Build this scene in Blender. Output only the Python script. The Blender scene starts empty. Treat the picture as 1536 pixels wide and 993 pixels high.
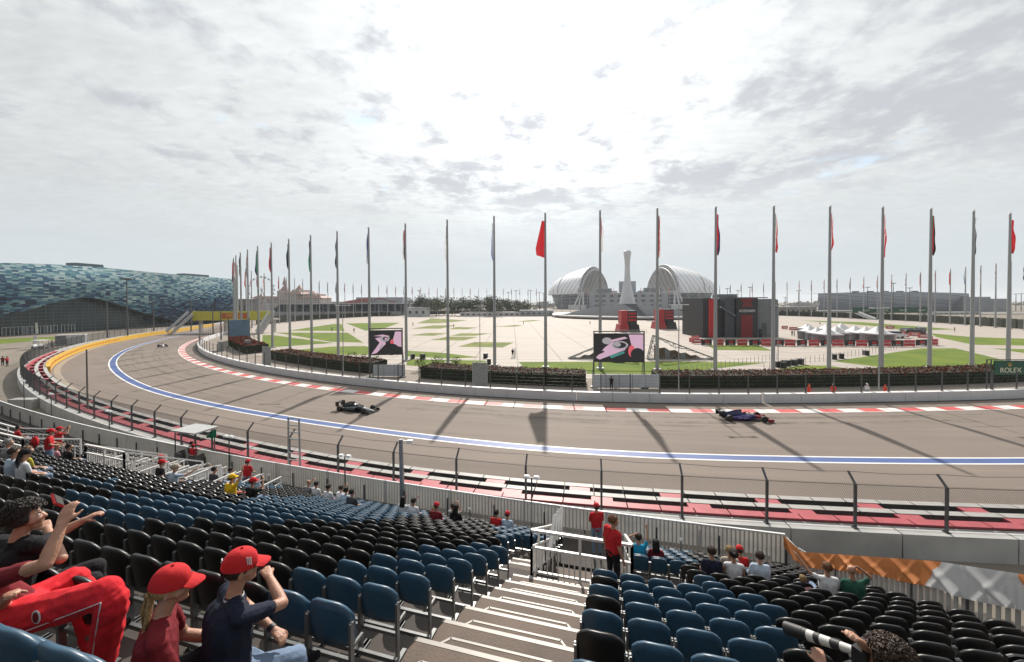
import bpy, bmesh, math, random
import numpy as np
from mathutils import Vector, Matrix
from math import cos, sin, pi, radians as R, hypot, atan2, floor
random.seed(7)
SC = bpy.context.scene
COL = SC.collection
# ------------------------------------------------------------------ camera, sky, sun, exposure
H = 11.0                                   # eye height above the track
F, PIT, ROLL, SY = 565.68, .01393, -.004046, -34.83
cd = bpy.data.cameras.new('camera'); cam = bpy.data.objects.new('camera', cd); COL.objects.link(cam)
fw = Vector((0, cos(PIT), -sin(PIT))); up = Vector((0, sin(PIT), cos(PIT))); rt = Vector((1, 0, 0))
r2 = rt*cos(ROLL) + up*sin(ROLL); u2 = -rt*sin(ROLL) + up*cos(ROLL)
cam.matrix_world = Matrix(((r2.x, u2.x, -fw.x, 0), (r2.y, u2.y, -fw.y, 0), (r2.z, u2.z, -fw.z, H), (0, 0, 0, 1)))
cd.sensor_fit = 'HORIZONTAL'; cd.sensor_width = 36; cd.lens = 36*F/1536; cd.shift_y = SY/1536
cd.clip_start = .05; cd.clip_end = 9000
SC.camera = cam
SC.view_settings.view_transform = 'Standard'; SC.view_settings.look = 'None'
SC.view_settings.gamma = 1; SC.view_settings.exposure = .45
try: SC.view_settings.use_curve_mapping = False
except Exception: pass
SUN_EL, SUN_AZ = R(35.6), R(5.2)
sd = Vector((sin(SUN_AZ)*cos(SUN_EL), cos(SUN_AZ)*cos(SUN_EL), sin(SUN_EL)))
sl = bpy.data.lights.new('sun', 'SUN'); sl.energy = 4.2; sl.angle = R(.55); sl.color = (1, .93, .84)
so = bpy.data.objects.new('sun', sl); COL.objects.link(so)
so.rotation_euler = (-sd).to_track_quat('-Z', 'Y').to_euler(); so.location = (0, 0, 60)

W = bpy.data.worlds.new('World'); SC.world = W; W.use_nodes = True
def world():
    t = W.node_tree; t.nodes.clear(); N = t.nodes.new; L = t.links.new
    def mth(op, a, b=None, clamp=False):
        n = N('ShaderNodeMath'); n.operation = op; n.use_clamp = clamp
        for i, v in enumerate((a, b)):
            if v is None: continue
            if isinstance(v, (int, float)): n.inputs[i].default_value = v
            else: L(v, n.inputs[i])
        return n.outputs[0]
    def ramp(x, a, b, va=0, vb=1):
        n = N('ShaderNodeMapRange'); n.interpolation_type = 'SMOOTHSTEP'
        L(x, n.inputs[0]); n.inputs[1].default_value = a; n.inputs[2].default_value = b
        n.inputs[3].default_value = va; n.inputs[4].default_value = vb
        return n.outputs[0]
    def mix(f, a, b):
        n = N('ShaderNodeMix'); n.data_type = 'RGBA'
        L(f, n.inputs[0])
        for v, i in ((a, 6), (b, 7)):
            if isinstance(v, tuple): n.inputs[i].default_value = v + (1,)
            else: L(v, n.inputs[i])
        return n.outputs[2]
    def noise(vec, sc, det=6, rough=.55, dist=0):
        n = N('ShaderNodeTexNoise'); L(vec, n.inputs['Vector'])
        n.inputs['Scale'].default_value = sc; n.inputs['Detail'].default_value = det
        n.inputs['Roughness'].default_value = rough; n.inputs['Distortion'].default_value = dist
        return n.outputs[0]
    tc = N('ShaderNodeTexCoord'); sx = N('ShaderNodeSeparateXYZ'); L(tc.outputs['Generated'], sx.inputs[0])
    zz = mth('MAXIMUM', sx.outputs[2], 0.0); zd = mth('ADD', zz, .12)
    cx = N('ShaderNodeCombineXYZ'); L(mth('DIVIDE', sx.outputs[0], zd), cx.inputs[0]); L(mth('DIVIDE', sx.outputs[1], zd), cx.inputs[1])
    cx.inputs[2].default_value = 8.1
    P = cx.outputs[0]
    sky = N('ShaderNodeTexSky'); sky.sky_type = 'NISHITA'; sky.sun_disc = False
    sky.sun_elevation = SUN_EL; sky.sun_rotation = SUN_AZ; sky.dust_density = 2.0
    dt = N('ShaderNodeVectorMath'); dt.operation = 'DOT_PRODUCT'
    nv = N('ShaderNodeVectorMath'); nv.operation = 'NORMALIZE'; L(tc.outputs['Generated'], nv.inputs[0])
    L(nv.outputs[0], dt.inputs[0]); dt.inputs[1].default_value = sd
    d = dt.outputs['Value']
    glow = mth('POWER', mth('MAXIMUM', d, 0), 18)              # forward scattering in thin cloud round the sun
    wide = mth('POWER', mth('MAXIMUM', d, 0), 2.5)
    big = noise(P, .75, 3, .5); mid = noise(P, 2.3, 5, .6, .25); fine = noise(P, 9, 4, .6)
    # a thin bright veil with fine ripples, and small heaped clouds in front of it
    rp = N('ShaderNodeMapping'); L(P, rp.inputs[0]); rp.inputs['Rotation'].default_value = (0, 0, .5); rp.inputs['Scale'].default_value = (1, 2.2, 1)
    fine2 = noise(rp.outputs[0], 11, 4, .6, .3)
    side = ramp(sx.outputs[0], -.55, .30)
    base = mth('ADD', mth('MULTIPLY', glow, 4.4), mth('ADD', mth('MULTIPLY', mth('MAXIMUM', mth('ADD', d, .2), 0), 2.75), 2.6))
    rip = mth('ADD', mth('ADD', mth('MULTIPLY', mth('SUBTRACT', fine2, .5), .30), mth('MULTIPLY', mth('SUBTRACT', mid, .5), .35)), 1.0)
    cw = N('ShaderNodeVectorMath'); cw.operation = 'SCALE'; cw.inputs[0].default_value = (.965, 1.0, 1.01); L(mth('MULTIPLY', base, rip), cw.inputs['Scale'])
    # shaded cores of the heaped clouds
    m2 = noise(P, 4.6, 7, .60, .25); m3 = noise(P, 10.5, 5, .6, .2); b2 = noise(P, 1.3, 2, .5)
    q = mth('ADD', mth('ADD', mth('MULTIPLY', m2, .75), mth('MULTIPLY', m3, .28)), mth('ADD', mth('MULTIPLY', b2, .42), mth('MULTIPLY', side, .085)))
    dk = ramp(q, .725, .92)
    hz = ramp(sx.outputs[2], .13, .30)
    dk = mth('MULTIPLY', mth('MULTIPLY', dk, hz), .85)
    dkc = N('ShaderNodeVectorMath'); dkc.operation = 'SCALE'; dkc.inputs[0].default_value = (.96, 1.0, 1.085); L(mth('ADD', mth('MULTIPLY', glow, .35), mth('ADD', mth('MULTIPLY', mth('MAXIMUM', mth('ADD', d, .2), 0), 1.0), 2.75)), dkc.inputs['Scale'])
    clouds = mix(dk, cw.outputs[0], dkc.outputs[0])
    # gaps where the blue shows
    hole = mth('MULTIPLY', ramp(noise(P, 1.9, 4, .6), .60, .72), mth('MULTIPLY', hz, .75))
    skc = N('ShaderNodeVectorMath'); skc.operation = 'SCALE'; skc.inputs[0].default_value = (4.9, 6.6, 8.0); skc.inputs['Scale'].default_value = 1.0
    skm = N('ShaderNodeMix'); skm.data_type = 'RGBA'; skm.inputs[0].default_value = .85; L(sky.outputs[0], skm.inputs[6]); L(skc.outputs[0], skm.inputs[7])
    veil = mix(hole, clouds, skm.outputs[2])
    thin = veil
    lo = ramp(sx.outputs[2], .0, .30)
    fin = mix(lo, (4.15, 4.6, 4.85), thin)
    bg = N('ShaderNodeBackground'); L(fin, bg.inputs[0]); bg.inputs[1].default_value = .115
    out = N('ShaderNodeOutputWorld'); L(bg.outputs[0], out.inputs[0])
world()

# ------------------------------------------------------------------ picture measurements -> places on the real ground
def ray(x, y):
    a = (x-768)/F; b = (496.5+SY-y)/F
    a, b = a*cos(ROLL)-b*sin(ROLL), a*sin(ROLL)+b*cos(ROLL)
    c, s = cos(PIT), sin(PIT)
    return Vector((a, c+b*s, -s+b*c))
def G(x, y, z=0.):
    d = ray(x, y); t = (z-H)/d.z
    return Vector((d.x*t, d.y*t, z))
def DY(x, y, Y):
    d = ray(x, y); t = Y/d.y
    return Vector((d.x*t, Y, H+d.z*t))
def proj(p):
    X, Y, Z = p[0], p[1], p[2]-H
    c, s = cos(PIT), sin(PIT)
    d = Y*c-Z*s; u = Y*s+Z*c
    if d < .05: return None
    a, b = X/d, u/d
    a, b = a*cos(ROLL)+b*sin(ROLL), -a*sin(ROLL)+b*cos(ROLL)
    return 768+F*a, 496.5+SY-F*b, d
CX, CY = 42.676, 231.042                   # centre of the plaza ring
def PT(r, th, z=0.): return Vector((CX+r*cos(R(th)), CY+r*sin(R(th)), z))
def interp(tab):
    xs = [a for a, _ in tab]; ys = [b for _, b in tab]
    return lambda t: float(np.interp(t, xs, ys))
def smooth_tab(tab, w=3.0):
    f = interp(tab)
    return lambda t: sum(f(t+k*w/4)*c for k, c in zip((-4, -2, 0, 2, 4), (.1, .2, .4, .2, .1)))
rin = smooth_tab([(-185, 205), (-175, 195), (-165, 182), (-156, 175), (-148, 173.6), (-144, 176), (-137, 180), (-133, 182.3), (-125, 186), (-117, 189.2), (-110.6, 191.3), (-104, 192.6), (-100, 192.5), (-95, 191.2), (-91, 190), (-85, 189.3), (-75, 188.6), (-50, 188)])
rout = smooth_tab([(-185, 222), (-175, 205), (-168, 197), (-160, 195), (-154, 195), (-149, 198), (-144, 200.5), (-138.5, 203.5), (-131, 206.6), (-126, 209), (-122.7, 209.8), (-116.8, 211.6), (-109.6, 213.9), (-104.7, 216), (-101.3, 216.6), (-97, 216), (-95, 216), (-90, 215.2), (-75, 214), (-50, 213)])
AX = lambda x, y=620: math.degrees(atan2(G(x, y).y-CY, G(x, y).x-CX))
def th_at_x(x, r, lo=-125, hi=-60, z=0.):
    best = None
    for k in range(600):
        t = lo+(hi-lo)*k/600; p = proj(PT(r(t) if callable(r) else r, t, z))
        if p is None: continue
        e = abs(p[0]-x)
        if best is None or e < best[0]: best = (e, t)
    return best[1]

# ------------------------------------------------------------------ mesh + object helpers
class MB:
    def __init__(s): s.v = []; s.f = []; s.m = []; s.sm = []
    def add(s, vs, fs, mi=0, smooth=False):
        o = len(s.v); s.v += [tuple(v) for v in vs]
        for f in fs: s.f.append(tuple(i+o for i in f)); s.m.append(mi); s.sm.append(smooth)
        return s
    def box(s, c, d, rz=0, mi=0, taper=1.0, M=None):
        vs = []
        for z in (-.5, .5):
            k = taper if z > 0 else 1
            for x, y in ((-.5, -.5), (.5, -.5), (.5, .5), (-.5, .5)):
                X, Y = x*d[0]*k, y*d[1]*k
                p = Vector((X*cos(rz)-Y*sin(rz), X*sin(rz)+Y*cos(rz), z*d[2]))
                if M: p = M @ p
                vs.append(Vector(c)+p)
        return s.add(vs, [(3, 2, 1, 0), (4, 5, 6, 7), (0, 1, 5, 4), (1, 2, 6, 5), (2, 3, 7, 6), (3, 0, 4, 7)], mi)
    def tube(s, p, q, r0, r1=None, n=8, mi=0, smooth=True, cap=True):
        p, q = Vector(p), Vector(q); r1 = r0 if r1 is None else r1
        d = (q-p)
        if d.length < 1e-6: return s
        d.normalize(); a = d.cross(Vector((0, 0, 1)) if abs(d.z) < .9 else Vector((1, 0, 0))).normalized(); b = d.cross(a)
        vs = [c+(a*cos(2*pi*i/n)+b*sin(2*pi*i/n))*r for c, r in ((p, r0), (q, r1)) for i in range(n)]
        fs = [(i, (i+1) % n, n+(i+1) % n, n+i) for i in range(n)]
        s.add(vs, fs, mi, smooth)
        if cap: s.add(vs, [tuple(range(n-1, -1, -1)), tuple(range(n, 2*n))], mi)
        return s
    def bar(s, p, q, w, h, mi=0, upv=(0, 0, 1)):
        p, q = Vector(p), Vector(q); d = (q-p).normalized(); u = Vector(upv)
        a = d.cross(u)
        if a.length < 1e-4: a = d.cross(Vector((1, 0, 0)))
        a.normalize(); b = a.cross(d)
        vs = [c+a*x*w/2+b*y*h/2 for c in (p, q) for x, y in ((-1, -1), (1, -1), (1, 1), (-1, 1))]
        return s.add(vs, [(3, 2, 1, 0), (4, 5, 6, 7), (0, 1, 5, 4), (1, 2, 6, 5), (2, 3, 7, 6), (3, 0, 4, 7)], mi)
    def prism(s, pts, z0, z1, mi=0, mside=None, bottom=True):
        n = len(pts); ar = sum(pts[i][0]*pts[(i+1) % n][1]-pts[(i+1) % n][0]*pts[i][1] for i in range(n))
        if ar < 0: pts = pts[::-1]
        vs = [(p[0], p[1], z0) for p in pts]+[(p[0], p[1], z1) for p in pts]
        s.add(vs, [tuple(range(n, 2*n))]+([tuple(range(n-1, -1, -1))] if bottom else []), mi)
        return s.add(vs, [(i, (i+1) % n, n+(i+1) % n, n+i) for i in range(n)], mi if mside is None else mside)
    def poly(s, pts, z, mi=0):
        n = len(pts); ar = sum(pts[i][0]*pts[(i+1) % n][1]-pts[(i+1) % n][0]*pts[i][1] for i in range(n))
        if ar < 0: pts = pts[::-1]
        return s.add([(p[0], p[1], z) for p in pts], [tuple(range(n))], mi)
    def grid(s, fn, nu, nv, mi=0, smooth=True, mfn=None):
        vs = [fn(i/nu, j/nv) for i in range(nu+1) for j in range(nv+1)]
        o = len(s.v); s.v += [tuple(v) for v in vs]
        for i in range(nu):
            for j in range(nv):
                a = o+i*(nv+1)+j
                s.f.append((a, a+nv+1, a+nv+2, a+1)); s.m.append(mfn(i, j) if mfn else mi); s.sm.append(smooth)
        return s
    def lathe(s, prof, n=24, c=(0, 0, 0), mi=0, mfn=None):
        return s.grid(lambda u, v: (c[0]+pr(prof, v)[0]*cos(2*pi*u), c[1]+pr(prof, v)[0]*sin(2*pi*u), c[2]+pr(prof, v)[1]), n, len(prof)-1, mi, True, mfn)
    def ball(s, c, r, nu=12, nv=8, mi=0, jit=0, M=None):
        r = (r, r, r) if isinstance(r, (int, float)) else r
        def fn(u, v):
            a, b = 2*pi*(u % 1.0), pi*(v-.5)
            k = 1
            p = Vector((r[0]*cos(b)*cos(a)*k, r[1]*cos(b)*sin(a)*k, r[2]*sin(b)*k))
            if M: p = M @ p
            return Vector(c)+p
        return s.grid(fn, nu, nv, mi)
    def build(s, name, mats, parent=None, org=None, loc=None, rz=0):
        me = bpy.data.meshes.new(name)
        org = Vector(org) if org is not None else Vector((0, 0, 0))
        me.from_pydata([tuple(Vector(v)-org) for v in s.v] if org.length else s.v, [], s.f)
        mats = mats if isinstance(mats, (list, tuple)) else [mats]
        for m in mats: me.materials.append(m)
        me.polygons.foreach_set('material_index', s.m); me.polygons.foreach_set('use_smooth', s.sm)
        me.update()
        o = bpy.data.objects.new(name, me); COL.objects.link(o)
        if parent is not None: o.parent = parent
        elif org.length: o.location = org
        if loc is not None: o.location = loc
        if rz: o.rotation_euler.z = rz
        return o
def pr(prof, v): return prof[min(len(prof)-1, int(round(v*(len(prof)-1))))]
def tag(o, label, cat, group=None, kind=None):
    o['label'] = label; o['category'] = cat
    if group: o['group'] = group
    if kind: o['kind'] = kind
    return o
def struct(o, kind='structure'): o['kind'] = kind; return o
def thing(name, label, cat, loc=(0, 0, 0), rz=0, group=None):
    o = bpy.data.objects.new(name, None); COL.objects.link(o); o.empty_display_size = .3
    o.location = loc; o.rotation_euler = (0, 0, rz)
    return tag(o, label, cat, group)
def dup(o, loc=None, rz=None, label=None, parent=None):
    c = o.copy(); COL.objects.link(c)
    if parent is not None: c.parent = parent
    for ch in o.children: dup(ch, parent=c)
    if loc is not None: c.location = loc
    if rz is not None: c.rotation_euler = (0, 0, rz)
    if label: c['label'] = label
    return c
def text(s, size, mat, parent, loc, rot, name='lettering', ext=.01, align='CENTER', sx=1.0):
    cu = bpy.data.curves.new(name, 'FONT'); cu.body = s; cu.size = size; cu.align_x = align; cu.align_y = 'CENTER'; cu.extrude = ext
    t = bpy.data.objects.new(name, cu); COL.objects.link(t)
    dg = bpy.context.evaluated_depsgraph_get(); me = bpy.data.meshes.new_from_object(t.evaluated_get(dg))
    bpy.data.objects.remove(t); bpy.data.curves.remove(cu)
    me.name = name; me.materials.clear(); me.materials.append(mat)
    o = bpy.data.objects.new(name, me); COL.objects.link(o); o.parent = parent
    o.location = loc; o.rotation_euler = rot; o.scale = (sx, 1, 1)
    return o
NUM = ['zeroth', 'first', 'second', 'third', 'fourth', 'fifth', 'sixth', 'seventh', 'eighth', 'ninth', 'tenth', 'eleventh', 'twelfth', 'thirteenth', 'fourteenth', 'fifteenth', 'sixteenth', 'seventeenth', 'eighteenth', 'nineteenth', 'twentieth']
def nth(n):
    if n <= 20: return NUM[n]
    tens = {2: 'twenty', 3: 'thirty', 4: 'forty', 5: 'fifty', 6: 'sixty', 7: 'seventy', 8: 'eighty', 9: 'ninety'}
    t, u = divmod(n, 10)
    if n >= 100: return 'hundred and '+(nth(n-100) if n > 100 else 'zeroth')
    return tens[t]+'-'+NUM[u] if u else tens[t][:-1]+'ieth'

# ------------------------------------------------------------------ materials
MT = {}
def mat(name, col, rough=.6, metal=0., var=.12, scale=3., spec=.5, bump=0., bscale=20., alpha=None, sheen=0, emit=0, trans=0):
    if name in MT: return MT[name]
    m = bpy.data.materials.new(name); m.use_nodes = True; MT[name] = m
    t = m.node_tree; b = t.nodes['Principled BSDF']; L = t.links.new
    b.inputs['Base Color'].default_value = tuple(col)+(1,); b.inputs['Roughness'].default_value = rough
    b.inputs['Metallic'].default_value = metal; b.inputs['Specular IOR Level'].default_value = spec
    if trans: b.inputs['Transmission Weight'].default_value = trans
    if emit: b.inputs['Emission Color'].default_value = tuple(col)+(1,); b.inputs['Emission Strength'].default_value = emit
    if var or bump:
        tc = t.nodes.new('ShaderNodeTexCoord')
        if var:
            n = t.nodes.new('ShaderNodeTexNoise'); n.inputs['Scale'].default_value = scale; n.inputs['Detail'].default_value = 6; L(tc.outputs['Object'], n.inputs['Vector'])
            mr = t.nodes.new('ShaderNodeMapRange'); L(n.outputs[0], mr.inputs[0]); mr.inputs[1].default_value = .25; mr.inputs[2].default_value = .75
            mr.inputs[3].default_value = 1-var; mr.inputs[4].default_value = 1+var
            x = t.nodes.new('ShaderNodeVectorMath'); x.operation = 'SCALE'; x.inputs[0].default_value = tuple(col); L(mr.outputs[0], x.inputs['Scale'])
            L(x.outputs[0], b.inputs['Base Color'])
        if bump:
            n = t.nodes.new('ShaderNodeTexNoise'); n.inputs['Scale'].default_value = bscale; n.inputs['Detail'].default_value = 4; L(tc.outputs['Object'], n.inputs['Vector'])
            bp = t.nodes.new('ShaderNodeBump'); bp.inputs['Strength'].default_value = bump; bp.inputs['Distance'].default_value = .05; L(n.outputs[0], bp.inputs['Height']); L(bp.outputs[0], b.inputs['Normal'])
    return m
def translucent(m, fac):
    if m.get('tr'): return m
    m['tr'] = 1; t = m.node_tree; b = t.nodes['Principled BSDF']; out = [n for n in t.nodes if n.type == 'OUTPUT_MATERIAL'][0]
    tr = t.nodes.new('ShaderNodeBsdfTranslucent'); mx = t.nodes.new('ShaderNodeMixShader'); mx.inputs[0].default_value = fac
    if b.inputs['Base Color'].links: t.links.new(b.inputs['Base Color'].links[0].from_socket, tr.inputs[0])
    else: tr.inputs[0].default_value = b.inputs['Base Color'].default_value
    t.links.new(b.outputs[0], mx.inputs[1]); t.links.new(tr.outputs[0], mx.inputs[2]); t.links.new(mx.outputs[0], out.inputs[0]); return m
def nodes_of(m): return m.node_tree, m.node_tree.nodes['Principled BSDF']
def N_(t, kind, **kw):
    n = t.nodes.new(kind)
    for k, v in kw.items(): setattr(n, k, v)
    return n
def mathn(t, op, a, b=None):
    n = t.nodes.new('ShaderNodeMath'); n.operation = op
    for i, v in enumerate((a, b)):
        if v is None: continue
        if isinstance(v, (int, float)): n.inputs[i].default_value = v
        else: t.links.new(v, n.inputs[i])
    return n.outputs[0]
def rampn(t, fac, stops, const=False):
    n = t.nodes.new('ShaderNodeValToRGB'); cr = n.color_ramp
    if const: cr.interpolation = 'CONSTANT'
    while len(cr.elements) < len(stops): cr.elements.new(.5)
    for e, (p, c) in zip(cr.elements, stops): e.position = p; e.color = tuple(c)+(1,)
    t.links.new(fac, n.inputs[0]); return n.outputs[0]

conc = mat('concrete', (.46, .455, .44), .85, var=.14, scale=.9, bump=.15)
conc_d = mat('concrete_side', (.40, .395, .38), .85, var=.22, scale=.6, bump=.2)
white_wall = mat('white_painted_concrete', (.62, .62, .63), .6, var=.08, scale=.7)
steel = mat('galvanised_steel', (.34, .36, .37), .45, .55, var=.15, scale=8)
steel_d = mat('dark_steel', (.09, .095, .1), .5, .3, var=.15, scale=6)
black = mat('black_plastic', (.012, .012, .014), .55, var=.1)
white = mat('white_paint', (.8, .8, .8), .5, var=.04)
white_rail = mat('white_rail_paint', (.72, .70, .67), .4, var=.1, scale=5)
alu = mat('aluminium_nosing', (.29, .265, .24), .5, .1, var=.12, scale=4)
red = mat('red_paint', (.62, .03, .035), .45, var=.1)
green_sign = mat('green_sign', (.0, .075, .04), .45, var=.05)
gold = mat('gold_lettering', (.62, .42, .12), .4, var=.05)
yellow = mat('yellow_board', (.62, .37, .03), .5, var=.08, scale=.5)
yellow_b = mat('yellow_banner', (.50, .46, .05), .6, var=.06, scale=.5)
glass_d = mat('dark_glass', (.02, .03, .035), .08, var=.2, scale=.3, spec=.8)
# ================================================================== the ground, the plaza and the track
def polar_mat(name, base, streak=.1, grain=.08, rough=.8, tiles=None):
    m = mat(name, base, rough, var=0); t, b = nodes_of(m); L = t.links.new
    tc = N_(t, 'ShaderNodeTexCoord'); s = N_(t, 'ShaderNodeSeparateXYZ'); L(tc.outputs['Object'], s.inputs[0])
    r = mathn(t, 'SQRT', mathn(t, 'ADD', mathn(t, 'MULTIPLY', s.outputs[0], s.outputs[0]), mathn(t, 'MULTIPLY', s.outputs[1], s.outputs[1])))
    a = mathn(t, 'ARCTAN2', s.outputs[1], s.outputs[0])
    c = N_(t, 'ShaderNodeCombineXYZ'); L(mathn(t, 'MULTIPLY', r, .9), c.inputs[0]); L(mathn(t, 'MULTIPLY', a, 9), c.inputs[1])
    n1 = N_(t, 'ShaderNodeTexNoise'); L(c.outputs[0], n1.inputs['Vector']); n1.inputs['Scale'].default_value = 1.0; n1.inputs['Detail'].default_value = 5
    n2 = N_(t, 'ShaderNodeTexNoise'); L(tc.outputs['Object'], n2.inputs['Vector']); n2.inputs['Scale'].default_value = .12; n2.inputs['Detail'].default_value = 8
    n3 = N_(t, 'ShaderNodeTexNoise'); L(tc.outputs['Object'], n3.inputs['Vector']); n3.inputs['Scale'].default_value = 14; n3.inputs['Detail'].default_value = 3
    k = mathn(t, 'ADD', mathn(t, 'MULTIPLY', mathn(t, 'SUBTRACT', n1.outputs[0], .5), streak*2.5), 1.0)
    k = mathn(t, 'ADD', k, mathn(t, 'MULTIPLY', mathn(t, 'SUBTRACT', n2.outputs[0], .5), streak*2))
    k = mathn(t, 'ADD', k, mathn(t, 'MULTIPLY', mathn(t, 'SUBTRACT', n3.outputs[0], .5), grain*3))
    if tiles:
        br = N_(t, 'ShaderNodeTexBrick'); L(tc.outputs['Object'], br.inputs['Vector']); br.inputs['Scale'].default_value = tiles
        br.inputs['Color1'].default_value = (1, 1, 1, 1); br.inputs['Color2'].default_value = (.93, .93, .93, 1); br.inputs['Mortar'].default_value = (.6, .6, .6, 1)
        br.inputs['Mortar Size'].default_value = .02; br.offset = 0; br.inputs['Brick Width'].default_value = 1; br.inputs['Row Height'].default_value = .5
        k = mathn(t, 'MULTIPLY', k, br.outputs[0])
    x = N_(t, 'ShaderNodeVectorMath', operation='SCALE'); x.inputs[0].default_value = base; L(k, x.inputs['Scale']); L(x.outputs[0], b.inputs['Base Color'])
    b.inputs['Specular IOR Level'].default_value = .3
    return m
m_track = polar_mat('track_asphalt', (.200, .162, .136), .17, .06, .82)
m_apron = polar_mat('service_asphalt', (.215, .185, .15), .16, .1, .9)
m_plaza = polar_mat('plaza_paving', (.42, .37, .325), .07, .03, .8, .12)
m_road = polar_mat('service_road', (.27, .23, .195), .1, .08, .88)
C3 = (CX, CY, 0)
g = MB(); g.poly([(CX+5200*cos(a*pi/24), CY+5200*sin(a*pi/24)) for a in range(48)], 0.)
struct(g.build('ground', m_apron, org=C3))
pl = MB(); n = 240; pl.poly([(CX+179.5*cos(a*2*pi/n), CY+179.5*sin(a*2*pi/n)) for a in range(n)], .006)
struct(pl.build('plaza_paving', m_plaza, org=C3))
def strip(mb, ra, rb, t0, t1, z, step=.5, mi=0, mfn=None):
    k = max(1, int(abs(t1-t0)/step)); fa = ra if callable(ra) else (lambda t: ra); fb = rb if callable(rb) else (lambda t: rb)
    zf = z if callable(z) else (lambda t: z)
    for i in range(k):
        a, b = t0+(t1-t0)*i/k, t0+(t1-t0)*(i+1)/k
        mb.add([PT(fa(a), a, zf(a)), PT(fb(a), a, zf(a)), PT(fb(b), b, zf(b)), PT(fa(b), b, zf(b))], [(0, 1, 2, 3)], mfn(i) if mfn else mi)
T0, T1 = -184, -52
s = MB(); strip(s, lambda t: min(179.4, rin(t)-6), lambda t: rin(t), T0, T1, .010); struct(s.build('service_road', m_road, org=C3))
s = MB(); strip(s, rin, rout, T0, T1, .016); struct(s.build('race_track', m_track, org=C3))
# painted kerb: red and white blocks, blue line with white edges, faded tan line
m_kr = mat('kerb_red', (.56, .075, .07), .6, var=.15, scale=1.2); m_kw = mat('kerb_white', (.68, .66, .63), .6, var=.12, scale=1.2)
m_blue = mat('blue_paint', (.05, .095, .27), .6, var=.12, scale=.8); m_lw = mat('line_white', (.72, .71, .69), .6, var=.1, scale=1)
s = MB(); t = -150.0; i = 0; dth = math.degrees(2.12/193.5)
while t < -60:
    strip(s, lambda a: rin(a)+2.35, lambda a: rin(a)+3.5, t, t+dth, .024, .3, mi=i % 2); t += dth; i += 1
strip(s, lambda a: rin(a)+3.5, lambda a: rin(a)+3.62, -150, -60, .024, mi=1)
struct(s.build('kerb', [m_kr, m_kw], org=C3))
s = MB(); bl = smooth_tab([(-150, 185.6), (-142.4, 189.7), (-134.4, 194.8), (-126.5, 198.9), (-120.5, 201.4), (-116.5, 203.2), (-109.5, 205.1), (-105.7, 205.9), (-101.7, 207), (-99, 206.9), (-96.7, 206.2), (-92, 205.5), (-80, 203.7), (-55, 202)])
strip(s, lambda a: bl(a)-.40, lambda a: bl(a)+.38, -156, -60, .022, mi=0)
strip(s, lambda a: bl(a)-.58, lambda a: bl(a)-.40, -156, -60, .022, mi=1)
strip(s, lambda a: bl(a)+.38, lambda a: bl(a)+.57, -156, -60, .022, mi=1)
struct(s.build('blue_line', [m_blue, m_lw], org=C3))
s = MB(); strip(s, lambda a: rout(a)-3.6, lambda a: rout(a)-2.9, -139, -114, .020); struct(s.build('drain_line', mat('tan_line', (.30, .25, .19), .8, var=.15), org=C3))
# tyre marks along the racing line: worn rubber, patchy
m_tm = mat('tyre_rubber_marks', (.085, .072, .064), .75, var=.2); t_, b_ = nodes_of(m_tm); tc_ = N_(t_, 'ShaderNodeTexCoord'); n_ = N_(t_, 'ShaderNodeTexNoise'); n_.inputs['Scale'].default_value = .35; n_.inputs['Detail'].default_value = 9; n_.inputs['Roughness'].default_value = .7; t_.links.new(tc_.outputs['Object'], n_.inputs['Vector'])
mr_ = N_(t_, 'ShaderNodeMapRange'); t_.links.new(n_.outputs[0], mr_.inputs[0]); mr_.inputs[1].default_value = .42; mr_.inputs[2].default_value = .75; mr_.inputs[3].default_value = 0; mr_.inputs[4].default_value = .42; t_.links.new(mr_.outputs[0], b_.inputs['Alpha'])
s = MB(); rg = random.Random(9)
for k in range(30):
    a0 = rg.uniform(-150, -70); L_ = rg.uniform(4, 22); o = rg.uniform(4.4, 12.5); dr = rg.uniform(-.12, .12); w = rg.uniform(.18, .34)
    for g_ in ((0, 1.55) if k % 2 else (0,)):
        strip(s, lambda a: rin(a)+o+g_+dr*(a-a0), lambda a: rin(a)+o+g_+dr*(a-a0)+w, a0, a0+L_, .0175+.0001*k)
struct(s.build('tyre_marks', m_tm, org=C3))
# dark strip at the foot of the inner wall
s = MB(); strip(s, lambda a: rin(a)+.02, lambda a: rin(a)+.42, -150, -60, .022); struct(s.build('wall_foot_strip', mat('foot_strip_dark', (.035, .034, .033), .7, var=.3, scale=.5), org=C3))

# lawns, traced on the ground
def grass_mat(name, col):
    m = mat(name, col, .95, var=0, spec=.15); t, b = nodes_of(m); L = t.links.new
    tc = N_(t, 'ShaderNodeTexCoord')
    n1 = N_(t, 'ShaderNodeTexNoise'); n1.inputs['Scale'].default_value = .18; n1.inputs['Detail'].default_value = 6; L(tc.outputs['Object'], n1.inputs['Vector'])
    n2 = N_(t, 'ShaderNodeTexNoise'); n2.inputs['Scale'].default_value = 4; n2.inputs['Detail'].default_value = 5; L(tc.outputs['Object'], n2.inputs['Vector'])
    k = mathn(t, 'ADD', mathn(t, 'MULTIPLY', n1.outputs[0], .9), mathn(t, 'MULTIPLY', n2.outputs[0], .5))
    c = rampn(t, k, [(.4, (col[0]*.65, col[1]*.7, col[2]*.7)), (.68, col), (.95, (col[0]*1.6, col[1]*1.25, col[2]*1.1))]); L(c, b.inputs['Base Color'])
    return m
m_grass = grass_mat('lawn_grass', (.115, .17, .022)); m_grass2 = grass_mat('dry_lawn_grass', (.16, .19, .06))
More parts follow.
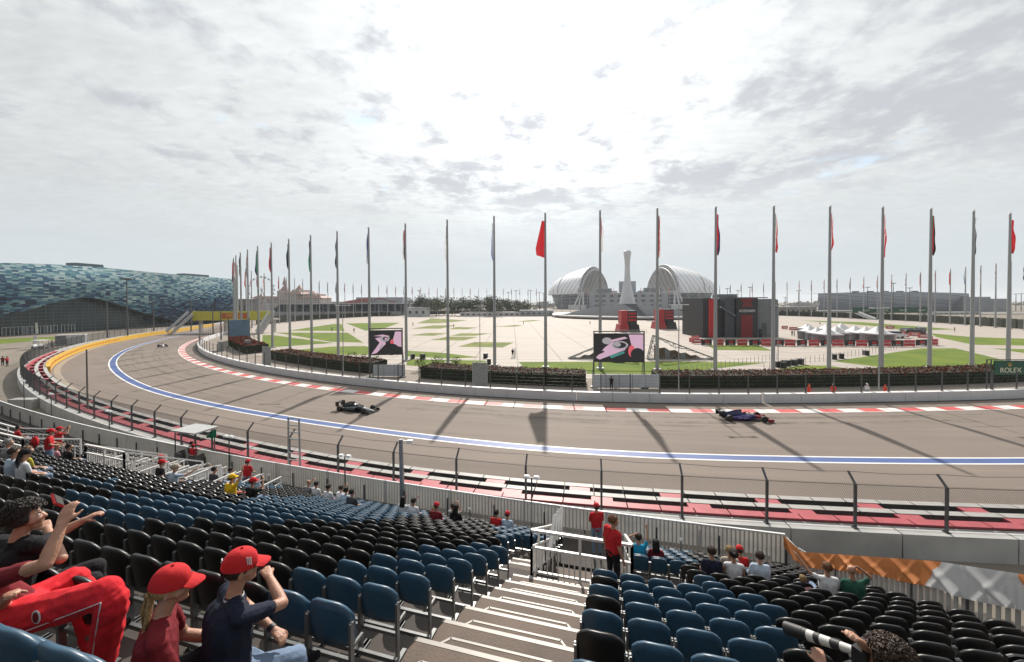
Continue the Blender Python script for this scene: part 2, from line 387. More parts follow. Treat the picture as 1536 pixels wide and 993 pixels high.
LAWNS = [[(432, 496), (500, 486), (512, 486), (517, 496.5)], [(413, 499), (521.5, 499), (545, 514), (496, 512.7)], [(394, 502.6), (408, 502.6), (501, 514.5), (421, 520), (393, 521.5)],
 [(428, 526.5), (496, 520), (548, 519), (556, 521.5), (556, 531.6), (430, 534)], [(519, 485), (600, 484), (572, 494), (548, 496)], [(609, 526), (660, 529), (720, 536), (675, 538), (610, 534.5)],
 [(610, 539), (728, 541), (735, 550), (640, 550), (610, 548)], [(778, 543), (1030, 542.5), (1152, 544), (1030, 558), (790, 556)], [(1060, 518), (1137.6, 518), (1158, 526), (1074, 525)],
 [(1146, 557.5), (1204, 548), (1242, 548.6), (1300, 556.7)], [(1250, 542), (1383, 522.5), (1433, 522.5), (1509, 541), (1488, 551), (1336, 552.6)], [(1396, 500), (1458, 505.5), (1536, 508), (1580, 510), (1580, 522), (1536, 518.6), (1459, 517), (1404, 505.5)],
 [(1488, 522.5), (1580, 525), (1580, 536)], [(1200, 480.6), (1289, 483), (1435, 494), (1362, 496), (1305, 488.5)], [(440, 541), (560, 539), (560, 548), (470, 546)], [(880, 556), (1000, 557), (985, 561), (880, 561)]]
DRY = [[(615, 503), (645, 499.3), (672, 500), (650, 503.8)], [(675, 503.8), (692, 500), (737, 500), (712, 503.8)], [(645, 510), (672, 505), (717, 505.5), (695, 510.8)], [(687, 520), (712, 513), (771, 513.7), (754, 521.3)],
 [(616, 493), (650, 488), (685, 488), (660, 493)], [(672, 493.8), (685, 490.5), (717, 491.3), (700, 494)], [(625, 485), (647, 477.5), (702, 480.5), (660, 485)], [(738, 490), (775, 487.5), (785, 488), (772, 490)], [(774, 482), (800, 480), (812, 481), (790, 482.5)]]
lw = MB()
for q in LAWNS: lw.poly([G(*p)[:2] for p in q], .016)
for q in DRY: lw.poly([G(*p)[:2] for p in q], .016, 1)
struct(lw.build('lawn', [m_grass, m_grass2]))
lw = MB(); lw.poly([G(*p)[:2] for p in [(-60, 510), (0, 508.5), (105, 504.5), (108, 507), (0, 516), (-60, 519)]], .016); struct(lw.build('verge_grass', m_grass))
# pale plaza path edging lines
s = MB()
for a, b in (((776, 542), (1160, 541)), ((560, 538), (740, 539)), ((880, 514), (1052, 514))):
    p, q = G(*a), G(*b); s.bar(p+Vector((0, 0, .0)), q, .5, .06)
struct(s.build('path_edging', mat('pale_edging', (.55, .52, .48), .8)))

# ------------------------------------------------------------------ inner wall, drain holes, fence
def wall_arc(name, rf, w, h, t0, t1, mats, label, cat, step=1.0, foot=0.):
    """concrete blocks with open joints: side colour 0, sunlit top 1"""
    t = t0; mb = MB(); blk = math.degrees(4.0/195)
    org = PT(rf((t0+t1)/2), (t0+t1)/2)
    while t < t1-1e-6:
        e = min(t+blk, t1); d = (e-t)*.006
        for k in range(2):
            a, b = t+(e-t)*k/2+(d if k == 0 else 0), t+(e-t)*(k+1)/2-(d if k == 1 else 0)
            va = [PT(rf(x)+dr, x, z) for x in (a, b) for dr, z in ((0, 0), (0, h*.25), (-.12*foot, h*.35), (-.12*foot, h), (w, h), (w, 0))]
            fs = [(i, i+1, 6+i+1, 6+i) for i in range(5)]
            if k == 0: fs.append((5, 4, 3, 2, 1, 0))
            if k == 1: fs.append((6, 7, 8, 9, 10, 11))
            mb.add(va, [tuple(reversed(f)) for f in fs], 0)
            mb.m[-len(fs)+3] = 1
        t = e
    return tag(mb.build(name, mats, org=org), label, cat)
W1 = wall_arc('barrier_wall', lambda t: rin(t)-.55, .55, 1.0, -150, -96.8+2.2-.1, [white_wall, white], 'pale grey concrete wall curving along the inside of the track', 'wall')
W2 = wall_arc('barrier_wall', lambda t: rin(t)-.55, .55, 1.0, -94.6, -60, [white_wall, white], 'pale grey concrete wall along the inside of the track below the green sign', 'wall')
W3 = wall_arc('barrier_wall', rout, .6, 1.05, -178, -60, [conc_d, conc], 'long concrete wall carrying the mesh fence in front of the stand', 'wall', foot=0)
def fence(name, rf, t0, t1, base, h, pitch, label, wires, lean=0., side=1, mesh=False, rp=.05, nmax=100, mesh_rng=None):
    org = PT(rf((t0+t1)/2), (t0+t1)/2, base)
    T = thing(name, label, 'fence', org)
    dt = math.degrees(pitch/200); t = t0; k = 0; ts = []
    while t <= t1 and k < nmax: ts.append(t); t += dt; k += 1
    for t in ts:
        p = PT(rf(t), t, base); q = PT(rf(t), t, base+h)
        mb = MB(); mb.bar(p, q, rp*2, rp*1.6, upv=(cos(R(t)), sin(R(t)), 0))
        mb.box(p+Vector((0, 0, .02)), (.2, .2, .04), R(t))
        if lean: mb.bar(q-Vector((0, 0, .03)), PT(rf(t)-lean, t, base+h+abs(lean)*.9), rp*1.5, rp*1.3, upv=(cos(R(t)), sin(R(t)), .3))
        mb.build('post', steel_d, T, org)
    w = MB()
    for i in range(len(ts)-1):
        for f in wires:
            w.tube(PT(rf(ts[i])-rp-.016, ts[i], base+h*f), PT(rf(ts[i+1])-rp-.016, ts[i+1], base+h*f), .013 if lean else .008, n=4, cap=False)
        if lean:
            a = PT(rf(ts[i])-lean, ts[i], base+h+lean*.88); b = PT(rf(ts[i+1])-lean, ts[i+1], base+h+lean*.88); m_ = (a+b)/2-Vector((0, 0, .06))
            w.tube(a, m_, .011, n=4, cap=False); w.tube(m_, b, .011, n=4, cap=False)
    w.build('cable', steel_d, T, org)
    if mesh:
        # woven wire: two families of slanting wires
        a0, a1 = mesh_rng or (ts[0], ts[-1]); w = MB(); st = math.degrees(.085/214); Hh = h+.0; t = a0
        run = math.degrees(Hh*.55/214); rr = .0042
        while t < a1-run:
            for sg in (1, -1):
                s0, s1 = (t, t+run) if sg > 0 else (t+run, t)
                p = PT(rf(s0)-rp-.03, s0, base+.03); q = PT(rf(s1)-rp-.03, s1, base+Hh)
                d = (q-p).normalized(); n1 = Vector((cos(R(t)), sin(R(t)), 0)); n2 = d.cross(n1)
                vs = [c+x for c in (p, q) for x in (n1*rr, (-n1*.5+n2*.87)*rr, (-n1*.5-n2*.87)*rr)]
                w.add(vs, [(0, 1, 4, 3), (1, 2, 5, 4), (2, 0, 3, 5)])
            t += st
        w.build('wire_mesh', steel_d, T, org)
    return T
fence('debris_fence', lambda t: rin(t)-.3, -149, -60, 1.0, 2.1, 3.3, 'steel cable fence standing on the inner wall before the hedge', (.12, .3, .48, .66, .84, .97), rp=.055)
fence('debris_fence', lambda t: rout(t)+.3, -177, -88, 1.05, 1.95, 3.35, 'tall mesh fence with inward bent posts on the outer wall', (.03, .97), lean=.42, mesh=True, rp=.05, mesh_rng=(-150, -90))

# ------------------------------------------------------------------ soft barrier modules between track and outer wall
m_bw = mat('barrier_grey_white', (.43, .415, .39), .55, var=.14, scale=2, bump=.05); m_br = mat('barrier_red', (.47, .085, .10), .5, var=.18, scale=2.2); m_bs = mat('barrier_side_shade', (.03, .028, .028), .8)  # near-black sides: shade between the rows put into the colour
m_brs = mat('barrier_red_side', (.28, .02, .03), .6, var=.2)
mod = math.degrees(4.6/215); t = -86-mod; k = 0; spots = []
while t > -133.5: spots.append(t); t -= mod
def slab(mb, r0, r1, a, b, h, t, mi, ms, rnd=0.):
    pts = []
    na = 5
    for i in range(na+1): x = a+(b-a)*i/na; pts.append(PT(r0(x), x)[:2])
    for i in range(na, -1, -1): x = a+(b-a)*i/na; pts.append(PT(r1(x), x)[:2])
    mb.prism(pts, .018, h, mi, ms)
for k, t in enumerate(spots):
    org = PT(rout(t)-1.2, t)
    far = t < -112
    T = thing('crash_barrier', 'white and red soft barrier section, %s from the yellow boards' % nth(len(spots)-k), 'crash barrier', org, group='crash barrier sections along the outer wall')
    e = t+mod; g_ = mod*.012
    o0 = lambda x, d: (lambda y: rout(y)-x)
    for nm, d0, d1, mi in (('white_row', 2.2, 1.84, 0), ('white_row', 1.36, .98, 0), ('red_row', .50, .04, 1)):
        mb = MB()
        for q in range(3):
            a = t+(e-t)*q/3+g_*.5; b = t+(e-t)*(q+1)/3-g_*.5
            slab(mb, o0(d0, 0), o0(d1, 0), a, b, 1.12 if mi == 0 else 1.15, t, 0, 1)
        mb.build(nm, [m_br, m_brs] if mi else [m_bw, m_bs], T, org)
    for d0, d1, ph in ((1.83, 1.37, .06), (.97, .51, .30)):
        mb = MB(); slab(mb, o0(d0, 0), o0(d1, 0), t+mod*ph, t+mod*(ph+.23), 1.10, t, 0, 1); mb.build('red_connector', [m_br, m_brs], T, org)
# yellow advertising boards that carry on where the soft barrier meets the kerb
t = -124.0; k = 0
m_ytxt = mat('board_lettering', (.62, .16, .03), .5, var=0)
while t > -166:
    dt = math.degrees(4.2/205); a, b = t, t-dt
    p = PT(rout(a)-2.3, a); q = PT(rout(b)-2.3, b); c = (p+q)/2; d = q-p; L_ = d.length-.05; rz = atan2(d.y, d.x)
    T = thing('advertising_board', 'low yellow board with small red lettering in the bend, %s from the near end' % nth(k+1), 'advertising board', c, rz, 'yellow boards along the bend')
    mb = MB(); mb.box((0, 0, .62), (L_, .5, 1.2), mi=0); mb.build('panel', yellow, T)
    if k < 16:
        for dx in (-L_*.24, L_*.24): text('PIRELLI', .5, m_ytxt, T, (dx, -.258, .66), (pi/2, 0, 0), sx=.8)
    t = b; k += 1
# ------------------------------------------------------------------ flagpole ring
m_pole = mat('flagpole_white', (.31, .32, .33), .4, .1, var=.06, scale=.6); m_base = mat('pole_base', (.42, .42, .42), .6)
PH = H+14.93
FL = {'red': (.55, .03, .04), 'white': (.75, .75, .75), 'blue': (.04, .09, .32), 'navy': (.02, .03, .09), 'green': (.02, .22, .10), 'black': (.015, .015, .018), 'yellow': (.7, .45, .04), 'orange': (.65, .22, .04)}
for k_, v_ in FL.items(): translucent(mat('flag_'+k_, v_, .75, var=.15, scale=2), .35)
sets = [('red', 'red', 'red'), ('navy', 'white', 'black'), ('green', 'red', 'black'), ('red', 'white', 'red'), ('red', 'white', 'red'), ('green', 'white', 'red'), ('red', 'red', 'navy'), ('navy', 'red', 'white'), ('red', 'white', 'white'), ('red', 'red', 'red'), ('white', 'white', 'blue'), ('navy', 'white', 'white'), ('red', 'navy', 'white'), ('navy', 'blue', 'white'), ('navy', 'navy', 'black'), ('black', 'navy', 'green'), ('green', 'navy', 'black'), ('red', 'navy', 'red'), ('black', 'green', 'navy'), ('red', 'white', 'navy'), ('navy', 'navy', 'white'), ('red', 'red', 'white'), ('red', 'red', 'navy')]
fmesh = {}
def flag_mesh(cols, wide=.55, L_=5.6, seed=0):
    mb = MB(); rg = random.Random(seed)
    ph = [rg.random()*6 for _ in range(4)]
    def fn(u, v):                                        # u down the hoist, v across the limp folds
        z = -L_*u; s = v
        w = wide*(.35+.65*min(1, u*2.2))*(1 if u < .85 else 1-.5*(u-.85)/.15)
        x = .17+w*s+.06*sin(ph[3]+u*9)*s; y = .10*sin(s*11+ph[0]+u*2.5)*(.4+.6*u)+.08*sin(u*13+ph[1])*s
        return (x, y, z-.35*s*(u*.6+.15))
    mb.grid(fn, 18, 10, mfn=lambda i, j: min(2, (j+int(i*.35))*3//12))
    return mb
def pole_mesh():
    mb = MB(); mb.tube((0, 0, .0), (0, 0, PH), .30, .15, 16); return mb
pm = pole_mesh().build('pole', m_pole).data; fin = MB().ball((0, 0, PH), .2, 10, 6).build('finial', white).data
for o in list(COL.objects):
    if o.type == 'MESH' and o.data in (pm, fin): bpy.data.objects.remove(o)
npole = 0
for i in range(-2, 120):
    th = math.degrees(-1.317174)-3.0*i
    if i < -1 or (i > 60 and i < 82 and False): continue
    b = PT(171.494, th); q = proj(b+Vector((0, 0, PH)))
    if q is None or not (-30 < q[0] < 1566): continue
    d = q[2]; near = d < 190
    c = sets[i % len(sets)] if i >= 0 else ('red',)*3
    flag_col = '%s' % (c[0] if c[0] == c[1] else c[0]+' and '+c[1])
    if i < 40:
        lab = 'tall flagpole, limp %s flag, %s from the right on the near side' % (flag_col, nth(i+1))
        if i == 9: lab = 'tall white flagpole whose plain red flag blows out to the left'
    else:
        lab = 'small flagpole, limp %s flag, %s from the right on the far side' % (flag_col, nth(120-i))
    T = thing('flagpole', lab, 'flagpole', b, group='flagpoles ringing the plaza')
    o = bpy.data.objects.new('pole', pm); COL.objects.link(o); o.parent = T
    o = bpy.data.objects.new('finial', fin); COL.objects.link(o); o.parent = T
    if near: MB().box((0, 0, .12), (1.1, 1.1, .24), R(th)).build('footing', m_base, T)
    key = (c, i % 5) if i != 9 else 'blown'
    if key not in fmesh:
        if key == 'blown':
            mb = MB()
            mb.grid(lambda u, v: (-.15-1.75*v*(.25+.75*u)*(1-.25*max(0, u-.8)*5*v), .25*sin(v*5+u*2), -6.2*u*(1-.12*v)+.0-v*1.4*u*.25), 14, 12, mi=0)
            o = mb.build('flag', [MT['flag_red']])
        else:
            o = flag_mesh(c, .36 if i % 3 else .46, 5.6+(i % 4)*.35, i).build('flag', [MT['flag_'+x] for x in c])
        fmesh[key] = o.data; bpy.data.objects.remove(o)
    o = bpy.data.objects.new('flag', fmesh[key]); COL.objects.link(o); o.parent = T; o.location = (0, 0, PH-(1.1 if i != 9 else 1.2))
    o.rotation_euler.z = (pi if i > 9 else 0)+random.uniform(-.5, .5) if i != 9 else 0
    npole += 1
# ================================================================== plaza planting, screens, fences
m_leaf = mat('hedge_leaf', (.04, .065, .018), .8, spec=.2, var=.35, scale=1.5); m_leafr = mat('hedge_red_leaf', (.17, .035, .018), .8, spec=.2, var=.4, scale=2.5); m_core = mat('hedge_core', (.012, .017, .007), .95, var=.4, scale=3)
def leaf(mb, p, s, rg, mi):
    n = Vector((rg.gauss(0, 1), rg.gauss(0, 1), rg.gauss(.3, 1))).normalized(); a = n.orthogonal().normalized(); b = n.cross(a)
    t = rg.random()*6.3; a, b = a*cos(t)+b*sin(t), b*cos(t)-a*sin(t)
    mb.add([p-a*s, p+b*s*.55, p+a*s, p-b*s*.55], [(0, 1, 2, 3)], mi)
def hedge(r0, r1, t0, t1, h, label, dens=24, redf=.8, z0=0., group=None, leaves=True, seed=1, sz=.11):
    rg = random.Random(seed); fa = r0 if callable(r0) else (lambda t: r0); fb = r1 if callable(r1) else (lambda t: r1)
    org = PT((fa(t0)+fb(t0))/2, (t0+t1)/2); T = thing('hedge', label, 'hedge', org, group=group)
    n = max(2, int(abs(t1-t0)/.7)); mb = MB()
    pts = [PT(fa(t0+(t1-t0)*i/n), t0+(t1-t0)*i/n)[:2] for i in range(n+1)]+[PT(fb(t0+(t1-t0)*i/n), t0+(t1-t0)*i/n)[:2] for i in range(n, -1, -1)]
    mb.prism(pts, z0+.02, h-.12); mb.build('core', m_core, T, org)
    if leaves:
        mb = MB(); rm = (fa(t0)+fb(t0))/2; L_ = abs(t1-t0)*pi/180*rm
        for i in range(int(L_*(abs(fb(t0)-fa(t0))+1.4*h)*dens)):
            t = t0+(t1-t0)*rg.random()
            if rg.random() < .58:
                r = fa(t)+(fb(t)-fa(t))*rg.random(); z = h-.12+abs(rg.gauss(0, .1)); mi = 1 if rg.random() < redf else 0
            else:
                r = (fb(t) if rg.random() < .85 else fa(t))+rg.gauss(0, .05); z = z0+(h-z0)*rg.random()**.8; mi = 1 if (z > h-.35 and rg.random() < redf*.7) else 0
            leaf(mb, PT(r, t, z), sz*rg.uniform(.7, 1.4), rg, mi)
        mb.build('foliage', [m_leaf, m_leafr], T, org)
    return T
hr = lambda d: (lambda t: rin(t)-d)
XT = lambda x: th_at_x(x, lambda t: rin(t)-7, z=1.0)
hedge(hr(11), hr(7), XT(629), XT(877), 1.75, 'clipped hedge with reddish top between the two large screens')
hedge(hr(11), hr(7), XT(990), XT(1560), 1.75, 'long clipped hedge with dark red top right of the middle screen', seed=2)
hedge(hr(11), hr(7), XT(405), XT(556), 1.75, 'clipped hedge with rusty red top left of the smaller screen', seed=3)
hedge(hr(11), hr(6.5), -137, -124, 1.9, 'bright red topped hedge at the far left end below the flagpoles', seed=4, redf=1.0, sz=.14)
hedge(176, 181, 96, 190, 3.2, 'long dark far hedge below the distant stand on the left', dens=1.5, redf=.15, seed=5, sz=.3)
hedge(176, 181, -46, 62, 3.4, 'long dark far hedge below the arena on the right', dens=1.5, redf=.15, seed=6, sz=.3)
def shrub(p, h, w, label, seed, group=None, mi=0, nm='shrub', n=260, s=.11):
    rg = random.Random(seed); T = thing(nm, label, 'shrub', p, group=group); mb = MB(); st = MB()
    for k in range(6):
        a = rg.random()*6.3; st.tube((0, 0, 0), (cos(a)*w*.3, sin(a)*w*.3, h*rg.uniform(.5, .8)), .03, .012, 5)
    for i in range(n):
        d = Vector((rg.gauss(0, 1), rg.gauss(0, 1), rg.gauss(0, 1))).normalized()*rg.random()**.4
        leaf(mb, Vector((d.x*w/2, d.y*w/2, h*.62+d.z*h*.4)), s*rg.uniform(.6, 1.4), rg, mi)
    st.build('stem', mat('bark', (.09, .065, .045), .9, var=.3), T); mb.build('foliage', [m_leaf, m_leafr], T); return T
for i, (x, y, h) in enumerate(((528, 551, 2.6), (546, 552, 2.4), (565, 553, 2.3), (631, 556, 2.3), (656, 557, 2.5), (684, 557, 2.3), (378, 519, 4.2))):
    p = G(x, y); shrub(p, h, h*.9, ['loose green shrub left of the small screen', 'loose green shrub beside a flagpole left of the small screen', 'loose green shrub at the left foot of the small screen', 'sparse shrub just right of the small screen', 'sparse bushy shrub behind the hedge top', 'sparse shrub left of a thin lamp post behind the hedge', 'small bushy tree by the far left flagpoles'][i], 30+i)

# large video screens: dark frame on two legs, a picture of a racing car cockpit in pink and black
def pic_mat(name, seed):
    m = mat(name, (.5, .5, .5), .35, var=0); t, b = nodes_of(m); L = t.links.new
    tc = N_(t, 'ShaderNodeTexCoord'); mp = N_(t, 'ShaderNodeMapping'); L(tc.outputs['Object'], mp.inputs[0]); mp.inputs['Location'].default_value = (seed*3.1, 0, seed*1.7); mp.inputs['Rotation'].default_value = (0, .5, 0); mp.inputs['Scale'].default_value = (.45, 1, .75)
    v = N_(t, 'ShaderNodeTexNoise'); v.inputs['Scale'].default_value = 1.15; v.inputs['Detail'].default_value = 3; v.inputs['Distortion'].default_value = .7; L(mp.outputs[0], v.inputs['Vector'])
    c = rampn(t, v.outputs[0], [(.0, (.012, .02, .018)), (.4, (.018, .015, .018)), (.47, (.30, .16, .24)), (.56, (.47, .30, .40)), (.62, (.40, .24, .34)), (.70, (.34, .045, .06)), (.74, (.03, .02, .025))], True)
    b.inputs['Base Color'].default_value = (0, 0, 0, 1); L(c, b.inputs['Emission Color']); b.inputs['Emission Strength'].default_value = .38
    return m
def screen(x0, x1, yt, yb, ybase, label, seed):
    c = G((x0+x1)/2, ybase); Y = c.y
    a, b = DY(x0, yt, Y), DY(x1, yb, Y); w = b.x-a.x; h = a.z-b.z
    T = thing('video_screen', label, 'screen', (c.x, Y, 0), atan2(-(c.x-CX)*0-c.x, Y)*.35)
    mb = MB(); mb.box((0, .25, b.z+h/2), (w+.3, .4, h+.3)); mb.build('cabinet', mat('screen_cabinet', (.03, .03, .032), .6), T)
    fr = MB()
    for s_ in (-1, 1): fr.bar((s_*(w/2+.12), .1, 0), (s_*(w/2+.12), .1, a.z+.45), .14, .14); fr.box((s_*(w/2+.12), .1, .08), (.9, .9, .16)); fr.bar((s_*(w/2+.12), 1.8, 0), (s_*(w/2+.12), .45, a.z*.6), .08, .08)
    fr.bar((-w/2-.12, .1, a.z+.4), (w/2+.12, .1, a.z+.4), .14, .14); fr.build('frame', steel_d, T)
    Z = b.z+h/2; y_ = .04
    p = MB(); p.add([(-w/2, y_, b.z), (w/2, y_, b.z), (w/2, y_, a.z), (-w/2, y_, a.z)], [(0, 1, 2, 3)])
    p.build('picture', pic_mat('screen_picture_backdrop', seed), T)
    # the televised car: pale body, dark halo hoop, helmet, tyres, as flat shapes of the picture
    def E_(n, col, e): return mat(n, col, .5, var=0, emit=e)
    pk, dk, gy, rd, tl = E_('picture_pink', (.55, .36, .47), .5), E_('picture_black', (.02, .02, .022), .3), E_('picture_grey', (.33, .31, .33), .5), E_('picture_red', (.6, .1, .12), .5), E_('picture_teal', (.05, .22, .2), .5)
    im = MB(); d = .003
    def shp(pts, mi, lay): im.add([((u-.5)*w, y_-d*lay, b.z+v*h) for u, v in pts], [tuple(range(len(pts)))], mi)
    def ell(cx_, cy_, rx, ry, mi, lay, n=18): shp([(cx_+rx*cos(2*pi*i/n), cy_+ry*sin(2*pi*i/n)) for i in range(n)], mi, lay)
    if seed == 1:
        shp([(.0, .0), (1, 0), (1, 1), (0, 1)], 1, 1); shp([(.78, .45), (1, .38), (1, 1), (.7, 1)], 0, 2)
        shp([(.02, .12), (.1, .05), (.62, .42), (.7, .62), (.36, .72), (.2, .5)], 0, 3); ell(.25, .76, .1, .13, 2, 4); ell(.52, .6, .17, .16, 2, 4); ell(.52, .6, .13, .11, 1, 5)
        shp([(.3, .78), (.62, .92), (.68, .86), (.36, .72)], 0, 6); ell(.47, .62, .07, .08, 2, 6); ell(.76, .38, .07, .22, 3, 6); ell(.88, .26, .14, .24, 1, 7)
        shp([(.34, .1), (.62, .3), (.6, .38), (.3, .2)], 4, 7); shp([(.06, .22), (.2, .34), (.17, .4), (.04, .28)], 1, 7); ell(.5, .02, .2, .1, 1, 8)
    else:
        shp([(.0, .0), (1, 0), (1, 1), (0, 1)], 1, 1); shp([(.68, .4), (1, .3), (1, .98), (.8, .98)], 0, 2); shp([(.03, .0), (.2, .05), (.5, .45), (.4, .75), (.15, .7), (.3, .5)], 0, 3); ell(.47, .68, .15, .14, 2, 4); ell(.48, .68, .08, .08, 1, 5); ell(.5, .67, .04, .05, 0, 6)
        shp([(.1, .8), (.4, .86), (.6, .8), (.62, .76), (.3, .78)], 0, 6); ell(.7, .5, .06, .14, 3, 6); ell(.68, .2, .24, .26, 1, 7); shp([(.3, .2), (.42, .4), (.38, .44), (.26, .24)], 2, 7)
    im.build('televised_car', [pk, dk, gy, rd, tl], T)
    return T
screen(893, 964, 502, 541.5, 582, 'large screen on two legs showing a racing car cockpit, in the middle before the lawn', 1)
screen(556.5, 602, 497, 531, 567, 'smaller left screen on legs showing a pink and black racing car', 2)
c = G(359, 522); T = thing('video_screen', 'far left screen seen almost edge on with a blue back, among the flagpoles', 'screen', c, R(50))
MB().box((0, 0, 5.0), (4.2, .5, 4.0)).build('cabinet', mat('blue_grey_panel', (.10, .17, .25), .5, var=.3, scale=.6), T)
mb = MB()
for s_ in (-1, 1): mb.bar((s_*2.2, 0, 0), (s_*2.2, 0, 7.4), .15, .15)
mb.build('frame', steel_d, T)
# pale translucent hoardings under the screens
m_hoard = mat('pale_hoarding', (.42, .45, .48), .35, var=.15, scale=.8)
for x0, x1, y, n_, lab in ((889, 989, 585, 5, 'pale blue grey hoarding panels under the middle screen'), (560, 607, 567, 3, 'pale blue grey hoarding panels under the small left screen')):
    p, q = G(x0, y-2), G(x1, y-2); T = thing('hoarding', lab, 'hoarding', (p+q)/2, atan2(q.y-p.y, q.x-p.x)); L_ = (q-p).length
    for i in range(n_): MB().box((-L_/2+L_*(i+.5)/n_, 0, .95), (L_/n_-.06, .05, 1.7)).build('panel', m_hoard, T)
    f = MB()
    for i in range(n_+1): f.bar((-L_/2+L_*i/n_, .06, 0), (-L_/2+L_*i/n_, .06, 1.9), .06, .06)
    f.build('frame', steel_d, T)
# green sign board at the right edge
p, q = G(1480, 590), G(1580, 592); T = thing('sign_board', 'dark green sign board with gold crown on tall posts at the right edge', 'sign', p)
a = DY(1490, 541, p.y); b = DY(1560, 562, p.y)
MB().box(((a.x+b.x)/2+.1-p.x, 0, (a.z+b.z)/2), (b.x-a.x, .12, a.z-b.z)).build('panel', green_sign, T)
f = MB(); 
for dx in (-.25, .25, 5.6): f.bar((a.x-p.x+dx-.35, .12, 0), (a.x-p.x+dx-.35, .12, a.z+.15), .09, .09)
f.bar((a.x-p.x-.6, .12, a.z+.1), (b.x-p.x, .12, a.z+.1), .08, .08); f.build('post_frame', steel_d, T)
text('ROLEX', .82, mat('pale_gold', (.75, .72, .55), .4, var=0), T, (DY(1515, 552, p.y).x-p.x, -.075, a.z-1.15), (pi/2, 0, 0))
cr = MB(); cx_ = DY(1513.5, 545, p.y).x-p.x
for k_ in range(5): cr.tube((cx_+(k_-2)*.05, -.08, a.z-.62), (cx_+(k_-2)*.12, -.08, a.z-.3-(.04 if k_ in (0, 4) else 0)), .03, .012, 5); cr.ball((cx_+(k_-2)*.12, -.08, a.z-.27-(.04 if k_ in (0, 4) else 0)), .035, 6, 4)
cr.box((cx_, -.08, a.z-.64), (.24, .03, .07)); cr.build('crown', gold, T)

# lattice frames on the plaza
def lattice(px, label, mir=False):
    pts = [G(*px[0]), G(*px[2])]; Y = pts[0].y; A, B, Cc = (DY(x, y, Y) for x, y in px)
    org = (A.x+Cc.x)/2; T = thing('lattice_frame', label, 'lattice frame', (org, Y, 0)); f = MB()
    o = Vector((org, Y, 0)); A, B, Cc = A-o, B-o, Cc-o; A.z = Cc.z = .15
    for dy in (-.35, .35):
        D = Vector((0, dy, 0))
        for p, q in ((A, B), (B, Cc), (A, Cc)): f.tube(p+D, q+D, .09, n=6)
        for p, q, n_ in ((A, B, 4), (B, Cc, 9), (A, Cc, 9)):
            ins = (A+B+Cc)/3
            for i in range(n_):
                u, v = p.lerp(q, i/n_), p.lerp(q, (i+.5)/n_); w = p.lerp(q, (i+1)/n_); k = (v+(ins-v).normalized()*.9)
                f.tube(u+D, k+D, .045, n=5); f.tube(k+D, w+D, .045, n=5)
    f.build('truss', mat('truss_grey', (.24, .25, .25), .5, .3), T)
    n_ = 9; m_ = MB(); lo = A.lerp(Cc, .1); hi = A.lerp(Cc, .78); tp = []
    for i in range(n_+1):
        t = i/n_; x = lo.x+(hi.x-lo.x)*t; hmax = np.interp(x, sorted([A.x, B.x, Cc.x]), [v for _, v in sorted([(A.x, 0), (B.x, B.z), (Cc.x, 0)])])
        tp.append((x, max(.3, hmax*.62-(.35 if i % 2 else 0))))
    for i in range(n_):
        (xa, za), (xb, zb) = tp[i], tp[i+1]
        m_.add([(xa, -.1, .25), (xb, -.1, .25), (xb, -.1, zb), (xa, -.1, za), (xa, .1, .25), (xb, .1, .25), (xb, .1, zb), (xa, .1, za)], [(0, 1, 2, 3), (7, 6, 5, 4), (3, 2, 6, 7), (0, 4, 5, 1), (0, 3, 7, 4), (1, 5, 6, 2)], i % 3 == 2)
    m_.build('brown_panels', [mat('brown_panel', (.12, .085, .06), .8, var=.2), mat('grey_panel', (.22, .22, .22), .8)], T)
lattice([(971, 540), (980, 503), (1074, 541)], 'right triangular steel lattice frame with brown zigzag panels beside the middle screen')
lattice([(852, 538.5), (945, 499), (951, 540)], 'left triangular steel lattice frame with brown panels half hidden by the middle screen')

# red and black kiosks
m_kb = mat('kiosk_black', (.022, .022, .026), .5); m_kr2 = mat('kiosk_red', (.42, .03, .035), .5, var=.08)
def kiosk(x0, x1, yt, yb, label):
    a, b = G(x0, yb), G(x1, yb); w = b.x-a.x; Y = a.y; h = DY(x0, yt, Y).z; ym = yb-(yb-yt)*.36; zm = DY(x0, ym, Y).z
    T = thing('kiosk', label, 'kiosk', ((a.x+b.x)/2, Y+w/2, 0))
    MB().box((-w*.22, 0, (h+zm)/2), (w*.30, w*.55, h-zm)).build('red_tower', m_kr2, T)
    MB().box((w*.16, 0, (h+zm)/2-.06), (w*.455, w*.55, h-zm)).build('black_tower', m_kb, T)
    mb = MB(); mb.box((-w*.25, 0, zm/2), (w*.5, w*.8, zm-.02), taper=.8); mb.build('red_base', m_kr2, T)
    mb = MB(); mb.box((w*.252, 0, zm/2-.02), (w*.495, w*.82, zm-.04), taper=.82); mb.build('black_base', m_kb, T)
    s_ = MB(); rg = random.Random(3)
    for k in range(3):
        for j in range(4): s_.box((w*.02+w*.3*j/3.2, -w*.285, zm+(h-zm)*(.3+.24*k)), (w*.07, .06, (h-zm)*.13))
    s_.build('red_marks', red, T)
    f = MB()
    for i in range(8):
        f.bar((-w*.75+i*w*.21, -w*.62, 0), (-w*.75+i*w*.21, -w*.62, 1.1), .05, .05)
    f.bar((-w*.75, -w*.62, 1.08), (w*.75, -w*.62, 1.08), .06, .06); f.bar((-w*.75, -w*.62, .2), (w*.75, -w*.62, .2), .05, .05); f.build('railing', steel, T)
kiosk(930, 962, 466, 498.5, 'red and black stepped kiosk before the cauldron, the left one of two')
kiosk(986, 1018, 464, 494, 'red and black stepped kiosk right of the cauldron, partly behind a flagpole')

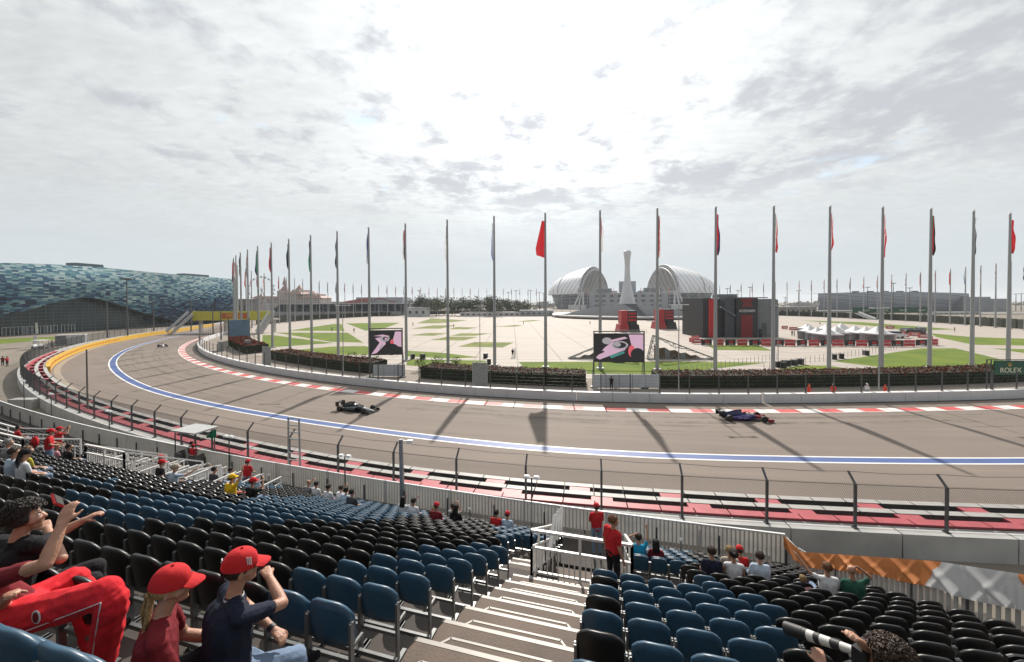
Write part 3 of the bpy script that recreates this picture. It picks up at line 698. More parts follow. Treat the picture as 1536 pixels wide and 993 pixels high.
# striped pavilion
p = G(1056, 506.5); q = G(1168, 508); Yp = p.y
PX = lambda x: DY(x, 470, Yp).x-p.x
zt = DY(1060, 447.5, Yp).z; T = thing('pavilion', 'tall black pavilion with red stripes and grey corrugated end', 'pavilion', p)
D = 14
MB().box(((PX(1054.5)+PX(1079.5))/2, D/2, zt/2), (PX(1079.5)-PX(1054.5), D, zt)).build('black_wing', m_kb, T)
s_ = MB()
for k in range(5): x0 = 1063+k*2.55; s_.box(((PX(x0)+PX(x0+1.75))/2, -.06, zt/2), (PX(x0+1.75)-PX(x0), .14, zt-.5))
s_.build('red_stripes', red, T)
m_gp = mat('grey_cladding', (.10, .115, .13), .5, var=.12, scale=.4); m_gc = mat('grey_curtain', (.19, .21, .22), .6, var=.15, scale=.5)
mb = MB(); mb.box(((PX(1079.7)+PX(1088.5))/2, D/2+.6, zt*.36), (PX(1088.5)-PX(1079.7), D-1.2, zt*.72)); mb.build('dark_recess', m_kb, T)
mb = MB(); mb.box(((PX(1088.7)+PX(1103.3))/2, D/2+.2, zt*.5), (PX(1103.3)-PX(1088.7), D-.4, zt)); mb.bar((PX(1081), .1, zt*.78), (PX(1103), .0, zt*.55), .5, .5)
for k in range(7): mb.box((PX(1089.5+k*2), .35, zt*.5), (.08, .2, zt-.1))
mb.box(((PX(1089)+PX(1103))/2, .3, zt*.47), (PX(1103)-PX(1089), .35, .12)); mb.build('grey_panels', m_gp, T)
MB().box(((PX(1103.6)+PX(1135.7))/2, D/2-.3, zt/2), (PX(1135.7)-PX(1103.6), D, zt)).build('black_block', m_kb, T)
s_ = MB()
for k in range(7): x0 = 1110.8+k*2.5; s_.box(((PX(x0)+PX(x0+1.5))/2, -.36, zt*.29), (PX(x0+1.5)-PX(x0), .14, zt*.56)); s_.box(((PX(x0)+PX(x0+1.5))/2, -.36, zt*.955), (PX(x0+1.5)-PX(x0), .14, zt*.06))
for k in range(3): s_.box(((PX(1112)+PX(1127))/2, -.36, zt*(.80+.045*k)), (PX(1127)-PX(1112)-k*.4, .14, zt*.026))
s_.build('red_stripes', mat('dull_red', (.30, .022, .028), .5), T)
text('ROSSONERI', 1.12, white, T, ((PX(1110.5)+PX(1129))/2, -.38, zt*.675), (pi/2, 0, 0), sx=.82)
mb = MB(); n_ = 15
for k in range(n_): mb.tube((PX(1136.5+k*2.2), .5, 0), (PX(1136.5+k*2.2), .5, zt*.96), .26, n=8)
mb.box(((PX(1136)+PX(1168))/2, D/2+.6, zt*.49), (PX(1168)-PX(1136), D-1.0, zt*.98)); mb.build('curtain_wall', m_gc, T)
mb = MB(); mb.box((PX(1141), .15, 1.3), (.9, .12, 2.6)); mb.build('door', m_kb, T)
mb = MB()
for k in range(4): mb.bar((PX(1144), .15, 1+k), (PX(1150), .15, 1+k), .08, .08); mb.bar((PX(1144+2*k), .15, 0), (PX(1144+2*k), .15, 4.4), .08, .08)
mb.build('scaffold', steel_d, T)
mb = MB(); mb.box(((PX(1094)+PX(1113))/2, 6, zt+.75), (PX(1113)-PX(1082), 3, 1.2)); mb.box(((PX(1120)+PX(1150))/2, 7, zt+.18), (PX(1150)-PX(1100), 9, .3)); mb.build('roof_boxes', m_gc, T)
mb = MB()
for k in range(10): mb.bar((PX(1057+k*1.6), .3, zt), (PX(1057+k*1.6), .3, zt+.6), .06, .06)
mb.build('roof_spikes', m_kb, T)

# advertising covers on crowd barriers in front of it
rg = random.Random(5); x = 1051.5; k = 0
m_ar = mat('cover_red', (.50, .03, .04), .6, var=.12, scale=1.5); m_ak = mat('cover_black', (.02, .02, .022), .6); m_aw = mat('cover_white', (.7, .7, .7), .6, var=.03)
while x < 1402:
    y = 518.3+(x-1050)*.006 if x < 1345 else 520.4-(x-1345)*.05
    a, b = G(x, y), G(x+16.6, y); w = b.x-a.x; isred = k % 2 == 1
    T = thing('barrier_cover', ('red' if isred else 'black')+' fabric cover on a crowd barrier, %s from the left in the long row' % nth(k+1), 'crowd barrier', (a+b)/2, rg.uniform(-.12, .12), 'covered crowd barriers across the plaza')
    MB().box((0, 0, .85), (w-.1, .16, 1.45)).build('cover', m_ar if isred else m_ak, T)
    f = MB(); [f.bar((s_*(w/2-.3), -.35, .05), (s_*(w/2-.3), .35, .05), .06, .05) for s_ in (-1, 1)]; [f.bar((s_*(w/2-.3), 0, 0), (s_*(w/2-.3), 0, .3), .05, .05) for s_ in (-1, 1)]; f.build('feet', steel, T)
    if isred: text('Coca-Cola', .62, m_aw, T, (0, -.095, .9), (pi/2, 0, 0))
    else:
        MB().box((.1, -.09, .95), (w*.4, .03, .6)).build('red_patch', m_ar, T); MB().box((.15, -.09, .42), (w*.45, .03, .13)).build('white_line', m_aw, T)
    x += 17.9; k += 1
for k, (x, y) in enumerate(((1040, 514), (1046, 516), (1043, 511), (1190, 496), (1177, 494), (1335, 494), (1350, 503), (1360, 507), (1372, 505), (1385, 508), (1343, 506), (1395, 512))):
    T = thing('barrier_cover', 'pale red cover on a crowd barrier, %s' % ['left end in front of the pavilion', 'beside the left corner of the pavilion', 'furthest one left of the pavilion', 'behind the tents near two people', 'right behind the pavilion end', 'standing alone behind the tents', 'near the white van among parked carts', 'beside the white van nearest the row', 'behind the right end of the row', 'last but one at the right end', 'left of the white van front', 'last at the right end by the path'][k], 'crowd barrier', G(x, y), rg.uniform(-.5, .5))
    MB().box((0, 0, .8), (2.6, .16, 1.2)).build('cover', mat('cover_pale_red', (.5, .12, .12), .6, var=.25, scale=1.2), T); MB().box((0, -.09, .85), (1.5, .03, .3)).build('white_marks', m_aw, T)
# pagoda tents
m_tent = translucent(mat('tent_white', (.80, .80, .80), .6, var=.04), .3)
for k, (x, y, b, w) in enumerate(((1211, 484.5, 498, 5), (1215, 486.5, 505, 5.4), (1226, 489.5, 507, 5), (1240, 485, 499, 5), (1240.5, 490, 510, 6.2), (1262, 483.5, 504, 6), (1282.5, 487.5, 506, 6), (1298.5, 489, 508, 6), (1316, 488.5, 510, 6.4), (1255, 488, 508, 5.2))):
    p = G(x, b+4); h = DY(x, y, p.y).z
    T = thing('pagoda_tent', 'white pointed pagoda tent, %s' % ['leftmost and furthest back of the tents', 'second from the left, in the front row', 'third from the left, low and small', 'back row one beside a flagpole', 'widest one right beside the flagpole on the left half', 'back one with the tallest peak in the middle', 'fifth peak from the right half, left of the gap', 'second last on the right', 'last one on the right beside a flagpole', 'half hidden one behind the flagpole'][k], 'tent', p, 0, 'white pagoda tents on the plaza')
    e = h*.56; w *= .8; mb = MB()
    def roof(u, v, e=e, h=h, w=w):
        a = 2*pi*u+pi/4; k_ = max(abs(cos(a)), abs(sin(a))); r = (w/2)/k_*(1-v)
        return (r*cos(a), r*sin(a), e+(h-e)*(v**2.2*.8+v*.2))
    mb.grid(roof, 16, 9); mb.build('roof', m_tent, T)
    mb = MB()
    for sx_ in (-1, 1):
        for sy_ in (-1, 1): mb.bar((sx_*w*.47, sy_*w*.47, 0), (sx_*w*.47, sy_*w*.47, e+.05), .08, .08)
    mb.build('legs', steel, T)
    mb = MB(); mb.box((0, w*.46, e*.5), (w*.94, .05, e)); mb.box((w*.46, 0, e*.5), (.05, w*.86, e)); mb.box((0, 0, e-.14), (w*.985, w*.985, .3)); mb.build('side_walls', mat('tent_side', (.5, .5, .52), .7), T)
# van, carts by the tents
def small_car(p, rz, col, label, cat, L_=4.6, w=1.8, h=1.9, van=True):
    T = thing('parked_van' if van else 'parked_car', label, cat, p, rz)
    prof = [(-L_/2, .35), (-L_/2, h*.62), (-L_*.42, h), (L_*.2, h), (L_*.36, h*.62), (L_/2, h*.5), (L_/2, .35)]
    mb = MB(); n_ = len(prof); vs = [(x, s_*w/2*(.86 if z > h*.8 else 1), z) for s_ in (-1, 1) for x, z in prof]
    mb.add(vs, [tuple(range(n_)), tuple(range(2*n_-1, n_-1, -1))]+[(i, n_+i, n_+(i+1) % n_, (i+1) % n_) for i in range(n_)]); mb.build('body', mat('car_'+col, {'white': (.7, .7, .7), 'grey': (.15, .15, .16), 'dark': (.02, .02, .022)}[col], .3), T)
    mb = MB(); mb.box((0, 0, h*.78), (L_*.6, w*1.01, h*.25), taper=.92); mb.build('windows', glass_d, T)
    for sx_ in (-.3, .3):
        for sy_ in (-1, 1): MB().tube((L_*sx_, sy_*w*.42, .33), (L_*sx_, sy_*w*.52, .33), .33, n=14).build('wheel', black, T)
small_car(G(1341, 507), R(-15), 'white', 'white van parked at the right of the tents', 'van', 5, 1.9, 2.2)
small_car(G(1362, 500), R(10), 'grey', 'grey buggy parked behind the red covers on the right', 'car')
small_car(G(1372, 503), R(-30), 'dark', 'dark buggy parked beside a grey one behind the red covers', 'car')
small_car(G(1380, 499), R(60), 'grey', 'grey buggy parked furthest right behind the covers', 'car')
small_car(G(1150, 517), R(0), 'dark', 'small black car parked in front of the pavilion end', 'car', 4, 1.7, 1.5, False)
# concrete benches / dark boxes on the plaza edge
for k, (x, y) in enumerate(((1168, 551), (1179, 549), (1191, 548), (1201, 546.5), (1252, 539), (1262, 538), (1299, 533), (728.5, 537), (733.5, 546), (1173, 551.5), (619, 538), (634, 538))):
    T = thing('planter_box', 'small dark box on the pale paving, %s' % ['leftmost of the row right of the lattice', 'second of the row on the path edge', 'third of the row on the path edge', 'right end of the row before a flagpole', 'left of two beside the big right lawn', 'right of two beside the big right lawn', 'alone at the big right lawn edge', 'by the lawn tip left of the red flag', 'larger one behind the hedge top', 'lowest one in the row', 'right of the small screen', 'second right of the small screen'][k], 'planter', G(x, y), .2*k)
    MB().box((0, 0, .45), (1.1, .7, .9)).box((0, 0, .93), (1.2, .8, .08)).build('box', m_kb, T)
# light fence of thin posts across the plaza on the right
p0, p1_ = G(1146, 556), G(1345, 524); T = thing('post_fence', 'row of thin grey posts crossing the pale paving on the right', 'fence', p0)
for i in range(34):
    v = p0.lerp(p1_, i/33); MB().bar(v, v+Vector((0, 0, 1.3)), .05, .05).build('post', steel, T, p0)
p0, p1_ = G(1030, 561), G(1165, 540); T = thing('post_fence', 'row of thin grey posts across the lawn tip in the middle', 'fence', p0)
for i in range(22):
    v = p0.lerp(p1_, i/21); MB().bar(v, v+Vector((0, 0, 1.3)), .05, .05).build('post', steel, T, p0)

# ================================================================== cauldron
pc = G(941, 477); pc.y = 283; pc.x = DY(941, 470, 283).x
T = thing('cauldron_tower', 'tall smooth white flame tower with bulb top rising from a grey mound', 'monument', pc)
z_ = lambda y: DY(941, y, 283).z
w_ = lambda px: px*283/F
prof = [(w_(14.5), z_(466)), (w_(13), z_(460)), (w_(11.6), z_(454)), (w_(10), z_(447)), (w_(8.3), z_(440)), (w_(6.6), z_(432)), (w_(5.2), z_(424)), (w_(4.4), z_(416)), (w_(3.9), z_(406)), (w_(3.8), z_(397)), (w_(4.2), z_(390)), (w_(5.0), z_(384)), (w_(5.6), z_(380)), (w_(5.4), z_(377.8)), (w_(4.2), z_(376)), (.01, z_(375.6))]
m_swan = mat('tower_cladding', (.58, .59, .61), .35, .1, var=.04, scale=.1)
MB().lathe(prof, 40).build('tower', m_swan, T)
mb = MB(); mb.lathe([(50.2, .4), (46, 2.0), (38, 4.3), (26, 6.6), (15, 8.6), (7, 9.6)], 48); mb.build('mound', mat('mound_grey', (.085, .09, .10), 1.0, var=.1, scale=.06, spec=.02), T)
mb = MB(); mb.lathe([(50.3, .3), (50.4, 1.5), (55.6, 2.3), (56.4, 2.1), (56.3, 1.5), (53.5, .6), (51.5, .2)], 64); mb.build('ring', white, T)
# ================================================================== stadium with two shells
pc = DY(941, 452, 655); pc.z = 0
T = thing('stadium', 'big white shell roofed stadium open in the middle, behind the flame tower', 'stadium', pc, -atan2(pc.x, pc.y))
m_shell = mat('shell_white', (.75, .76, .78), .45, var=0); t, b = nodes_of(m_shell); L = t.links.new
tc = N_(t, 'ShaderNodeTexCoord'); s = N_(t, 'ShaderNodeSeparateXYZ'); L(tc.outputs['Object'], s.inputs[0])
ax = mathn(t, 'ABSOLUTE', s.outputs[0])
w1 = mathn(t, 'ABSOLUTE', mathn(t, 'SINE', mathn(t, 'MULTIPLY', mathn(t, 'ADD', ax, mathn(t, 'MULTIPLY', s.outputs[2], .55)), .45)))
w2 = mathn(t, 'ABSOLUTE', mathn(t, 'SINE', mathn(t, 'MULTIPLY', mathn(t, 'SUBTRACT', s.outputs[2], mathn(t, 'MULTIPLY', ax, .1)), .75)))
k = mathn(t, 'MINIMUM', mathn(t, 'POWER', w1, .25), mathn(t, 'ADD', mathn(t, 'POWER', w2, .2), .25))
L(rampn(t, k, [(.45, (.26, .27, .29)), (.82, (.80, .81, .83))]), b.inputs['Base Color'])
a_, b_, c_, z0 = 138, 112, 51, 24
def prf(x): return max(0., 1-(x/a_)**2)**.5
for sg in (-1, 1):
    def fn(u, v, k=1.0):
        ph = (v-.5)*pi; y = b_*sin(ph)*.88; xc = -56+.17*y
        x = -a_+(xc+a_)*u; p = prf(x)
        return (-sg*x if sg > 0 else x, y*p*1.12, z0+c_*max(0, cos(ph))**1.12*p*k+3*cos(ph))
    mb = MB(); mb.grid(fn, 26, 30); mb.build('shell', m_shell, T)
    # lattice rim of the opening
    mb = MB(); n_ = 26; A = [Vector(fn(1, .02+.96*i/n_)) for i in range(n_+1)]; B = [Vector(fn(.955, .02+.96*i/n_)) for i in range(n_+1)]
    ctr = Vector((0, 0, z0)); Cn = [p+(Vector((0, 0, z0-6))-Vector((p.x*0, 0, p.z))).normalized()*5.5+Vector((sg*-3.5*(1 if sg > 0 else 1), 0, 0)) for p in A]
    for i in range(n_):
        mb.tube(A[i], A[i+1], .9, n=6); mb.tube(Cn[i], Cn[i+1], .8, n=6); mb.tube(A[i], Cn[i], .45, n=5); mb.tube(A[i], Cn[i+1], .45, n=5); mb.tube(B[i], Cn[i], .4, n=5)
    mb.build('rim_truss', mat('truss_white', (.55, .56, .58), .5), T)
    # seam
    mb = MB()
    for i in range(30): mb.tube(Vector(fn(.42, .02+.96*i/30))+Vector((0, 0, .3)), Vector(fn(.42, .02+.96*(i+1)/30))+Vector((0, 0, .3)), .7, n=5)
    mb.build('seam', mat('seam_grey', (.2, .2, .22), .6), T)
    # feet of the arch
    e = fn(1, .02); mb = MB(); X = 72*sg
    for dx in (-9, 0, 9): mb.tube((X+dx, -112, -4), (X*.92+dx*.2, -104, z0+3), 1.6, 1.1, 8)
    mb.box((X, -114, 1), (26, 8, 12)); mb.build('arch_foot', mat('foot_white', (.6, .6, .62), .5), T)
    mb = MB()
    for i in range(14):
        u = .04+.2*i; an = R(20+i*10); x = -a_*cos(an)*.9; yy = -b_*sin(an)*.9
        if abs(x) < 58: continue
        xx = -x if sg > 0 else x
        if (xx > 0) != (sg > 0): continue
        mb.tube((xx*.9, yy*.9, 0), (xx*1.03-4, yy*1.02, z0+2), 1.0, n=6); mb.tube((xx*.9, yy*.9, 0), (xx*1.03+5, yy*1.02, z0+2), 1.0, n=6)
    mb.build('strut', mat('truss_white', (.55, .56, .58)), T)
m_bowl = mat('bowl_grey', (.24, .26, .29), .7, var=.2, scale=.05)
mb = MB(); n_ = 64
mb.lathe([(100, 0), (104, 10), (108, z0+1), (92, z0+2), (70, 6)], 64); mb.v = [(x*1.22, y*.95, z) for x, y, z in mb.v]; mb.build('bowl', m_bowl, T)
for zz in (9, 15, 20):
    mb = MB(); mb.grid(lambda u, v: (129.5*cos(pi+pi*u), 102*sin(pi+pi*u), zz+2.6*(v-.5)), 56, 1); mb.build('window_band', mat('window_dark_blue', (.05, .06, .09), .2), T)
mb = MB(); mb.box((0, -104, 12.5), (110, 10, 25)); mb.box((0, -70, 21.5), (25, 16, 43)); mb.box((-36, -85, 16), (26, 14, 32), 0); mb.box((36, -85, 16), (26, 14, 32)); mb.box((-20, -80, 14), (10, 14, 28)); mb.box((20, -80, 14), (10, 14, 28)); mb.build('centre_block', mat('block_grey', (.34, .36, .40), .6, var=.12, scale=.1), T)
mb = MB()
for r_ in range(3):
    for c2 in range(9):
        if abs(c2-4) > 0: MB().box((-44+c2*11, -109.2, 6+r_*7), (5.5, .6, 3.2)).build('window', mat('opening_dark', (.07, .08, .10), .5), T)
for sg in (-1, 1):
    MB().box((sg*36, -92.2, 28.2), (23, .5, 6)).build('window_grid', mat('window_grid_grey', (.16, .17, .19), .6, var=.3, scale=.6), T)  # one plain sheet per side stands for a grid of windows

# ================================================================== glass skating palace on the left
def onplane(x, y, A, B):
    d = ray(x, y); n = Vector((B.y-A.y, -(B.x-A.x), 0)); t = n.dot(Vector((A.x, A.y, H))-Vector((0, 0, H)))/n.dot(d)
    return Vector((0, 0, H))+d*t
A, B = Vector((-178, 104, 0)), Vector((-161.5, 221, 0)); D_ = (B-A).normalized(); LEN = (B-A).length
T = thing('glass_arena', 'wavy arena clad in blue and teal glass tiles on the far left', 'arena', A, atan2(D_.y, D_.x))
inv = T.matrix_basis.inverted()
def loc(x, y): v = onplane(x, y, A, B)-A; return v.dot(D_), v.z
m_mos = mat('glass_mosaic', (.1, .2, .25), .2, var=0, spec=.5); t, b = nodes_of(m_mos); L = t.links.new
tc = N_(t, 'ShaderNodeTexCoord'); s = N_(t, 'ShaderNodeSeparateXYZ'); L(tc.outputs['Object'], s.inputs[0])
zr = mathn(t, 'FLOOR', mathn(t, 'DIVIDE', s.outputs[2], .56))
wn = N_(t, 'ShaderNodeTexWhiteNoise', noise_dimensions='1D'); L(zr, wn.inputs['W'])
xr = mathn(t, 'FLOOR', mathn(t, 'ADD', mathn(t, 'DIVIDE', s.outputs[0], 1.6), mathn(t, 'MULTIPLY', wn.outputs[0], .5)))
cv = N_(t, 'ShaderNodeCombineXYZ'); L(xr, cv.inputs[0]); L(zr, cv.inputs[1])
w2 = N_(t, 'ShaderNodeTexWhiteNoise', noise_dimensions='2D'); L(cv.outputs[0], w2.inputs['Vector'])
bn = N_(t, 'ShaderNodeTexNoise'); bn.inputs['Scale'].default_value = .05; bn.inputs['Detail'].default_value = 2; L(tc.outputs['Object'], bn.inputs['Vector'])
hh = mathn(t, 'MULTIPLY', mathn(t, 'SUBTRACT', s.outputs[2], 13), .034)
k = mathn(t, 'ADD', mathn(t, 'ADD', mathn(t, 'MULTIPLY', w2.outputs[0], .72), mathn(t, 'MULTIPLY', mathn(t, 'SUBTRACT', bn.outputs[0], .5), .8)), mathn(t, 'ADD', hh, .06))
c = rampn(t, k, [(.0, (.008, .016, .035)), (.2, (.014, .04, .095)), (.36, (.03, .09, .18)), (.5, (.06, .165, .26)), (.64, (.13, .28, .32)), (.8, (.24, .40, .42)), (.96, (.45, .57, .58))])
c0 = c; ln_ = mathn(t, 'GREATER_THAN', mathn(t, 'FRACT', mathn(t, 'DIVIDE', s.outputs[2], .56)), .14); sc_ = N_(t, 'ShaderNodeVectorMath', operation='SCALE'); L(c0, sc_.inputs[0]); L(mathn(t, 'ADD', mathn(t, 'MULTIPLY', ln_, .55), .5), sc_.inputs['Scale']); L(sc_.outputs[0], b.inputs['Base Color'])
fx = mathn(t, 'ABSOLUTE', mathn(t, 'SUBTRACT', mathn(t, 'FRACT', mathn(t, 'DIVIDE', s.outputs[2], .62)), .5))
bp = N_(t, 'ShaderNodeBump'); bp.inputs['Strength'].default_value = .4; L(w2.outputs[0], bp.inputs['Height']); L(bp.outputs[0], b.inputs['Normal'])
top = [loc(x, y) for x, y in ((-70, 398), (0, 394.5), (75, 396.5), (150, 400.5), (250, 411), (348, 418.5))]
arch = [loc(x, y) for x, y in ((-70, 489), (0, 476), (50, 463), (90, 452), (125, 446), (150, 448.5), (185, 459), (220, 471), (262, 482))]
ft = lambda u: float(np.interp(u, [p[0] for p in top], [p[1] for p in top]))
fa_ = lambda u: float(np.interp(u, [p[0] for p in arch]+[LEN+1], [max(1.2, p[1]) for p in arch]+[1.2]))
u0 = top[0][0]; NU = 90
def face(u, v):
    x = u0+(LEN-u0)*u; zb, ztp = fa_(x), ft(x); bul = -1.6*sin(pi*v)-1.0*sin(x*.09)*v
    return (x, bul, zb+(ztp-zb)*v)
MB().grid(face, NU, 20).build('glass_wall', m_mos, T)
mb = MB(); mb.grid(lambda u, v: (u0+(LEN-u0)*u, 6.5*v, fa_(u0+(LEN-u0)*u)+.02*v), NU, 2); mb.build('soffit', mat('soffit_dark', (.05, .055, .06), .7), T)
mb = MB(); mb.grid(lambda u, v: (u0+(LEN-u0)*u, 60*v-1.0*sin((u0+(LEN-u0)*u)*.09)*(1-v), ft(u0+(LEN-u0)*u)+.05+v*.5), NU, 2); mb.build('roof', mat('roof_grey', (.3, .31, .32), .7), T)
mb = MB(); mb.box((LEN-.1, 30, ft(LEN)/2), (.4, 58, ft(LEN)-.2)); mb.build('end_wall', mat('end_wall_grey', (.22, .25, .28), .5), T)
m_cur = mat('curtain_glass', (.02, .05, .06), .15, var=.4, scale=.25, spec=.6)
mb = MB(); mb.grid(lambda u, v: (u0+(LEN-u0)*u, 5.5, .1+(fa_(u0+(LEN-u0)*u)-.05)*v), 60, 3, smooth=False); mb.build('curtain_wall', m_cur, T)
mb = MB(); x = u0
while x < LEN-2:
    mb.bar((x, 5.38, 0), (x, 5.38, fa_(x)), .1, .12); x += 2.2
for zz in range(1, 14):
    xa = [x_/2 for x_ in range(int(u0*2), int(LEN*2)) if fa_(x_/2) > zz*1.3]
    if len(xa) > 4: mb.bar((xa[0], 5.36, zz*1.3), (xa[-1], 5.36, zz*1.3), .1, .08)
mb.build('mullions', mat('mullion_grey', (.20, .24, .25), .5), T)
mb = MB()
for x, y in ((30, 497), (48, 496.5), (62, 496), (75, 495.5), (86, 495), (95, 494.5), (116, 493), (121, 492.8)):
    u, _ = loc(x, y); [mb.bar((u+d, 5.25, 0), (u+d, 5.25, 2.9), .14, .14) for d in (-1.5, -.5, .5, 1.5)]; mb.bar((u-1.6, 5.25, 2.95), (u+1.6, 5.25, 2.95), .14, .14)
mb.build('door_frames', mat('door_frame_white', (.55, .56, .56), .5), T)
mb = MB(); u, z = loc(140, 400); mb.box((u, 4, ft(u)+.55), (9, 5, 1.3)); u, _ = loc(300, 415); mb.box((u, 4, ft(u)+.55), (13, 5, 1.3)); mb.build('roof_plant', mat('roof_plant_teal', (.10, .16, .19), .5), T)

# ================================================================== banner footbridge, stairs, far stands
Yb = 142.; a, b = DY(289, 467, Yb), DY(408, 465.5, Yb); zb, ztp = DY(340, 480.5, Yb).z, a.z
T = thing('footbridge', 'footbridge over the far track hung with a long yellow banner', 'bridge', (a.x, Yb, 0))
w = b.x-a.x
MB().box((w/2, 0, (zb+ztp)/2), (w, .3, ztp-zb)).build('yellow_banner', yellow_b, T)
MB().box((w/2, 2.2, zb+.3), (w+1, 4, .6)).build('deck', conc_d, T)
mb = MB()
for u in (.04, .36, .98): MB().box((w*u, 2.2, zb/2), (.7, 1.2, zb)).build('pillar', conc_d, T)
MB().build('x', conc_d) if False else None
u = DY(333.5, 472, Yb).x-a.x; MB().box((w*.53, -.19, (zb+ztp)/2), (w*.32, .06, (ztp-zb)*.62)).build('red_panel', mat('banner_red', (.42, .10, .02), .5), T)
text('PIRELLI', 2.0, yellow, T, (w*.53, -.24, (zb+ztp)/2), (pi/2, 0, 0), sx=1.0)
for nm, (x0, y0), (x1, y1), lab in (('stairway', (288, 471), (255, 500), 'grey covered stairs climbing to the left end of the yellow bridge'), ('stairway', (408, 470), (388, 499), 'pale stairs coming down from the right end of the yellow bridge')):
    p, q = DY(x0, y0, Yb), DY(x1, y1, Yb-6); q.z = .1; T = thing(nm, lab, 'stairs', (q.x, q.y, 0)); o = Vector((q.x, q.y, 0)); mb = MB(); n_ = 16
    for i in range(n_): c = q.lerp(p, (i+.5)/n_)-o; mb.box(c-Vector((0, 0, .2)), (abs(p.x-q.x)/n_*1.25, 3, .45), atan2(p.y-q.y, p.x-q.x))
    mb.build('steps', conc, T); mb = MB()
    for dy in (-1.5, 1.5): mb.bar(q-o+Vector((0, dy, 1.0)), p-o+Vector((0, dy, 1.0)), .08, .9)
    mb.build('balustrade', mat('pale_panel', (.45, .46, .47), .5), T)
# far grandstand with crowd-dark glazing
def longblock(name, px, Y, label, cat, mats, rows=5, dep=18, roofc=(.45, .46, .48)):
    (x0, y0), (x1, y1), yb = px; a, b = DY(x0, y0, Y), DY(x1, y1, Y); base = DY(x0, yb, Y).z
    T = thing(name, label, cat, (a.x, Y, 0)); w = b.x-a.x; h = a.z
    return T, w, h, max(0, base)
T, w, h, bs = longblock('grandstand', ((400, 456), (603, 456.5), 479), 330, 'long far grandstand with a thin pale roof and dark blue seats, left of centre', 'grandstand', None)
m_crowd = mat('crowd_blue', (.05, .075, .12), .8, var=0); t, bb = nodes_of(m_crowd); tc = N_(t, 'ShaderNodeTexCoord'); n_ = N_(t, 'ShaderNodeTexNoise'); n_.inputs['Scale'].default_value = .55; n_.inputs['Detail'].default_value = 4; t.links.new(tc.outputs['Object'], n_.inputs['Vector'])
t.links.new(rampn(t, n_.outputs[0], [(.3, (.015, .02, .035)), (.5, (.05, .07, .12)), (.62, (.12, .15, .2)), (.72, (.3, .3, .32))]), bb.inputs['Base Color'])
mb = MB(); 
for i in range(9): mb.box((w/2, 2+i*2.2, 1+h*.45*(i+1)/9), (w, 2.2, h*.09*(i+1)+1))
mb.build('tiers', m_crowd, T)
MB().box((w/2, 8, h), (w+2, 26, .7)).build('roof', mat('roof_pale', (.5, .52, .55), .6), T)
mb = MB()
for i in range(22): mb.bar((w*i/21, -3, 0), (w*i/21, -3, h), .35, .35)
mb.build('columns', steel, T); MB().box((w/2, 22, h/2), (w, .5, h*.98)).build('back_wall', mat('stand_back', (.04, .05, .07), .7), T)
MB().box((w/2, -3.4, 2.2), (w, .3, 3.2)).build('hoarding', mat('hoarding_grey', (.3, .31, .32), .6, var=.3, scale=.1), T)
# hill-castle hotel behind
Yc = 620.; px = lambda x, y: DY(x, y, Yc)
o = px(430, 470); o.z = 0; T = thing('castle_hotel', 'pale castle like hotel with pointed tower behind the left flagpoles', 'hotel', o)
m_cw = mat('castle_wall', (.42, .36, .33), .8, var=.15, scale=.05); m_cr = mat('castle_roof', (.30, .16, .13), .7, var=.15, scale=.05)
def cbox(mb, x0, x1, y0, dy=40, off=0): a, b = px(x0, y0)-o, px(x1, y0)-o; mb.box(((a.x+b.x)/2, off+dy/2, a.z/2), (b.x-a.x, dy, a.z))
mb = MB()
for x0, x1, y0, off in ((380, 412, 447.5, 0), (412, 426, 436, 6), (426, 446, 441.5, 3), (433, 444, 434, 9), (446, 482, 447, 1), (452, 470, 440.5, 8), (380, 482, 450, -3)): cbox(mb, x0, x1, y0, 34, off)
mb.build('walls', m_cw, T); mb = MB()
def cone(x0, x1, y0, y1, off=10, n=8): a, b, c = px(x0, y0)-o, px(x1, y0)-o, px((x0+x1)/2, y1)-o; mb.tube(((a.x+b.x)/2, off, a.z), (c.x, off, c.z), (b.x-a.x)/2*1.1, .2, n)
cone(411, 427, 437, 425, 16, 8); cone(415, 421, 426.5, 413.5, 16); cone(433, 445, 435, 426, 20); cone(466, 473, 446, 438, 16); cone(381, 388, 448, 438.5, 12); cone(399, 404, 448, 441, 12); cone(452, 470, 441.5, 436, 20)
for x0, x1, y0 in ((380, 412, 447), (446, 482, 446.5), (428, 452, 441)):
    a, b = px(x0, y0)-o, px(x1, y0)-o; mb.box(((a.x+b.x)/2, 16, a.z+1.2), (b.x-a.x+3, 38, 3.4), taper=.8)
mb.build('roof', m_cr, T); mb = MB(); rg = random.Random(2)
for x in range(383, 481, 4):
    for y in (451, 454): a = px(x, y)-o; MB().box((a.x, -3.2, a.z), (1.7, .5, 2)).build('window', mat('castle_window', (.12, .11, .12), .3), T)
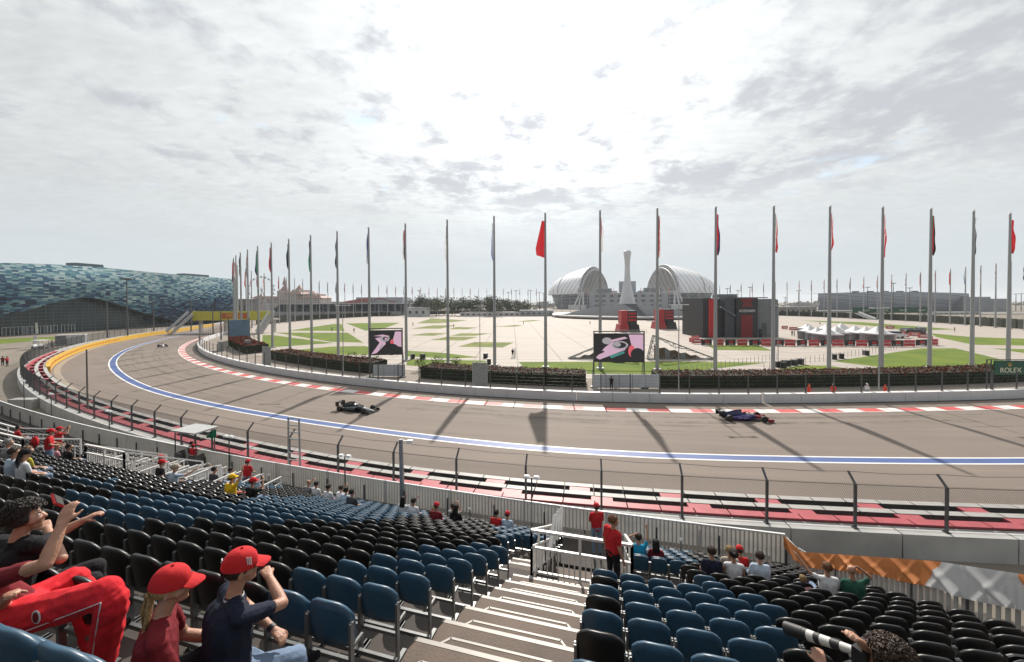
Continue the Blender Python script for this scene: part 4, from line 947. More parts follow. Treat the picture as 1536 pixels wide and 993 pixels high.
# ferris wheel
Yf = 560.; c = DY(392, 434, Yf); r = 19*Yf/F; T = thing('ferris_wheel', 'thin observation wheel beside the castle roofs', 'ferris wheel', (c.x, Yf, 0)); mb = MB()
for i in range(40):
    for rr in (r, r*.93): mb.tube((rr*cos(2*pi*i/40), 0, c.z+rr*sin(2*pi*i/40)), (rr*cos(2*pi*(i+1)/40), 0, c.z+rr*sin(2*pi*(i+1)/40)), .22, n=4)
    if i % 2 == 0: mb.tube((0, 0, c.z), (r*cos(2*pi*i/40), 0, c.z+r*sin(2*pi*i/40)), .1, n=4)
mb.build('wheel', steel, T); mb = MB()
for i in range(20): mb.ball((r*1.03*cos(2*pi*i/20), 0, c.z+r*1.03*sin(2*pi*i/20)-.8), (1.0, 1.0, 1.1), 8, 6)
mb.build('cabins', steel_d, T); mb = MB()
for s_ in (-9, 9): mb.tube((s_, 2, 0), (0, 2, c.z), .7, .5, 6)
mb.build('legs', steel, T)
# far rounded building with red streak
T, w, h, bs = longblock('exhibition_hall', ((533, 446), (603, 447), 462), 430, 'long pale hall with a red swoosh roof, behind the far grandstand', 'hall', None)
MB().box((w/2, 20, h/2), (w, 36, h)).build('walls', mat('hall_wall', (.32, .36, .40), .5, var=.1, scale=.05), T)
mb = MB(); mb.grid(lambda u, v: (w*(-.25+.6*u), -.5-.1*v, (h*.72+h*.22*sin(u*pi*.5))*(1 if v else .75)), 12, 1); mb.grid(lambda u, v: (w*(.4+.5*u), -.5-.1*v, h*(.78+.1*sin(u*6))+v*1.2), 12, 1); mb.build('red_swoosh', mat('swoosh_red', (.35, .08, .08), .6), T)
MB().box((-w*.3, 22, h*.36), (w*.55, 30, h*.72)).build('annex', mat('annex_beige', (.36, .32, .29), .7), T)
# striped arena on the right and its green banner bridge
T, w, h, bs = longblock('striped_arena', ((1226, 439.5), (1452, 437), 470), 390, 'long low arena with slanting blue grey stripes on the right', 'arena', None)
m_st = mat('arena_stripes', (.2, .24, .3), .4, var=0); t, bb = nodes_of(m_st); L = t.links.new; tc = N_(t, 'ShaderNodeTexCoord'); s = N_(t, 'ShaderNodeSeparateXYZ'); L(tc.outputs['Object'], s.inputs[0])
q = mathn(t, 'ADD', mathn(t, 'MULTIPLY', s.outputs[2], .55), mathn(t, 'MULTIPLY', s.outputs[0], .045)); n_ = N_(t, 'ShaderNodeTexNoise', noise_dimensions='1D'); n_.inputs['Scale'].default_value = 1.0; n_.inputs['Detail'].default_value = 3; L(mathn(t, 'MULTIPLY', q, 2.2), n_.inputs['W'])
L(rampn(t, n_.outputs[0], [(.32, (.10, .13, .19)), (.43, (.22, .26, .33)), (.55, (.32, .36, .42)), (.66, (.48, .52, .57))]), bb.inputs['Base Color'])
mb = MB(); bs = DY(1240, 462, 390).z
prof = lambda u: h*(.93+.10*sin(pi*(.15+.8*u)))
mb.grid(lambda u, v: (w*(u if v > .5 else .02+u*.9), -7*sin(pi*v*.5+.2)+6*(2*u-1)**2, max(.5, prof(u)*v)), 40, 10); mb.build('facade', m_st, T)
mb = MB(); mb.grid(lambda u, v: (w*u, 6*(2*u-1)**2-6+60*v, prof(u)+.1), 40, 2); mb.build('roof', mat('roof_grey2', (.32, .33, .35), .7), T)
mb = MB(); mb.box((w*1.02, 10, h*.38), (w*.18, 30, h*.76)); mb.box((w*1.15, 12, h*.33), (w*.22, 26, h*.66)); mb.build('annex', mat('annex_grey', (.24, .27, .30), .5, var=.15, scale=.1), T)
mb = MB()
for i in range(5): mb.box((w*(.3+.1*i), 8, h+1.2), (5, 3, 1.6))
mb.build('roof_plant', steel_d, T)
Yg = 236.; a, b = DY(1279, 461, Yg), DY(1395, 459.5, Yg); T = thing('footbridge', 'footbridge with dark green banner before the striped arena on the right', 'bridge', (a.x, Yg, 0)); w = b.x-a.x; zb = DY(1300, 469.5, Yg).z
MB().box((w/2, 0, (zb+a.z)/2), (w, .4, a.z-zb)).build('green_banner', green_sign, T)
for i in range(4): text('ROLEX', 1.5, mat('pale_gold', (.75, .72, .55)), T, (w*(.17+.24*i), -.23, (zb+a.z)/2-.2), (pi/2, 0, 0))
MB().box((w/2, 2.4, zb+.2), (w, 4, .5)).build('deck', conc_d, T)
mb = MB()
for u in (0.02, .5, .98): MB().box((w*u, 2.4, zb/2), (.8, 1.2, zb)).build('pillar', conc_d, T)
p = Vector((a.x+1, Yg-2, zb)); q = DY(1311, 483, Yg-14); q.z = 0; o = Vector((q.x, q.y, 0)); T = thing('stairway', 'white sided stairs descending from the green bridge', 'stairs', o); mb = MB()
for i in range(14): mb.box(q.lerp(p, (i+.5)/14)-o, (2.6, 1.6, .5))
mb.build('steps', conc, T); mb = MB(); mb.bar(q-o+Vector((0, -1, .8)), p-o+Vector((0, -1, .8)), .1, 1.0); mb.build('balustrade', white, T)
Yh = 300.
for k, (x0, x1, yt, col, lab) in enumerate(((1170, 1225, 461, (.30, .27, .25), 'low beige building left of the striped arena'), (1226, 1300, 466.5, (.45, .45, .44), 'long white single storey building under the striped arena'), (1462, 1580, 471, (.27, .26, .25), 'long low grey building at the far right'), (1400, 1470, 469, (.5, .5, .5), 'white low pavilions right of the green bridge'), (1035, 1056, 470, (.25, .26, .28), 'dark low service building beside the pavilion'), (610, 640, 462, (.45, .46, .47), 'white low building at the left end of the trees'), (690, 780, 469, (.5, .5, .5), 'row of pale low marquees in front of the trees'), (780, 830, 466, (.33, .35, .37), 'hazy low building left of the stadium'), (346, 372, 449, (.16, .15, .15), 'dark square building between the glass arena and the castle'))):
    a, b = DY(x0, yt, Yh), DY(x1, yt, Yh); T = thing('low_building', lab, 'building', (a.x, Yh, 0)); w = b.x-a.x
    MB().box((w/2, 6, a.z/2), (w, 12, a.z)).build('walls', mat('low_wall_%d' % k, col, .7, var=.15, scale=.1), T)
    for i in range(min(30, int(w/4))): MB().box(((i+.5)*w/min(30, int(w/4)), -.03, a.z*.5), (1.9, .1, a.z*.34)).build('window', glass_d, T)
    MB().box((w/2, 6, a.z+.15), (w+.8, 12.8, .3)).build('roof', mat('low_roof', (.36, .36, .36), .7), T)

# ================================================================== trees and light masts
m_tl = mat('tree_leaf', (.045, .065, .02), .75, var=.4, scale=.25); m_tl2 = mat('tree_leaf_dark', (.025, .038, .014), .8, var=.4, scale=.25); m_bark = mat('bark', (.09, .065, .045))
def tree_mesh(h, w, seed, n=900):
    rg = random.Random(seed); tr = MB(); tr.tube((0, 0, 0), (0, 0, h*.45), h*.022, h*.014, 7)
    for k in range(6):
        a = rg.random()*6.3; tr.tube((0, 0, h*rg.uniform(.25, .42)), (cos(a)*w*.32, sin(a)*w*.32, h*rg.uniform(.6, .85)), h*.01, h*.004, 5)
    lf = MB(); cl = [(Vector((rg.gauss(0, .24)*w, rg.gauss(0, .24)*w, h*rg.uniform(.35, .88))), rg.uniform(.16, .28)*w) for _ in range(11)]
    for i in range(n):
        c, r = rg.choice(cl); d = Vector((rg.gauss(0, 1), rg.gauss(0, 1), rg.gauss(0, .8))).normalized()*r*rg.random()**.35
        leaf(lf, c+d, h*.035*rg.uniform(.6, 1.5), rg, rg.random() < .4)
    return tr, lf
protos = []
for k in range(4):
    tr, lf = tree_mesh(9, 8.5, 90+k); a = tr.build('trunk', m_bark); b = lf.build('crown', [m_tl, m_tl2]); protos.append((a.data, b.data)); bpy.data.objects.remove(a); bpy.data.objects.remove(b)
rg = random.Random(11); xs = []
spots = [(628+i*8.2+rg.uniform(-3, 3), rg.uniform(300, 345), rg.uniform(1.25, 1.95)) for i in range(20)]+[(765+i*13, 420, rg.uniform(.7, 1.0)) for i in range(4)]+[(165, 168, .62), (182, 172, .55), (217, 180, .6), (241, 185, .55), (120, 640, 1.2)][:4]
for k, (x, Y, s_) in enumerate(spots):
    p = DY(x, 470, Y); p.z = 0
    big = k < 20; lab = ('dense green tree in the clump left of the stadium, %s from the left' % nth(k+1)) if big else ('hazy tree beyond the clump, %s left of the stadium' % nth(24-k) if k < 24 else 'dark round bush before the glass arena, %s from the left' % nth(k-23))
    T = thing('tree', lab, 'tree', p, rg.random()*6, 'trees in the far clump' if big else None); T.scale = (s_*1.15, s_*1.15, s_)
    for nm, d in zip(('trunk', 'crown'), protos[k % 4]): o = bpy.data.objects.new(nm, d); COL.objects.link(o); o.parent = T
# far wood along the horizon
mb = MB(); rg = random.Random(4)
for i in range(2600):
    x = rg.uniform(-200, 1750); Y = rg.uniform(760, 1100); p = DY(x, 460, Y); p.z = rg.random()**1.5*(10 if rg.random() < .9 else 15); leaf(mb, p, rg.uniform(2.5, 4.5), rg, 0)
struct(mb.build('far_wood', m_tl), 'stuff')
mb = MB()
for i in range(70):
    x = rg.uniform(-200, 1750); Y = rg.uniform(700, 1000); p = DY(x, 460, Y); h_ = rg.uniform(5, 13); mb.box((p.x, p.y, h_/2), (rg.uniform(10, 40), 12, h_), rg.uniform(-.3, .3))
struct(mb.build('far_town', mat('far_town_wall', (.33, .33, .33), .8, var=.25, scale=.02)), 'stuff')
def mast(x, yt, Y, label, kind=0, group='far light masts'):
    p = DY(x, yt, Y); z = p.z; p.z = 0; T = thing('light_mast', label, 'light mast', p, group=group); r = .12+.0004*Y
    MB().tube((0, 0, 0), (0, 0, z), r*1.3, r*.8, 8).build('pole', steel_d, T); mb = MB()
    if kind == 0: mb.lathe([(.3, z-.2), (1.4+Y*.0015, z-.1), (1.4+Y*.0015, z+.25), (.2, z+.35)], 12)
    else: mb.bar((-1.6, 0, z-.1), (1.6, 0, z-.1), .14, .12); mb.box((-1.5, 0, z-.2), (.7, .35, .12)); mb.box((1.5, 0, z-.2), (.7, .35, .12))
    mb.build('lamp_head', steel_d, T)
for k, (x, yt, Y) in enumerate(((629, 436, 330), (762.5, 439, 420), (774, 436, 400), (796, 436, 400), (809, 439, 420), (815.5, 440, 430), (870.5, 437, 390), (1091, 433, 360), (1107, 436, 380), (1125, 431, 340), (1178, 446, 420), (1198, 436, 360), (1301.6, 431, 330), (1340, 425, 300), (1364.7, 432, 330), (1524, 441, 400), (1532, 440.5, 400))):
    mast(x, yt, Y, 'far round headed light mast on the skyline, %s from the left' % nth(k+1))
for k, (x, yt, Y) in enumerate(((190, 419, 120), (160, 450, 118), (230, 455, 140), (286, 451, 150), (319, 460, 130), (331, 463, 115))):
    mast(x, yt, Y, 'street light before the glass arena, %s' % ['tallest one with a round head', 'leftmost slim one', 'third slim one', 'near the bridge stairs', 'left of two by the inner wall', 'right of two by the inner wall'][k], 0 if k == 0 else 1, 'street lights on the left')
mast(1450, 458, 62, 'white twin armed lamp post in front of a flagpole at right', 1, None) if False else None
for k, (x, yt, yb) in enumerate(((515, 458, 566), (720, 459, 548), (1018, 457, 590), (1318, 462, 592), (1167, 458, 545))):
    p = G(x, yb); z = DY(x, yt, p.y).z; T = thing('lamp_post', 'slim grey lamp post, %s' % ['left of the small screen', 'behind the hedge left of the red flag pole', 'right of the middle screen before the hedge', 'among marshals at the wall opening', 'beside the flagpole at the pavilion end'][k], 'lamp post', p)
    MB().tube((0, 0, 0), (0, 0, z), .07, .05, 8).build('pole', steel, T); mb = MB(); mb.bar((-.9, 0, z), (.9, 0, z), .08, .08); mb.box((-.9, 0, z), (.5, .25, .1)); mb.box((.9, 0, z), (.5, .25, .1)); mb.build('lamp_head', white, T)
# ================================================================== the grandstand we stand in
CS = (75.1, 290.4); PH0 = atan2(-CS[0], CS[1]); EY = 2.03; SLP = .536; ROW = .767; N0 = 2.98
ZR = lambda n: H-EY-SLP*n                                  # floor level of a row
NR = lambda k: N0+ROW*k
def SP(n, u, z=0.):
    a = PH0+u/300; r = 300-n
    return Vector((CS[0]+r*sin(a), CS[1]-r*cos(a), z))
SA = lambda u: PH0+u/300                                   # which way a seat faces
def u_at(x, n, z):
    lo, hi = -75., 12.
    for _ in range(40):
        m = (lo+hi)/2; p = proj(SP(n, m, z))
        if p is None or p[0] > x: hi = m
        else: lo = m
    return lo
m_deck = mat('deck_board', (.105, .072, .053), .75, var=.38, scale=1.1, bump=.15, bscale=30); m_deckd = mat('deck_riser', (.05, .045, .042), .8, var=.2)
VB = (-1.95, .5, 9.35, 13.4); VL = (-24.6, -21.0, 10.6, 14.2)
mb = MB(); KF = 16
for k in range(-14, KF+1):
    n0, n1, z = NR(k)-.42, NR(k)+ROW-.42, ZR(NR(k))
    if k == KF: n1 = 16.75
    cuts = [-66, 12]
    for V in (VB, VL):
        if n1 > V[2] and n0 < V[3]: cuts += [V[0], V[1]]
    cuts = sorted(cuts)
    for a, b in zip(cuts[::2], cuts[1::2]):
        m_ = max(1, int((b-a)/2)); L0 = [SP(n0, a+(b-a)*i/m_) for i in range(m_+1)]; L1 = [SP(n1, a+(b-a)*i/m_) for i in range(m_+1)]
        zr = z-SLP*ROW if k < KF else 0
        for i in range(m_):
            p, q, r, s_ = (Vector((v.x, v.y, z)) for v in (L0[i], L0[i+1], L1[i+1], L1[i]))
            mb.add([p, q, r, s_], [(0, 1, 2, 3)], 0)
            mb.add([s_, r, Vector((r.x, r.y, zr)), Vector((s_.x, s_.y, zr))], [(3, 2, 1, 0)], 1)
m_decks = mat('deck_seat_shade', (.06, .05, .043), .85, var=.3, scale=1.5)  # shade below the seats put into the deck colour
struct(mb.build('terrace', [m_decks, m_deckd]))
# right flank and pit floors
mb = MB()
for V in (VB, VL):
    z = ZR(V[3])-.25
    P = [SP(V[2], V[0], z), SP(V[2], V[1], z), SP(V[3], V[1], z), SP(V[3], V[0], z)]; mb.add(P, [(0, 1, 2, 3)], 0)
    for (a, b), (c, d) in (((V[2], V[0]), (V[2], V[1])), ((V[2], V[0]), (V[3], V[0])), ((V[2], V[1]), (V[3], V[1]))):
        mb.add([SP(a, b, z), SP(c, d, z), SP(c, d, ZR(c)-.02), SP(a, b, ZR(a)-.02)], [(0, 1, 2, 3)], 1)
    for i in range(5):
        c = SP(V[2]+.9+i*.5, (V[0]+V[1])/2, z+.05+.0*i); mb.box(c+Vector((0, 0, .12*(4-i)/4+.02)), ((V[1]-V[0])*.9, .36, .06), SA(V[0]), 2)
struct(mb.build('exit_pit', [m_deck, m_deckd, alu]))

# ---- aisle stairs: one thing each, with pale nosings
def stairs(u0, u1, n0, n1, label, half=True):
    k0 = int(math.ceil((n0-N0)/ROW-.01)); k1 = int((n1-N0)/ROW)
    o = SP(n0, (u0+u1)/2, ZR(n0)); T = thing('aisle_stairs', label, 'stairs', o); st = MB(); ns = MB(); uc = .30
    for k in range(k0, k1+1):
        n, z = NR(k)+ROW-.42, ZR(NR(k)); zh = z-SLP*ROW/2; zl = z-SLP*ROW
        ns.add([SP(n-.045, u0, z+.006), SP(n-.045, u1, z+.006), SP(n+.012, u1, z+.006), SP(n+.012, u0, z+.006), SP(n+.012, u0, z-.05), SP(n+.012, u1, z-.05)], [(0, 1, 2, 3), (3, 2, 5, 4)])
        st.prism([v[:2] for v in (SP(n-ROW+.02, u0, 0), SP(n-ROW+.02, u1, 0), SP(n+.004, u1, 0), SP(n+.004, u0, 0))], z-.06, z+.003)
        # intermediate step with cut corners
        a, b, c, d = SP(n+.014, u0+.02), SP(n+.014, u1-.02), SP(n+.33, u1-.02-uc), SP(n+.33, u0+.02+uc)
        st.prism([v[:2] for v in (a, b, c, d)], zl+.003, zh)
        def edge(p, q, w=.032):
            m_ = (q-p).normalized(); nn = Vector((-m_.y, m_.x, 0)); cc = (a+b+c+d)/4
            if (cc-p).dot(nn) < 0: nn = -nn
            ns.add([Vector((v.x, v.y, zz)) for v, zz in ((p, zh+.004), (q, zh+.004), (q+nn*w, zh+.004), (p+nn*w, zh+.004), (p-nn*.004, zh+.004), (q-nn*.004, zh+.004), (q-nn*.004, zh-.035), (p-nn*.004, zh-.035))], [(0, 1, 2, 3), (4, 5, 6, 7)])
        edge(c, d); edge(b, c, .03); edge(d, a, .03)
    st.build('half_steps', m_deck, T, o); ns.build('nosings', alu, T, o)
stairs(-2.3, -.34, -1.5, 9.0, 'brown plank stairs with pale nosings in the aisle left of the alternating seat column')
stairs(-2.95, -2.0, 9.3, 11.4, 'short flight of steps on the left side of the white railed exit')
stairs(.62, 1.85, 8.3, 11.2, 'short flight of steps on the right side of the white railed exit')

# ---- seats
m_sb = mat('seat_blue', (.015, .066, .120), .42, var=.25, scale=5, spec=.7); m_sk = mat('seat_black', (.0045, .0045, .005), .40, var=.3, scale=5, spec=.5); m_ss = mat('seat_steel', (.20, .205, .205), .4, .6, var=.15, scale=10)
def shell(mb, hw, zb, zt, yo, th, nu=10, nv=5, lean=.12, dish=.045, drop=.10, mi=0, inv=1):
    def col(u):
        top = zt-drop*abs(u)**3.6; pts = []
        for i in range(nv+1):
            v = i/nv; z = zb+(top-zb)*v; pts.append((hw*u*(1-.05*v**4), yo-lean*(z-zb)+dish*u*u*inv-.0, z))
        fr = [(x, y+th*(1 if i else .6), z-(.004 if i == nv else 0)) for i, (x, y, z) in enumerate(pts)]
        return pts+[(pts[-1][0], pts[-1][1]+th*.5, pts[-1][2]+.004)]+fr[::-1]
    us = [-1, -.93, -.8, -.55, -.28, 0, .28, .55, .8, .93, 1] if nu == 10 else [-1, -.75, 0, .75, 1]
    C_ = [col(u) for u in us]; m_ = len(C_[0]); o = len(mb.v)
    mb.v += [p for c in C_ for p in c]
    for i in range(len(us)-1):
        for j in range(m_):
            mb.f.append((o+i*m_+j, o+(i+1)*m_+j, o+(i+1)*m_+(j+1) % m_, o+i*m_+(j+1) % m_)); mb.m.append(mi); mb.sm.append(nu == 10)
    mb.f.append(tuple(o+j for j in range(m_))); mb.m.append(mi); mb.sm.append(False)
    mb.f.append(tuple(o+(len(us)-1)*m_+j for j in range(m_))[::-1]); mb.m.append(mi); mb.sm.append(False)
def mk(mb, name): o = mb.build(name, [m_sb]); d = o.data; bpy.data.objects.remove(o); return d
mb = MB(); shell(mb, .240, .43, .86, .0, .042, lean=.10, drop=.115); d_back = mk(mb, 'backrest')
mb = MB(); shell(mb, .205, .42, .735, .07, .04, lean=.06, dish=.03, drop=.07, inv=1); d_pan = mk(mb, 'seat_pan')
mb = MB(); mb.box((0, .26, .43), (.41, .42, .045)); d_open = mk(mb, 'seat_pan')
mb = MB()
for s_ in (-1, 1):
    mb.box((s_*.238, .02, .34), (.028, .05, .66)); mb.box((s_*.238, .06, .012), (.05, .22, .02)); mb.box((s_*.238, .10, .43), (.024, .16, .035)); mb.tube((s_*.222, .02, .665), (s_*.256, .02, .665), .013, n=6)
mb.bar((-.238, .03, .30), (.238, .03, .30), .03, .04); d_frame = mk(mb, 'steel_frame')
d_back_k, d_pan_k, d_open_k = d_back.copy(), d_pan.copy(), d_open.copy()
for d in (d_back_k, d_pan_k, d_open_k): d.materials[0] = m_sk
d_frame.materials[0] = m_ss
def inside(poly, x, y):
    c = False; n = len(poly)
    for i in range(n):
        (x0, y0), (x1, y1) = poly[i], poly[(i+1) % n]
        if (y0 > y) != (y1 > y) and x < (x1-x0)*(y-y0)/(y1-y0)+x0: c = not c
    return c
BLUE = [[(100, 735), (300, 737), (330, 750), (400, 742), (590, 745), (640, 752), (640, 772), (500, 779), (380, 777), (180, 777), (90, 772)], [(96, 709), (168, 717), (168, 727), (96, 718)], [(418, 856), (492, 846), (545, 837), (585, 827), (620, 821), (655, 815), (805, 812), (800, 1300), (300, 1300), (380, 985), (400, 930)],
        [(-300, 935), (150, 940), (150, 1300), (-300, 1300)], [(740, 772), (830, 772), (830, 818), (745, 810)], [(938, 850), (1050, 858), (1085, 872), (1120, 883), (1165, 902), (1172, 930), (1185, 1300), (938, 1300)], [(930, 780), (1035, 800), (1042, 846), (930, 846)], [(330, 716), (420, 722), (420, 732), (330, 727)]]
occupied = []                                              # (row, u) of seats people sit on, filled below
seats = []
for k in range(-2, KF+1):
    n = NR(k); z = ZR(n)
    # left blocks
    if n < 9.0: us = [-2.58-.495*i for i in range(130)]
    elif n < 11.5: us = [-3.25-.495*i for i in range(130)]
    else: us = [-2.2-.495*i for i in range(130)]
    us = [u for u in us if not (VL[0]-.9 < u < VL[1]+.3 and n > VL[2]-.3) and not (n > 10.4 and -21 < u < -17.6)]
    # right blocks
    if n < 8.2: rs = [-.09]+[.44+.53*i for i in range(20)]
    elif n < 11.4: rs = [2.12+.53*i for i in range(20)]
    else: rs = [.9+.53*i for i in range(20)]
    lim = 8.35-.085*n
    for u in us+[u for u in rs if u < lim]:
        p = SP(n, u, z); q = proj(p+Vector((0, 0, .84)))
        if k <= -1 and q is not None and 165 < q[0] < 395: continue
        if q is None or q[0] < -60 or q[0] > 1590 or q[1] > 1090 or u < -62: continue
        blue = any(inside(P_, q[0], q[1]) for P_ in BLUE)
        if abs(u+.09) < .02: blue = k % 2 == 0
        side = 'left' if u < -1.2 else 'right'
        col = (us.index(u) if u in us else rs.index(u))+1
        seats.append((q[2], k, u, p, blue, side, col, q))
# ================================================================== people
m_skin = mat('skin', (.42, .22, .145), .5, var=.16, scale=14, bump=.18, bscale=90); m_skin2 = mat('skin_tan', (.36, .18, .11), .5, var=.12, scale=8)
CLO = {}
def cloth(name, col, rough=.85):
    if name not in CLO: CLO[name] = mat('cloth_'+name, col, rough, var=.10, scale=5, bump=.25, bscale=12, spec=.25)
    return CLO[name]
for n_, c_ in {'red': (.48, .018, .022), 'dark_red': (.16, .012, .018), 'black': (.010, .010, .012), 'navy': (.010, .014, .03), 'white': (.62, .62, .64), 'yellow': (.72, .45, .01), 'grey': (.22, .22, .23), 'dark_grey': (.05, .052, .058), 'pale_blue': (.40, .48, .58), 'blue': (.02, .06, .22), 'cyan': (.01, .26, .45), 'green': (.02, .085, .06), 'denim': (.16, .22, .32), 'pink': (.6, .3, .33), 'orange_red': (.60, .05, .02), 'mustard': (.40, .33, .04), 'beige': (.4, .34, .27), 'brightred': (.62, .02, .03)}.items(): cloth(n_, c_)
HAIR = {n_: mat('hair_'+n_, c_, .5, var=.35, scale=30, bump=.6, bscale=60) for n_, c_ in {'black': (.012, .010, .009), 'brown': (.05, .026, .014), 'blond': (.38, .24, .10), 'grey': (.35, .34, .32), 'ginger': (.22, .09, .035), 'dark': (.02, .014, .01)}.items()}
V3 = Vector
SITJ = dict(pel=(0, 0, .52), chest=(0, .0, .93), neck=(0, .03, 1.09), head=(0, .06, 1.27), sh=(.185, 0, 1.02), hip=(.10, .02, .53), knee=(.13, .44, .55), ank=(.13, .46, .09), toe=(.14, .62, .05))
STJ = dict(pel=(0, 0, .95), chest=(0, .0, 1.33), neck=(0, .02, 1.47), head=(0, .045, 1.64), sh=(.185, 0, 1.42), hip=(.095, 0, .93), knee=(.11, .03, .50), ank=(.11, 0, .08), toe=(.13, .16, .045))
def arm_pts(kind, sh, s, sit):
    x, y, z = sh[0]*s, sh[1], sh[2]
    A = {'lap': ((.24, .06, -.26), (.12, .33, -.38)), 'down': ((.23, -.03, -.29), (.25, .06, -.55)), 'photo': ((.24, .24, -.06), (.08, .36, .20)), 'up': ((.27, .10, .20), (.26, .22, .46)), 'point': ((.30, .22, -.06), (.38, .48, .03)), 'head': ((.37, .02, .18), (.13, -.02, .36)), 'wide': ((.34, .05, .06), (.52, .25, .30)), 'chest': ((.25, .10, -.24), (.05, .33, -.10)), 'back': ((.33, -.12, -.20), (.5, -.18, -.22))}[kind]
    return [V3((x, y, z)), V3((A[0][0]*s, y+A[0][1], z+A[0][2])), V3((A[1][0]*s, y+A[1][1], z+A[1][2]))]
def caps_for(sit, la, ra, sleeve='short', shorts=False, fem=False, stout=1.0, fingers=False, headturn=0.):
    J = SITJ if sit else STJ; Cp = []
    def c(p, q, r0, r1, t): Cp.append((V3(p), V3(q), r0, r1, t))
    w = stout*(.9 if fem else 1)
    for s in (-1, 1):
        c((s*.085*w, 0, J['chest'][2]), (s*.075*w, 0, J['pel'][2]+.06), .118*w, .112*w, 1)
        c((s*.06, .01, J['sh'][2]-.02), (s*(.165 if not fem else .14), 0, J['sh'][2]), .082, .072, 1)
        hp, kn, an, to = [V3((v[0]*s, v[1], v[2])) for v in (J['hip'], J['knee'], J['ank'], J['toe'])]
        c(hp, kn, .098*w, .068, 2)
        c(kn, an, .062, .043, 0 if shorts else 2)
        c(an+V3((0, -.02, -.03)), to, .045, .038, 3)
        P = arm_pts(la if s < 0 else ra, J['sh'], s, sit); d = (P[1]-P[0])
        k = {'short': .62, 'long': 1, 'none': .05}[sleeve]
        c(P[0], P[0]+d*k, .062, .054, 1)
        if k < .99: c(P[0]+d*k, P[1], .045, .040, 0)
        else: c(P[0]+d*.9, P[1], .05, .045, 1)
        c(P[1], P[2], .041, .028, 1 if sleeve == 'long' else 0)
        fd = (P[2]-P[1]).normalized(); kind = la if s < 0 else ra
        hand_caps(c, P[2], fd, s, kind, fingers)
    c((0, 0, J['chest'][2]-.05), (0, 0, J['pel'][2]), .12*w, .125*w, 1)
    c((0, 0, J['pel'][2]+.02), (0, .01, J['pel'][2]-.01), .128*w, .12*w, 2)
    c(J['neck'], V3(J['head'])+V3((0, -.01, -.05)), .054, .056, 0)
    h = V3(J['head']); t_ = Matrix.Rotation(headturn, 3, 'Z')
    R_ = lambda v: h+t_ @ V3(v)
    c(R_((0, -.015, .035)), R_((0, .005, .0)), .092, .084, 0); c(R_((0, .01, -.02)), R_((0, .045, -.075)), .07, .045, 0)
    c(R_((0, .085, .012)), R_((0, .105, -.02)), .014, .02, 0)
    for s in (-1, 1): c(R_((s*.083, .0, .01)), R_((s*.088, -.012, -.03)), .017, .013, 0); c(R_((s*.03, .075, -.02)), R_((s*.05, .05, -.03)), .03, .03, 0)
    c(R_((-.02, .086, -.055)), R_((.02, .086, -.055)), .013, .013, 0)
    return Cp, h
def hand_caps(c, w, fd, s, kind, fingers, curl=None, upv=None):
    side = fd.cross(V3((0, 0, 1)) if abs(fd.z) < .9 else V3((0, 1, 0))).normalized(); nrm = side.cross(fd).normalized()
    curl = curl if curl is not None else {'photo': .9, 'lap': .5, 'down': .35, 'point': .25, 'chest': .8}.get(kind, .3)
    if not fingers:
        c(w, w+fd*.07, .03, .034, 0); c(w+fd*.08, w+fd*.13-nrm*.03*curl, .028, .02, 0); c(w+fd*.03+side*.03*s, w+fd*.08+side*.05*s-nrm*.02, .014, .011, 0); return
    c(w+side*.018, w+fd*.075+side*.026, .019, .017, 0); c(w-side*.018, w+fd*.07-side*.028, .018, .016, 0); c(w, w+fd*.08, .021, .017, 0)
    for i, (o, L_) in enumerate(((.033, .072), (.012, .08), (-.010, .075), (-.031, .058))):
        p = w+fd*(.083-abs(o)*.2)+side*o; d = fd.copy(); sp = side*(o*.9)
        for j, f_ in enumerate((.45, .32, .26)):
            ang = curl*(.55+.45*j)*.9; d2 = (fd*cos(ang*(j+.6))-nrm*sin(ang*(j+.6))+sp).normalized(); q = p+d2*L_*f_
            c(p, q, .0098-.0008*j, .0092-.0008*j, 0); p = q
    p = w+fd*.018+side*.026*s; q = p+fd*.035+side*.03*s-nrm*.018; r_ = q+fd*.032+side*.008*s-nrm*.018; c(p, q, .0135, .011, 0); c(q, r_, .0105, .009, 0)
def capsule(mb, p, q, r0, r1, n=10):
    d = q-p; L_ = d.length
    if L_ < 1e-5: d = V3((0, 0, 1)); L_ = 1e-5
    d = d.normalized(); a = d.orthogonal().normalized(); b = d.cross(a); rings = []
    for i in range(4): t = pi/2*(i/3-1)*.98; rings.append((p+d*r0*sin(t), r0*cos(t)))
    for i in range(4): t = pi/2*(i/3)*.98; rings.append((q+d*r1*sin(t), r1*cos(t)))
    vs = [c+(a*cos(2*pi*k/n)+b*sin(2*pi*k/n))*r for c, r in rings for k in range(n)]; m_ = len(rings)
    mb.add(vs, [(i*n+k, i*n+(k+1) % n, (i+1)*n+(k+1) % n, (i+1)*n+k) for i in range(m_-1) for k in range(n)]+[tuple(range(n-1, -1, -1)), tuple(range((m_-1)*n, m_*n))])
